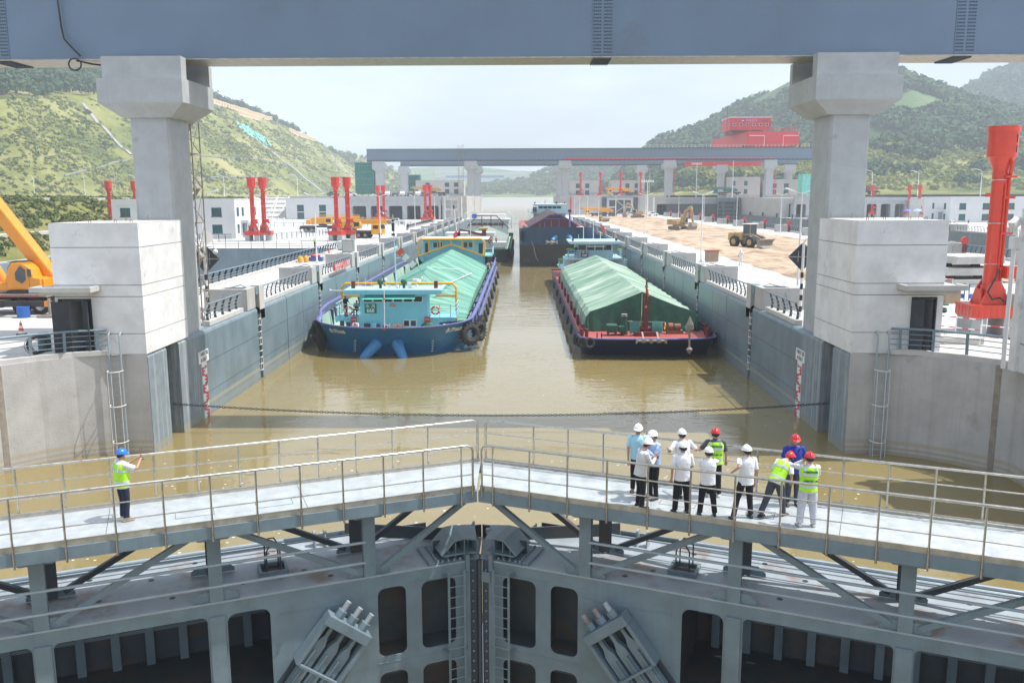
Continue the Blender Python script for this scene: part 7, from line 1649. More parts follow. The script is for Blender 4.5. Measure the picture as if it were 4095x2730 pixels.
# ------------------------------------------------------------------ far lock head, crane bridge, buildings
def wall_openings(b, x0, x1, z0, z1, ops, y0, y1):
    """front wall in the XZ plane with rectangular openings (x0,x1,z0,z1)"""
    xs = sorted({x0, x1} | {v for o_ in ops for v in o_[:2]}); zs = sorted({z0, z1} | {v for o_ in ops for v in o_[2:4]})
    for i in range(len(xs)-1):
        run = None
        for j in range(len(zs)-1):
            cx, cz = (xs[i]+xs[i+1])/2, (zs[j]+zs[j+1])/2
            if any(o_[0] < cx < o_[1] and o_[2] < cz < o_[3] for o_ in ops): continue
            b.box(xs[i], xs[i+1], y0, y1, zs[j], zs[j+1])
def building(name, label, x0, x1, y0, y1, z0, z1, cols, rows, ww, wh, m='wall_white', glass='glass_teal', side=None, cat='building', parapet=.35, sidecols=(), group=None):
    t = thing(name, label, cat, ((x0+x1)/2, (y0+y1)/2, z0), group=group)
    ops = [(c-ww/2, c+ww/2, r, r+wh) for c in cols for r in rows]
    b = B(); wall_openings(b, x0, x1, z0, z1, ops, y0, y0+.3)
    sx = x1 if side == 'r' else x0 if side == 'l' else None
    b.box(x0, x0+.3, y0+.3, y1, z0, z1); b.box(x1-.3, x1, y0+.3, y1, z0, z1); b.box(x0+.3, x1-.3, y1-.3, y1, z0, z1)
    b.obj('wall', m, t, world=True)
    B().box(x0+.3, x1-.3, y0+.3, y1-.3, z1-.6, z1-.4).obj('roof', 'pale_concrete', t, world=True)
    B().box(x0-.06, x1+.06, y0-.08, y1+.06, z1, z1+.18).obj('parapet_cap', m, t, world=True)
    # raised frame round the facade
    f = B(); f.box(x0+.0, x0+.9, y0-.12, y0-.003, z0, z1-.01); f.box(x1-.9, x1, y0-.12, y0-.003, z0, z1-.01); f.box(x0+.9, x1-.9, y0-.12, y0-.003, z1-.9, z1-.01); f.obj('facade_frame', m, t, world=True)
    for (a, e, c, d) in ops:
        w = B(); w.box(a, e, y0+.12, y0+.2, c, c+.06); w.box(a, e, y0+.12, y0+.2, d-.06, d); w.box(a, a+.06, y0+.12, y0+.2, c+.06, d-.06); w.box(e-.06, e, y0+.12, y0+.2, c+.06, d-.06); w.box((a+e)/2-.03, (a+e)/2+.03, y0+.12, y0+.2, c+.06, d-.06); w.box(a-.08, e+.08, y0-.1, y0-.003, c-.12, c)
        p = w.obj('window', 'rail_dark', t, world=True); B().box(a+.06, e-.06, y0+.15, y0+.17, c+.06, d-.06).obj('pane', glass, p, world=True)
    if sx is not None:
        sg = 1 if side == 'r' else -1
        for yc in sidecols:
            for r in rows:
                w = B(); w.box(*sorted((sx+sg*.01, sx+sg*.05)), yc-.55, yc+.55, r, r+wh); p = w.obj('window', 'rail_dark', t, world=True); B().box(*sorted((sx+sg*.051, sx+sg*.06)), yc-.5, yc+.5, r+.06, r+wh-.06).obj('pane', glass, p, world=True)
        B().box(*sorted((sx, sx+sg*1.4)), y0+3, y0+8, z0+3.1, z0+3.35).obj('entrance_canopy', m, t, world=True)
        B().box(*sorted((sx+sg*.01, sx+sg*.04)), y0+4, y0+6.6, z0, z0+2.7).obj('door', 'rail_paint', t, world=True)
    return t
building('pump_house', 'white two-storey building with teal windows right behind the left column', -74.2, -51.5, 160, 176, 5, 12.1, (-71.8, -62.5, -54.9), (6.0, 9.1), 1.9, 1.6, side='r', sidecols=(161.6, 164.5, 172))
building('pump_house', 'white two-storey building with teal windows behind the middle red columns', -80.6, -57.2, 303, 318, 5, 12.2, (-75.6, -67.9), (5.2, 7.9 if False else 7.8), 2.4, 2.2, side='r', sidecols=(306, 312))
building('pump_house', 'white two-storey building with scooters in front, far right', 121.5, 143.5, 246, 262, 5, 11.9, (125.0, 131.5, 138.5), (5.6, 8.6), 1.9, 1.7, side='l', sidecols=(249, 256))
building('pump_house', 'white building partly hidden by the orange red hoist, farthest right', 146, 175, 250, 262, 5, 11.9, (151, 158, 165), (5.6, 8.6), 1.9, 1.7)
building('lock_office', 'beige building with blue windows on the far left terrace beneath the bridge', -47.5, -25.5, 405, 420, 12.9, 20.0, (-42, -33, -28.8), (14.2, 17.3), 2.0, 1.9, m='wall_beige')
building('lock_office', 'beige two-storey building behind the red hoist columns, left one on the right lock head', 23.5, 37, 405, 418, 11.9, 19.6, (27.5, 31.8), (13.4, 16.5), 1.9, 1.9, m='wall_beige', side='l', sidecols=(408, 412))
building('lock_office', 'beige two-storey building behind the yellow truck crane, right one on the right lock head', 43, 58, 405, 418, 11.9, 19.7, (50.3, 54.6), (13.4, 16.5), 1.9, 1.9, m='wall_beige', side='l', sidecols=(408, 412))
building('lock_office', 'long beige building under the red gantry, left of the third far column', 95.3, 110.5, 402, 420, 11.9, 20.9, (98.5, 104), (13.6, 17.3), 1.6, 2.0, m='wall_beige', side='l', sidecols=(406, 410))
building('lock_office', 'wide beige building behind the lime green crane', 112, 136, 402, 420, 11.9, 19.8, (117, 122.5, 131.5), (13.4, 16.2), 2.2, 1.9, m='wall_beige')
def arches(label, x0, x1, y, z1, n, w, piers='column_concrete', s=1):
    t = thing('arched_intake', label, 'building', ((x0+x1)/2, y, 5)); zt = 9.6
    b = B(); b.box(x0, x1, y, y+.8, zt, z1-1.0); b.box(x0, x1, y-.5, y+.8, z1-1.0, z1+.2); b.obj('beam', piers, t, world=True)
    st = (x1-x0)/n
    for k in range(n+1):
        x = x0+k*st; p = B(); a, e = max(x0, x-w/2), min(x1, x+w/2); p.box(a, e, y, y+4, 5, zt)
        p.prism([(e, zt), (min(x1, e+.35), zt), (e, zt-.35)], 'y', y, y+.7); p.prism([(a, zt), (max(x0, a-.35), zt), (a, zt-.35)], 'y', y, y+.7); p.obj('pier', piers, t, world=True)
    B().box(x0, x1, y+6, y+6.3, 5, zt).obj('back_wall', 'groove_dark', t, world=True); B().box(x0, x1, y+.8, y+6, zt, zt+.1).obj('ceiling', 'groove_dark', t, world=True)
    B().box(x0, x1, y-.55, y-.45, z1+.2, z1+.3).obj('edge_rail', 'rail_paint', t, world=True)
    return t
arches('grey concrete building with five tall openings under the far left terrace', -56.6, -25.9, 294.6, 12.6, 5, 1.5)
arches('grey concrete building with open bays right of the right column', 96, 135, 304, 11.7, 8, 1.5)
tag(B().prism([(135, 5), (150, 5), (150, 11.4), (135, 11.4)], 'y', 302, 303).obj('sloped_facing', 'pale_concrete'), 'bright plain concrete wall right of the two umbrellas', 'wall')
b = B(); wall_openings(b, -24.8, -19.6, 5, 12.4, [(-24.2, -22.4, 5.6, 8), (-21.9, -20.2, 5.6, 8), (-24.2, -22.4, 8.8, 11.4), (-21.9, -20.2, 8.8, 11.4)], 293.5, 293.8); b.box(-25.4, -19, 294.6, 300.6, 5, 12.5); tag(b.obj('stair_tower', 'pale_concrete'), 'pale open stair tower at the right end of the arched building', 'stair tower')
b = B(); wall_openings(b, 37, 48, 5, 12.0, [(38, 40.5, 5.6, 7.8), (38, 40.5, 8.4, 11), (44.5, 47, 5.6, 7.8), (44.5, 47, 8.4, 11), (41, 44, 5.6, 11)], 365.0, 365.3); b.bar((40.8, 365.2, 6), (44.2, 365.2, 8.3), .1, .3); b.bar((44.2, 365.2, 8.3), (40.8, 365.2, 11), .1, .3); tag(b.obj('stair_tower', 'pale_concrete'), 'pale open concrete stair frame in the far right lock head wall', 'stair tower')
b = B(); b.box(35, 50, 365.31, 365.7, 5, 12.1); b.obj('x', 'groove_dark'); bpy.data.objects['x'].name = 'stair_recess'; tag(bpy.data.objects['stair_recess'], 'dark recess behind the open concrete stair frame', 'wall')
for x in (22, 56.5): 
    b = B(); b.tube([(x, 364.8, 5), (x, 364.8, 12.2)], .35); tag(b.obj('wall_pipe', 'white_paint' if x > 30 else 'sign_red'), 'vertical %s pipe on the far right lock head wall' % ('white' if x > 30 else 'red'), 'pipe')
# lock head railings
for x0, x1, y, z, nm in ((-57, -18, 300.9, 12.9, 'far left terrace edge'), (18, 62, 366.4, 12.9, 'far right lock head edge'), (62, 120, 366.4, 11.9, 'second lock head edge'), (-60, -25.4, 128.9, 5, 'basin edge on the left platform')):
    t = thing('edge_railing', 'long thin dark railing along the '+nm, 'railing', (x0, y, z)); n = int((x1-x0)/1.9)
    b = B(); [b.bar((x0, y, z+h), (x1, y, z+h), .04, .05) for h in (.35, .7, 1.05)]; b.obj('rail', 'rail_dark', t, world=True)
    b = B(); [b.box(x0+k*1.9-.03, x0+k*1.9+.03, y-.03, y+.03, z, z+1.1) for k in range(n+1)]; b.obj('post', 'rail_dark', t, world=True)
# long railing between left strip and basin
for x, y0, y1, s, nm in ((-25.2, 62, 128, 1, 'inner railing with curved posts between the left quay strip and the basin'), (-25.2, 200, 262, 1, 'far inner railing on the left quay strip'), (50.3, 41, 74, 1, 'railing behind the slab stack on the right quay')):
    t = thing('strip_railing', nm, 'railing', (x, y0, 5))
    B().box(x-.25, x+.25, y0, y1, 5.0, 5.25).obj('curb', 'pale_concrete', t, world=True); B().tube([(x+.15, y0, 6.2), (x+.15, y1, 6.2)], .05).obj('top_rail', 'rail_paint', t, world=True, smooth=True)
    for h in (.5, .72, .95): B().tube([(x, y0, 5+h), (x, y1, 5+h)], .022, 6).obj('lower_rail', 'rail_paint', t, world=True)
    y = y0+.3
    while y < y1: B().prism([(x-.02, 5.25), (x-.15, 5.25), (x-.17, 5.6), (x-.08, 5.95), (x+.16, 6.2), (x+.06, 6.2), (x-.1, 5.9)], 'y', y-.04, y+.04).obj('post', 'rail_dark', t, world=True); y += 1.6
# curved approach railings on the left platform
for pts, nm in (([(-44, 150, 5), (-40, 166, 5), (-37, 178, 5)], 'curved post railing right behind the left pair of red columns'), ([(-70, 150, 5), (-60, 152, 5), (-50, 153, 5)], 'railing in front of the left white building'), ([(-62, 222, 5), (-40, 224, 5), (-26, 226, 5)], 'blue grey railing in front of the arches')):
    t = thing('platform_railing', nm, 'railing', pts[0]); b = B(); [b.tube([(x, y, z+h) for x, y, z in pts], .04, 5) for h in (.4, .7, 1.0, 1.2)]; b.obj('rail', 'rail_paint', t, world=True); b = B()
    for a, e in zip(pts, pts[1:]):
        for k in range(9): q = Vector(a).lerp(Vector(e), k/9); b.box(q.x-.05, q.x+.05, q.y-.05, q.y+.05, 5, 6.2)
    b.obj('post', 'rail_dark', t, world=True)
# second lock: walls, housings, dark upper sill and gate
struct(B().add([(58, 60, .01), (92, 60, .01), (92, 366, .01), (58, 366, .01)], [(0,1,2,3)]), 'second_lock_water', 'water')
t = thing('lock_wall', 'left wall of the second lock chamber beyond the dirt field', 'wall', (58, 60, 0)); b = B(); b.box(57.4, 58, 41, 366, -3, 4.99); b.obj('wall_body', 'lock_wall_paint', t, world=True)
t = thing('lock_wall', 'far shaded wall of the second lock chamber, right of the dirt field', 'wall', (92, 60, 0))
b = B(); yy = 60
while yy < 365: b.box(92, 92.6, yy, yy+8.9, -3, 4.99); yy += 9.04
b.obj('wall_body', 'lock_wall_paint', t, world=True); b = B(); [b.box(92.3, 92.6, 60.5+18.08*k-1.9, 60.5+18.08*k-1.0, -3, 6.4) for k in range(17)]; b.obj('groove', 'groove_dark', t, world=True)
struct(B().box(92.6, 400, 41, 310, 4.4, 5.0), 'second_lock_quay', 'quay_paving'); struct(B().box(93, 400, 310.01, 371.9, -3, 11.7), 'right_terrace_road', 'quay_paving')
src = [o for o in COL.objects if o.name.startswith('bollard_housing') and o.location.x < 0][0]; srl = [o for o in COL.objects if o.name == 'parapet_railing' or (o.name.startswith('parapet_railing') and o.location.x < 0 and o.location.y == GR[0])][0]
srR = [o for o in COL.objects if o.name.startswith('parapet_railing') and o.location.x > 0 and o.location.y == GR[0]][0]; sbR = [o for o in COL.objects if o.name.startswith('bollard_housing') and o.location.x > 0][0]
for k in range(0, 16):
    y = 60.5+18.08*k
    if y > 60: dup(src, (58, y, 5), 0, 'pale concrete housing on the near wall of the second lock, %s from the camera' % ORD[k], group='bollard housings of the second lock')
    t2 = dup(srl, (58, y, 5), 0, 'railing bay on the near wall of the second lock, %s from the camera' % ORD[k], group='railing bays of the second lock')
    tag_ = thing('hose_reel', 'round red reel standing on the second lock wall, %s from the camera' % ORD[k], 'reel', (57.2, y-4.6, 6.4), group='red reels along the second lock'); B().cyl((0, -.2, .45), (0, .2, .45), .45, n=16).obj('drum', 'red_paint', tag_, smooth=True); B().box(-.2, .2, -.15, .15, -1.4, .1).obj('stand', 'dark_red', tag_)
    if k < 13:
        dup(sbR, (92, y, 5), 0, 'concrete housing on the far wall of the second lock, %s from the camera' % ORD[k], group='bollard housings on the far wall of the second lock')
        dup(srR, (92, y, 5), 0, 'railing bay on the far wall of the second lock, %s from the camera' % ORD[k], group='railing bays on the far wall of the second lock')
t = thing('sill_wall', 'dark slate wall closing the second lock at its far end', 'wall', (75, 366, 0)); B().box(58, 84, 366, 367, -3, 9.3).obj('wall_body', 'groove_dark', t, world=True); b = B(); b.box(84, 120, 366, 372, -3, 11.9); b.obj('head_block', 'lock_wall_paint', t, world=True); B().box(92.5, 99.2, 365.6, 365.99, -3, 11.8).obj('slate_panel', 'groove_dark', t, world=True)
struct(B().box(62.01, 160, 372, 440, -3, 11.9), 'second_lock_head', 'quay_paving'); struct(B().box(17.5, 62, 420, 440, -8, 12.9), 'right_head_apron', 'quay_paving')
t = thing('mitre_gate_leaf', 'far dark steel gate leaf with V braces at the end of the second lock', 'lock gate', (87.5, 364, 0)); b = B()
for x in (83, 85.2, 89.8, 92): b.box(x-.15, x+.15, 363.5, 364, -2, 10.2)
for z in np.arange(-1, 10.3, 1.6): b.box(83, 92, 363.6, 363.95, z, z+.25)
b.bar((84.2, 363.3, 10), (86.6, 363.3, 1), .5, .2); b.bar((90.8, 363.3, 10), (88.4, 363.3, 1), .5, .2); b.obj('frame', 'gate_steel', t, world=True); B().box(83, 92, 364.2, 364.4, -2, 10.2).obj('skin_plate', 'groove_dark', t, world=True)
b = B()
for k in range(6): b.bar((83+k*1.6, 363.6, 10.4), (83.8+k*1.6, 363.6, 11.6), .15, .15); b.bar((83.8+k*1.6, 363.6, 11.6), (84.6+k*1.6, 363.6, 10.4), .15, .15)
b.box(83, 92.4, 363.5, 364, 11.6, 11.8); b.obj('top_truss', 'gate_steel', t, world=True)

# far crane bridge: columns, girders, railings
cols = []
def far_column(x, y, zb, zt, label, w=3.0, first=[None]):
    if first[0] is None:
        t = thing('crane_bridge_column', label, 'column', (x, y, zb), group='columns of the far crane bridge'); h = zt-zb
        c_ = .2; hw = w/2
        B().prism([(-hw+c_, -hw), (hw-c_, -hw), (hw, -hw+c_), (hw, hw-c_), (hw-c_, hw), (-hw+c_, hw), (-hw, hw-c_), (-hw, -hw+c_)], 'z', 0, h-3.5).obj('shaft', 'column_concrete', t)
        sq = lambda g_, z: [(-hw-g_, -hw-g_, z), (hw+g_, -hw-g_, z), (hw+g_, hw+g_, z), (-hw-g_, hw+g_, z)]
        B().loft([sq(.1, h-3.8), sq(1.1, h-2.9), sq(1.1, h-1.2)]).obj('column_head', 'column_concrete', t)
        b = B(); b.box(-hw-1.0, hw+.9, -hw-1.0, -hw-.2, h-1.2, h); b.obj('front_seat_wall', 'column_concrete', t)
        first[0] = t; return t
    return dup(first[0], (x, y, zb), 0, label)
xs1 = [-55.5, -18.8, 18.8, 60.3, 100.2]
for k, x in enumerate(xs1): far_column(x, 352, 12.8, 26.6, 'far bridge column carrying the front girder, %s from the left' % ORD[k])
for k, x in enumerate((-52.5, -18.9, 18.9, 56.5, 93.2, 124)): far_column(x, 405, 12.8, 26.6, 'far bridge column carrying the rear girder, %s from the left' % ORD[k])
for y, x0, x1, zb, zt, nm in ((352, -60.3, 124, 26.5, 31.3, 'front'), (405, -54.2, 128, 26.5, 31.3, 'rear')):
    G2 = thing('crane_bridge_girder', 'long slate blue girder of the far crane bridge, %s one' % nm, 'girder', (0, y, zb))
    B().box(x0, x1, y-1.2, y+1.2, zb+.4, zt).obj('box_section', 'far_steel', G2, world=True)
    B().box(x0, x1, y-1.6, y+1.6, zt, zt+.15).obj('top_flange', 'rail_dark', G2, world=True); B().box(x0, x1, y-1.5, y+1.5, zb, zb+.4).obj('bottom_flange', 'rail_dark', G2, world=True)
    B().box(x0, x1, y-1.26, y-1.21, zb+2.2, zb+2.3).obj('side_pipe', 'far_steel', G2, world=True)
    b = B(); [b.box(x, x+.25, y-1.5, y-1.21, zb+.4, zb+.75) for x in np.arange(x0, x1, 1.9)]; b.obj('flange_lug', 'rail_dark', G2, world=True)
    for x in np.arange(x0+8, x1, 13.6): B().box(x, x+1.0, y-1.24, y-1.205, zb+.45, zt-.05).obj('splice_plate', 'far_steel', G2, world=True)
    b = B(); [b.box(x, x+.07, y-1.55, y-1.48, zt+.15, zt+1.3) for x in np.arange(x0, x1, 1.5)]; b.box(x0, x1, y-1.54, y-1.49, zt+1.25, zt+1.3); b.box(x0, x1, y-1.54, y-1.49, zt+.7, zt+.74); b.obj('walkway_railing', 'sign_white', G2, world=True)
lt = lattice((-22.7, 349, 12.9), 2.0, 20, 'grey lattice stair tower in front of the second far bridge column', 'dusty_steel')
tag(B().tube([(62.2, 350.2, 12.9), (62.2, 350.2, 27.4), (18, 350.3, 27.4)], .18, 6).obj('red_pipe', 'sign_red'), 'thin red pipe climbing the fourth far bridge column', 'pipe')
tag(B().tube([(102.2, 350.2, 12.9), (102.2, 350.2, 26), (101.9, 350.2, 27.4), (62.4, 350.3, 27.5)], .18, 6).obj('red_pipe', 'sign_red'), 'thin red pipe climbing the fifth far bridge column', 'pipe')
# red gantry crane with machine house on the far bridge
t = thing('gantry_crane', 'big red travelling crane with red machine house on top of the far bridge', 'gantry crane', (96, 378, 31.5))
O = lambda b, nm, m, par=None, **k: b.obj(nm, m, par or t, world=True, **k)
b = B(); b.box(91.0, 111.2, 351, 353.2, 32.6, 37.6); b.prism([(91.0, 32.6), (111.2, 32.6), (113.5, 31.9), (89.2, 31.9)], 'y', 351, 353.2); O(b, 'front_beam', 'crane_red')
b = B(); b.add([(90.9, 351, 31.7), (90.9, 351, 37.5), (88.8, 407, 37.9), (88.8, 407, 31.7), (91.5, 351, 31.7), (91.5, 351, 37.5), (89.4, 407, 37.9), (89.4, 407, 31.7)], [(0,1,2,3), (4,5,6,7), (1,5,6,2), (0,4,7,3)]); b.box(110.5, 111.2, 353.2, 407, 31.9, 37.6); O(b, 'side_beam', 'crane_red')
O(B().box(88.8, 111.2, 404, 407, 31.9, 37.5), 'rear_beam', 'crane_red')
b = B(); b.box(86.3, 103, 362, 376, 39.0, 43.9); O(b, 'machine_house', 'crane_red'); O(B().box(86.1, 103.2, 361.8, 376.2, 43.9, 44.2), 'house_roof', 'sign_white'); O(B().box(87.5, 100, 363, 375, 37.6, 39.0), 'house_base', 'dark_red')
for k in range(6):
    x = 87.6+k*2.65; w = B(); w.box(x, x+1.15, 361.93, 361.99, 40.6, 41.65); p = O(w, 'window', 'sign_white'); B().box(x+.12, x+1.03, 361.88, 361.925, 40.7, 41.55).obj('pane', 'glass_dark', p, world=True)
O(B().cyl((91.5, 361.9, 42.65), (91.5, 361.99, 42.65), .7, n=18), 'round_emblem', 'sign_blue'); O(B().loft([[(90.95, 361.86, 42.7), (91.5, 361.86, 42.95), (92.05, 361.86, 42.7), (91.5, 361.86, 42.5)], [(90.95, 361.89, 42.7), (91.5, 361.89, 42.95), (92.05, 361.89, 42.7), (91.5, 361.89, 42.5)]]), 'emblem_wave', 'sign_white')
text('平陆运河', 1.15, 'cloth_lightblue', t, (95.0, 361.9, 42.75), FRONT, world=True); text('卫华集团', .8, 'letter_dark', t, (100.0, 361.9, 42.45), FRONT, world=True)
b = B(); [b.box(x, x+.12, 351.0, 351.1, 37.6, 38.8) for x in np.arange(91, 111.2, 1.3)]; b.box(91, 111.2, 351.0, 351.08, 38.7, 38.8); b.box(91, 111.2, 351.0, 351.08, 38.2, 38.28); [b.bar((111, 353+i*5, 37.6), (111, 353+i*5, 38.8+.0*i), .12, .12) for i in range(10)]; O(b, 'crane_railing', 'orange_red')
b = B(); b.bar((104, 353, 37.8), (111, 353, 41), .15, .15); [b.box(104+k, 104.1+k, 353, 353.1, 37.6, 37.9+k*.45) for k in range(8)]; O(b, 'stair_railing', 'dark_red')
for x in (89.5, 91.5, 93, 108, 109.6, 111.6): O(B().cyl((x, 350.9, 32.0), (x, 351.5, 32.0), .45), 'track_wheel', 'black_steel')
b = B(); b.tube([(91.5, 350.8, 36), (97.5, 350.8, 36), (97.5, 350.8, 32)], .1, 5); b.tube([(105, 350.8, 32), (105, 350.8, 36), (111, 350.8, 36), (111, 350.8, 37.5)], .1, 5); O(b, 'white_pipe', 'sign_white')
O(B().box(76, 111.5, 403.2, 404, 26.0, 28.0), 'lower_beam', 'crane_red'); b = B(); b.cyl((85.6, 364, 39), (85.6, 364, 48.5), .1); b.cyl((102, 370, 44), (102, 370, 50), .08); O(b, 'lightning_rod', 'dark_red')
# green netting round works
for (x, y, z0, z1, w_, d_, nm) in ((-61.5, 355, 12.9, 26.2, 7.5, 8, 'left one, beside the first far column'), (-50, 420, 12.9, 23, 6, 5, 'second one behind the first far column'), (128, 392, 11.9, 22, 5, 6, 'right one behind the wide beige building')):
    t = thing('netted_scaffold', 'scaffold wrapped in green safety net, '+nm, 'scaffold', (x, y, z0)); b = B()
    n = 10
    ring = lambda z: [(-w_/2+w_*i/n, -d_/2+.12*math.sin(i*2+z), z) for i in range(n+1)]+[(w_/2, d_/2, z), (-w_/2, d_/2, z)]
    b.loft([ring(h*(z1-z0-1)/4+1) for h in range(5)]); b.obj('net', 'net_green' if x < 100 else 'net_mint', t)
    b = B(); [b.cyl((-w_/2+i*w_/3, -d_/2+.5, 0), (-w_/2+i*w_/3, -d_/2+.5, z1-z0+1.6), .06) for i in range(4)]; [b.bar((-w_/2, -d_/2-.2, h), (w_/2, -d_/2-.2, h), .08, .08) for h in np.arange(2, z1-z0+1, 2.5)]; b.obj('scaffold_pole', 'dusty_steel', t)
# tall light masts and lamps along the distant road
def flood(loc, h, label):
    t = thing('flood_light_mast', label, 'light mast', loc, group='tall flood light masts'); B().tube([(0,0,0), (0,0,h)], [.28, .14]).obj('mast', 'white_paint', t)
    b = B(); [b.box(-2.2+k*.75, -1.7+k*.75, -.2, .2, h-.1, h+.5) for k in range(6)]; b.box(-2.2, 2.2, -.1, .1, h-.3, h-.1); b.obj('lamp_cluster', 'sign_white', t)
flood((44.5, 300, 5), 12.5, 'flood light mast at the far end of the dirt field, left one'); flood((75.5, 372, 11.9), 14, 'flood light mast before the green slope, middle one'); flood((91.5, 375, 11.9), 18, 'flood light mast before the green slope, tallest right one'); flood((64, 372, 11.9), 13, 'flood light mast left of the middle one')
def road_lamp(loc, label, d=-1, first=[None]):
    if first[0] is None:
        t = thing('road_lamp', label, 'street lamp', loc, group='single-arm lamps on the hill road'); B().tube([(0,0,0), (0,0,8.3), (d*.5, 0, 9), (d*2.4, 0, 9.4)], [.14, .09, .07, .09], 6).obj('pole', 'white_paint', t); B().box(-3.2, -2.2, -.15, .15, 9.35, 9.5).obj('lamp_head', 'sign_white', t); first[0] = t; return
    dup(first[0], loc, 0, label)
for k, (x, y) in enumerate(((-209, 376), (-187, 376), (-165, 376), (-128, 380), (-96, 380))): road_lamp((x, y, 12.9), 'white single-arm lamp on the road below the green slope, %s from the left' % ORD[k])
for k, (x, y) in enumerate(((150, 330), (163, 310), (185, 310), (214, 325), (128, 318))): road_lamp((x, y, 12.2), 'white single-arm lamp on the road at the far right, number %s' % ('one beside the red column', 'two from the column', 'right of the umbrellas', 'farthest right', 'behind the concrete column')[k])
for k, (x, y) in enumerate(((-185, 400), (-128, 420), (70, 470), (110, 480))): 
    t = thing('utility_pole', 'thin concrete utility pole at the foot of the %s slope, %s' % ('left' if x < 0 else 'right', 'left one' if k in (0, 2) else 'right one'), 'pole', (x, y, 12.5)); B().tube([(0,0,0), (0,0,13)], [.2, .12]).obj('pole', 'column_concrete', t); B().bar((-1, 0, 12), (1, 0, 12), .1, .1).obj('cross_arm', 'dusty_steel', t)
# white gate building at the right edge of the frame
t = thing('gate_building', 'white building corner with a drain pipe and wall lamp at the right edge', 'building', (23.6, 37, 5)); b = B(); b.box(22.45, 30, 31, 36.9, 5, 11.9); b.obj('wall', 'wall_white', t, world=True); b = B(); b.box(22.3, 22.75, 36.5, 37.0, 5, 11.9); b.obj('pilaster', 'white_render', t, world=True); O = lambda b, nm, m, **k: b.obj(nm, m, t, world=True, **k)
O(B().cyl((22.2, 37.2, 5.0), (22.2, 37.2, 10.2), .09), 'drain_pipe', 'sign_white', smooth=True); O(B().box(22.05, 22.35, 36.95, 37.35, 10.2, 10.7), 'gutter_head', 'sign_white'); b = B(); [b.box(22.43, 30.02, 30.98, 36.92, z, z+.03) for z in (6.2, 8.6)]; O(b, 'render_groove', 'groove_dark')
b = B(); b.bar((22.3, 37.2, 10.7), (22.1, 37.0, 11.2), .1, .1); b.cb((22.0, 36.9, 11.3), (.5, .3, .3), rz=.5, ry=-.5); O(b, 'wall_lamp', 'sign_white')
# ------------------------------------------------------------------ hills and vegetation
from mathutils import noise as mnoise
def fbm(x, y, s, o=4, seed=0):
    v = 0; a = 1; f = 1/s
    for k in range(o): v += a*mnoise.noise(Vector((x*f+seed, y*f, seed*.37))); a *= .5; f *= 2
    return v
HX = {}
def hill_obj(name, fn, x0, x1, y0, y1, nx, ny, m, zmin=11.5):
    xs = np.linspace(x0, x1, nx); ys = np.linspace(y0, y1, ny)
    vs = [(x, y, fn(x, y)) for y in ys for x in xs]
    fs = [(j*nx+i, j*nx+i+1, (j+1)*nx+i+1, (j+1)*nx+i) for j in range(ny-1) for i in range(nx-1) if max(vs[j*nx+i][2], vs[j*nx+i+1][2], vs[(j+1)*nx+i][2], vs[(j+1)*nx+i+1][2]) > zmin]
    b = B(); b.add(vs, fs); o = struct(b, name, m)
    for p in o.data.polygons: p.use_smooth = True
    return o
def lerp(a, b, t): return a+(b-a)*t
def interp(x, xs, ys): return float(np.interp(x, xs, ys))
# left ridge: its foot runs along the canal and swings away to the left in the foreground
HF = [(-150,1900),(-160,1450),(-170,1200),(-170,700),(-182,560),(-215,430),(-290,350),(-480,300),(-900,280)]
TY = [300,450,560,748,860,1032,1130,1180,1260,1320]; TZ = [40,50,62,90,93,87,76,50,20,0]
def foot_d(x, y):
    best = 1e9; sg = 1
    for (a, b), (c, d) in zip(HF, HF[1:]):
        vx, vy = c-a, d-b; t = max(0, min(1, ((x-a)*vx+(y-b)*vy)/(vx*vx+vy*vy))); q = math.hypot(x-a-vx*t, y-b-vy*t)
        if q < best: best = q; sg = 1 if vx*(y-b)-vy*(x-a) < 0 else -1
    return best*sg
def left_h(x, y):
    d = foot_d(x, y)
    if d < 0: return 12.8+max(d*.5, -8)
    z = d*.75; k = z/14; fr = k-math.floor(k); z = (math.floor(k)+min(1, fr*1.12))*14
    T = interp(y, TY, TZ)
    if z > T: z = T+min(9, (z-T)*.3)
    return 12.8+z+.9*fbm(x, y, 22, 3, 1)*min(1, d/12)
def left_top(x, y): return foot_d(x, y)*.75 > interp(y, TY, TZ)+3
def left_lower(x, y):   # embankment from the platform up to the hill road
    d = -x-(62 if y < 150 else 76); return interp(d, [0, 5, 6.6, 16, 80], [4.9, 7.6, 7.7, 12.0, 12.5])+(.3*fbm(x, y, 8, 3, 2) if d > 7 else 0)
hill_obj('left_hill', left_h, -700, -148, 290, 1500, 150, 260, 'hill_grass')
hill_obj('left_lower_slope', left_lower, -330, -61, 60, 215, 120, 70, 'hill_grass', 4.91)
b = B(); RP = [(-480, 302), (-290, 348), (-213, 428), (-180, 560), (-168, 700), (-168, 1200)]
for (xa, ya), (xb, yb) in zip(RP, RP[1:]): b.bar((xa+4, ya-4, 12.75), (xb+4, yb-4, 12.75), 7, .5)
struct(b, 'hill_road', 'pale_concrete')
b = B(); b.box(-80, -79.6, 60, 150, 12.0, 12.62); b.box(-94, -93.6, 150.1, 215, 12.0, 12.6); b.box(-93.6, -80, 149.9, 150.1, 12.0, 12.6); tag(b.obj('road_parapet', 'pale_concrete'), 'long low white parapet of the hill road above the embankment at the left', 'parapet')
struct(B().box(-68.7, -66.9, 60, 149, 7.4, 7.82), 'slope_path', 'pale_concrete')
tag(B().bar((-83, 108, 12.2), (-69, 128, 7.8), 1.0, .4).obj('drain_channel', 'dusty_steel'), 'rusty edged drain running down the embankment at the far left', 'drain channel')
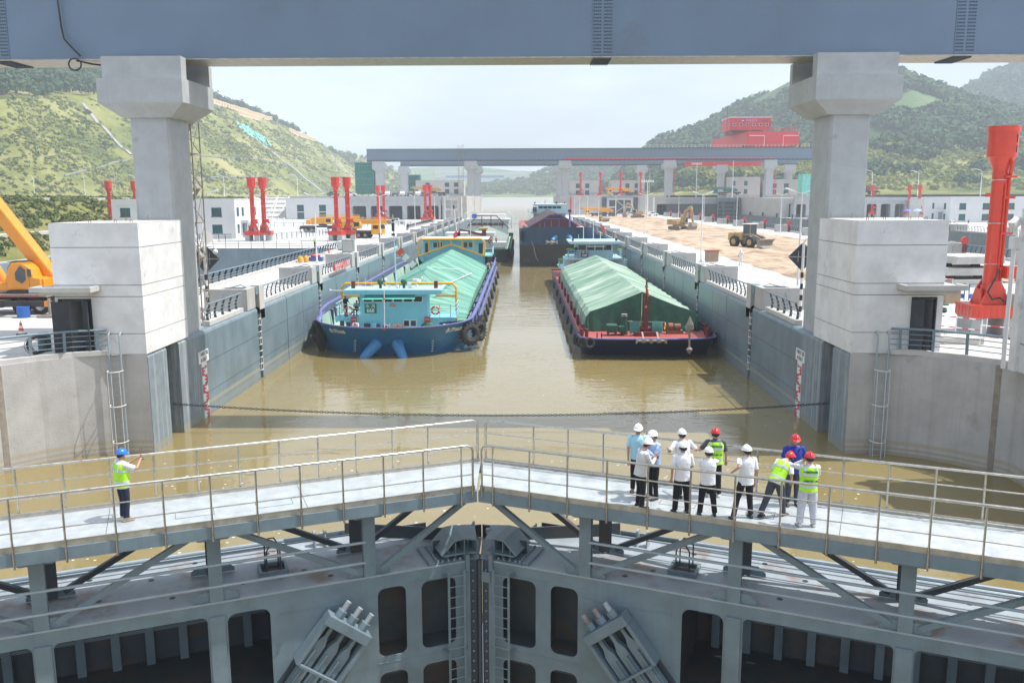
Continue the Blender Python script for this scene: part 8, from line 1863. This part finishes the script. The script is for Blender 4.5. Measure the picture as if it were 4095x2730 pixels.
# hills given by their skyline: list of (x/y, (z-12.45)/y) at distance Yc
def ridge(name, sky, yf, yc, yb, x_lo, x_hi, m, nx=140, ny=60, ns=6, power=.9, seed=3):
    sx = [a for a, _ in sky]; sz = [b for _, b in sky]
    def fn(x, y):
        top = interp(x/yc, sx, sz)*yc+12.45
        t = (y-yf)/(yc-yf) if y < yc else max(0, 1-(y-yc)/(yb-yc))
        t = max(0, min(1, t))*(1 if not name.startswith('right') else max(0, min(1, (x-60)/90)))
        g = t**1.2 if y < yc else t
        return 11.8+(top-11.8)*g + ns*fbm(x, y, 120, 5, seed)*min(1, t*3)*(1-t*.75)
    hill_obj(name, fn, x_lo, x_hi, yf, yb, nx, ny, m, 11.9); return fn
rightA = ridge('right_hill', [(.005, .0), (.02, .008), (.055, .031), (.111, .040), (.1606, .0590), (.212, .0765), (.2635, .107), (.322, .137), (.37, .157), (.42, .132), (.456, .1165), (.489, .106), (.56, .085), (.7, .06)], 520, 980, 1500, 62, 760, 'hill_wood', seed=5)
rightB = ridge('right_far_hill', [(.40, .06), (.47, .098), (.489, .108), (.523, .1285), (.566, .143), (.604, .151), (.70, .165), (.9, .17)], 700, 1400, 2100, 460, 1500, 'hill_wood', seed=8)
rightC = ridge('right_near_slope', [(.06, .0), (.10, .012), (.20, .042), (.30, .052), (.40, .058), (.5, .062), (.62, .07), (.8, .08)], 440, 640, 1200, 62, 620, 'hill_grass', seed=11, ns=4)
backL = ridge('left_far_mountain', [(-1.2, .12), (-.71, .185), (-.6, .155), (-.49, .150), (-.43, .137), (-.30, .05), (-.25, .0)], 1150, 1700, 2600, -2300, -380, 'hill_wood', seed=14)
farM = ridge('far_hills', [(-.35, .03), (-.147, .032), (-.117, .034), (-.07, .036), (-.02, .031), (.03, .027), (.055, .033), (.12, .03), (.3, .04)], 1550, 2200, 2690, -1100, 1000, 'hill_wood', nx=120, ny=40, ns=14, seed=17)
farN = ridge('far_low_hill', [(-.10, .0), (-.05, .008), (-.02, .013), (.01, .017), (.03, .028), (.06, .036), (.12, .045), (.2, .05)], 1260, 1500, 1900, -200, 400, 'hill_wood', nx=80, ny=30, ns=5, seed=19)
leftE = ridge('left_hill_end', [(-.25, .06), (-.177, .044), (-.147, .030), (-.117, .012), (-.09, .0)], 900, 1250, 1500, -420, -80, 'hill_grass', nx=70, ny=40, ns=3, seed=21)
# scattered foliage: crowns made of many small leaf-clump faces, one mesh each
def foliage(name, label, cat, spots, m, n_leaf, rng, squash=1.0, lf=.30, trunk=False):
    """spots: array of x,y,z(base),r"""
    S = np.array(spots); N = len(S)
    d = rng.normal(size=(N, n_leaf, 3)); d /= np.linalg.norm(d, axis=2, keepdims=True)
    d[..., 2] = np.abs(d[..., 2])*1.2-.25
    rad = rng.uniform(.55, 1.0, size=(N, n_leaf, 1))
    lump = 1+.28*np.sin(d[..., :1]*5+rng.uniform(0, 6, (N, 1, 1)))*np.cos(d[..., 1:2]*5+rng.uniform(0, 6, (N, 1, 1)))
    c = S[:, None, :3] + d*rad*lump*S[:, None, 3:4]*np.array([1, 1, squash]); c[..., 2] += S[:, 3:4]*squash*.45
    a = rng.normal(size=(N, n_leaf, 3)); a = a-(a*d).sum(2, keepdims=True)*d*.6; a /= np.linalg.norm(a, axis=2, keepdims=True)
    b_ = np.cross(d, a); b_ /= (np.linalg.norm(b_, axis=2, keepdims=True)+1e-6)
    s = (S[:, None, 3:4]*lf)*rng.uniform(.6, 1.4, size=(N, n_leaf, 1))
    q = np.stack([c-a*s-b_*s*.7, c+a*s-b_*s*.5, c+a*s*.7+b_*s, c-a*s*.6+b_*s*.8], axis=2).reshape(-1, 3)
    M_ = N*n_leaf; me = bpy.data.meshes.new(name); me.vertices.add(M_*4); me.vertices.foreach_set('co', q.astype(np.float32).ravel())
    me.loops.add(M_*4); me.loops.foreach_set('vertex_index', np.arange(M_*4, dtype=np.int32)); me.polygons.add(M_); me.polygons.foreach_set('loop_start', np.arange(0, M_*4, 4, dtype=np.int32)); me.polygons.foreach_set('loop_total', np.full(M_, 4, dtype=np.int32)); me.update(); me.validate()
    me.materials.append(MATS[m]); o = bpy.data.objects.new(name, me); COL.objects.link(o); return tag(o, label, cat, kind='stuff')
rng = np.random.RandomState(11)
sp = []
while len(sp) < 7600:
    y = rng.uniform(330, 1250); x = -rng.uniform(150, 480)
    if rng.rand() > 420/(y+50) or not -.72 < x/y < -.12: continue
    d = foot_d(x, y)
    if d < 2 or left_top(x, y): continue
    if fbm(x, y, 34, 3, 9)+.12 < rng.rand()*.8-.25: continue
    sp.append((x, y, left_h(x, y)-.2, rng.uniform(.6, 1.5)*(1.8 if rng.rand() < .06 else 1)))
foliage('hillside_shrubs', 'dense low shrubs covering the terraced left hillside', 'shrubs', sp[::3], 'shrub_leaf', 26, rng, .7, .34)
foliage('hillside_bright_shrubs', 'yellow green shrubs covering the terraced left hillside', 'shrubs', sp[1::3]+sp[2::3], 'bush_bright', 24, rng, .6, .34)
sp = []
while len(sp) < 2600:
    x = rng.uniform(-110, -63); y = rng.uniform(95, 300)
    if -69.5 < x < -66.5 or not -.62 < x/y < -.30: continue
    if x > -78 and y > 148: continue
    sp.append((x, y, left_lower(x, y)-.1, rng.uniform(.35, .95)))
foliage('embankment_shrubs', 'low green bushes on the embankment at the far left', 'shrubs', sp, 'shrub_leaf', 40, rng, .8, .26)
sp = []
while len(sp) < 2400:
    y = rng.uniform(400, 1230); x = -rng.uniform(200, 520)
    if not left_top(x, y) or rng.rand() > 600/(y+100) or not -.72 < x/y < -.1: continue
    sp.append((x, y, left_h(x, y)+rng.uniform(0, 3), rng.uniform(3.2, 5.5)))
foliage('ridge_wood', 'dark green wood along the crest of the left hill', 'wood', sp, 'tree_leaf', 70, rng, 1.25, .20)
def scatter(fn, x0, x1, y0, y1, n, rr, cond=lambda x, y, z: True, up=1.0):
    out = []; it = 0
    while len(out) < n and it < n*30:
        it += 1; x = rng.uniform(x0, x1); y = rng.uniform(y0, y1); z = fn(x, y)
        if z < 15 or not cond(x, y, z): continue
        r = rng.uniform(*rr); out.append((x, y, z+up*rng.uniform(0, .4)*r, r))
    return out
vis = lambda lo, hi: (lambda x, y, z: lo < x/y < hi)
foliage('right_hill_wood', 'dense wood covering the big right hill behind the bridge', 'wood', scatter(rightA, 0, 620, 600, 1020, 5600, (4, 7), lambda x, y, z: .0 < x/y < .64 and fbm(x, y, 130, 3, 30)+.06 > 0), 'tree_leaf', 34, rng, 1.1, .26)
foliage('right_far_wood', 'hazy wood on the steep far right hill', 'wood', scatter(rightB, 500, 1050, 900, 1430, 2200, (6, 9), vis(.42, .68)), 'tree_leaf', 30, rng, 1.1, .28)
foliage('right_slope_shrubs', 'bright green scrub on the near right slope above the road', 'shrubs', scatter(rightC, 50, 460, 450, 720, 3200, (1.2, 2.6), vis(.07, .66)), 'bush_bright', 44, rng, .8, .24)
foliage('right_slope_trees', 'clumps of darker trees on the near right slope', 'wood', scatter(rightC, 60, 460, 480, 760, 900, (3, 5), lambda x, y, z: .08 < x/y < .66 and fbm(x, y, 60, 3, 40) > .02), 'tree_leaf', 40, rng, 1.0, .26)
foliage('left_mountain_wood', 'bluish wood on the mountain far behind the left hill', 'wood', scatter(backL, -1500, -500, 1300, 1750, 2600, (8, 13), vis(-.75, -.3)), 'tree_leaf', 26, rng, 1.0, .30)
foliage('far_bank_wood', 'tree belt on the low hill beyond the canal bank', 'wood', scatter(farN, -150, 300, 1280, 1520, 900, (5, 8)), 'tree_leaf', 24, rng, 1.0, .3)
foliage('left_end_scrub', 'shrubs on the far end of the left hill near the bridge', 'shrubs', scatter(leftE, -400, -100, 920, 1270, 900, (2.5, 5)), 'shrub_leaf', 24, rng, .9, .32)
# stairs (drain channels) up the left hill, slogan panels, nets
def on_hill(x, y, dz=.25): return (x, y, left_h(x, y)+dz)
def channel(pts2, w, label):
    b = B(); rings = []
    for (xa, ya), (xb, yb) in zip(pts2, pts2[1:]):
        n = max(2, int(math.hypot(xb-xa, yb-ya)/3))
        P_ = [on_hill(lerp(xa, xb, i/n), lerp(ya, yb, i/n), .45) for i in range(n+1)]
        for p, q in zip(P_, P_[1:]): b.bar(p, q, w, .9)
    tag(b.obj('drain_channel', 'slope_concrete'), label, 'drain channel')
channel([(-175, 774), (-191, 778), (-215, 785), (-236, 792), (-255, 797), (-268, 793)], 2.8, 'pale concrete stepped drain running up the left hillside below the slogan panels')
channel([(-263, 534), (-249, 523), (-238, 517), (-226, 511)], 2.0, 'pale stepped drain on the left hillside just left of the left column')
channel([(-200, 1050), (-220, 1078), (-237, 1102), (-254, 1097)], 2.4, 'thin far drain channel near the end of the left hillside')
channel([(-227, 437), (-224, 506), (-214, 596), (-210.6, 671), (-208, 760), (-206, 860)], .6, 'thin pale bench line halfway up the left hillside')
channel([(-206, 462), (-197, 556), (-194, 616), (-189, 686), (-188, 800)], .6, 'thin pale bench line low on the left hillside')
NUM = lambda n: ['zeroth', *ORD, 'eighteenth', 'nineteenth', 'twentieth', 'twenty-first', 'twenty-second', 'twenty-third', 'twenty-fourth', 'twenty-fifth', 'twenty-sixth', 'twenty-seventh', 'twenty-eighth'][n]
for (xa, ya), (xb, yb), n, nm in (((-284, 790), (-283, 1015), 28, 'upper row'), ((-274, 868), (-274, 935), 12, 'lower row'), ((-269, 1036), (-262, 1135), 14, 'far row')):
    t = None
    for k in range(n):
        x, y = lerp(xa, xb, k/n), lerp(ya, yb, k/n); z = left_h(x, y); lab = 'cream slogan panel with a red character, %s from the left in the %s' % (NUM(k+1), nm)
        if t is None:
            t = thing('slogan_panel', lab, 'slogan panel', (x, y, z+.5), R(66), 'slogan panels on the left hillside'); B().box(-2.2, 2.2, -.15, .15, 0, 4.6).obj('panel', 'yellow_panel', t); text('安全质量进度创优'[k % 8], 3.0, 'crane_red', t, (0, -.2, 2.3), FRONT, ext=.02, name='character')
        else: dup(t, (x, y, z+.5), R(66), lab)
b = B(); n = 14; vs = []
for j in range(n+1):
    for i in range(n+1): x = -243-13*(i/n-.5)*2; y = 808+26*(j/n-.5)*2+2*math.sin(i); vs.append((x, y, left_h(x, y)+1.4+.6*math.sin(i*2.1+j)))
b.add(vs, [(j*(n+1)+i, j*(n+1)+i+1, (j+1)*(n+1)+i+1, (j+1)*(n+1)+i) for j in range(n) for i in range(n) if (i*7+j*5) % 11 < 8 and abs(i-7)+abs(j-7) < 10]); tag(b.obj('erosion_net', 'net_mint'), 'mint green erosion net sheet high on the left hillside', 'net')
b = B(); b.ball((-245, 529, 54), 5, 10, 6, (1, 1, .6)); 
for k, (x, y, r) in enumerate(((560, 940, 26), (590, 900, 20), (640, 880, 18))):
    b = B(); rj = random.Random(k); vs = []
    for j in range(9):
        for i in range(9): px = x+(i-4)*r/4; py = y+(j-4)*r/5; vs.append((px, py, max(rightA(px, py), rightB(px, py), rightC(px, py))+2.5+rj.random()))
    b.add(vs, [(j*9+i, j*9+i+1, (j+1)*9+i+1, (j+1)*9+i) for j in range(8) for i in range(8) if rj.random() < .6]); tag(b.obj('erosion_net', 'net_mint' if k != 1 else 'slope_concrete'), 'mint green erosion net patch on the far right hill, %s' % ('left one', 'middle pale one', 'right one')[k], 'net')
# grid of ribs on the concrete slope left of the white building
t = thing('rib_slope', 'concrete retaining slope with a grid of white ribs behind the left platform', 'retaining slope', (-98, 315, 5)); B().add([(-98, 302, 5), (-80.8, 302, 5), (-83, 318, 12.6), (-100, 318, 12.6)], [(0,1,2,3)]).obj('slope_face', 'stained_concrete', t, world=True)
b = B()
for k in range(9): x = -98+k*2.1; b.bar((x, 301.9, 5.05), (x-2+2*(k % 2), 317.8, 12.7), .45, .35)
for k in range(5): f = (k+.5)/5; b.bar((-98-2*f, 302+16*f-.1, 5.1+7.6*f), (-81-2*f, 302+16*f-.1, 5.1+7.6*f), .35, .45)
b.obj('rib_grid', 'pale_concrete', t, world=True)
# low white sheds far away
for k, (x, y, w_, h) in enumerate(((-150, 1960, 80, 9), (-40, 2020, 110, 9), (-95, 1840, 120, 11), (-170, 2060, 60, 9))):
    z = farM(x, y)+3; t = thing('far_shed', 'tiny %s roofed shed in the haze beyond the far bridge, %s' % (('white', 'white', 'blue', 'white')[k], ('left', 'upper right', 'largest', 'right')[k]), 'shed', (x, y, z)); B().box(-w_/2, w_/2, -10, 10, -6, h*.6).obj('wall', 'wall_white', t); B().prism([(-w_/2-1, h*.6), (w_/2+1, h*.6), (w_/2, h), (-w_/2, h)], 'y', -11, 11).obj('roof', 'sign_blue' if k == 2 else 'sign_white', t)
# ------------------------------------------------------------------ haze
hz = B().box(-2320, 1520, -140, 2700, -9.5, 300).obj('haze', 'sign_white'); tag(hz, 'pale blue summer haze filling the valley', 'haze', kind='stuff')
m = bpy.data.materials.new('haze'); m.use_nodes = True; n_, l_ = m.node_tree.nodes, m.node_tree.links; n_.remove(n_['Principled BSDF'])
pv = n_.new('ShaderNodeVolumePrincipled'); pv.inputs['Color'].default_value = (.82, .90, 1, 1); pv.inputs['Density'].default_value = .00036; pv.inputs['Anisotropy'].default_value = 0
l_.new(pv.outputs[0], n_['Material Output'].inputs['Volume']); hz.data.materials.clear(); hz.data.materials.append(m)
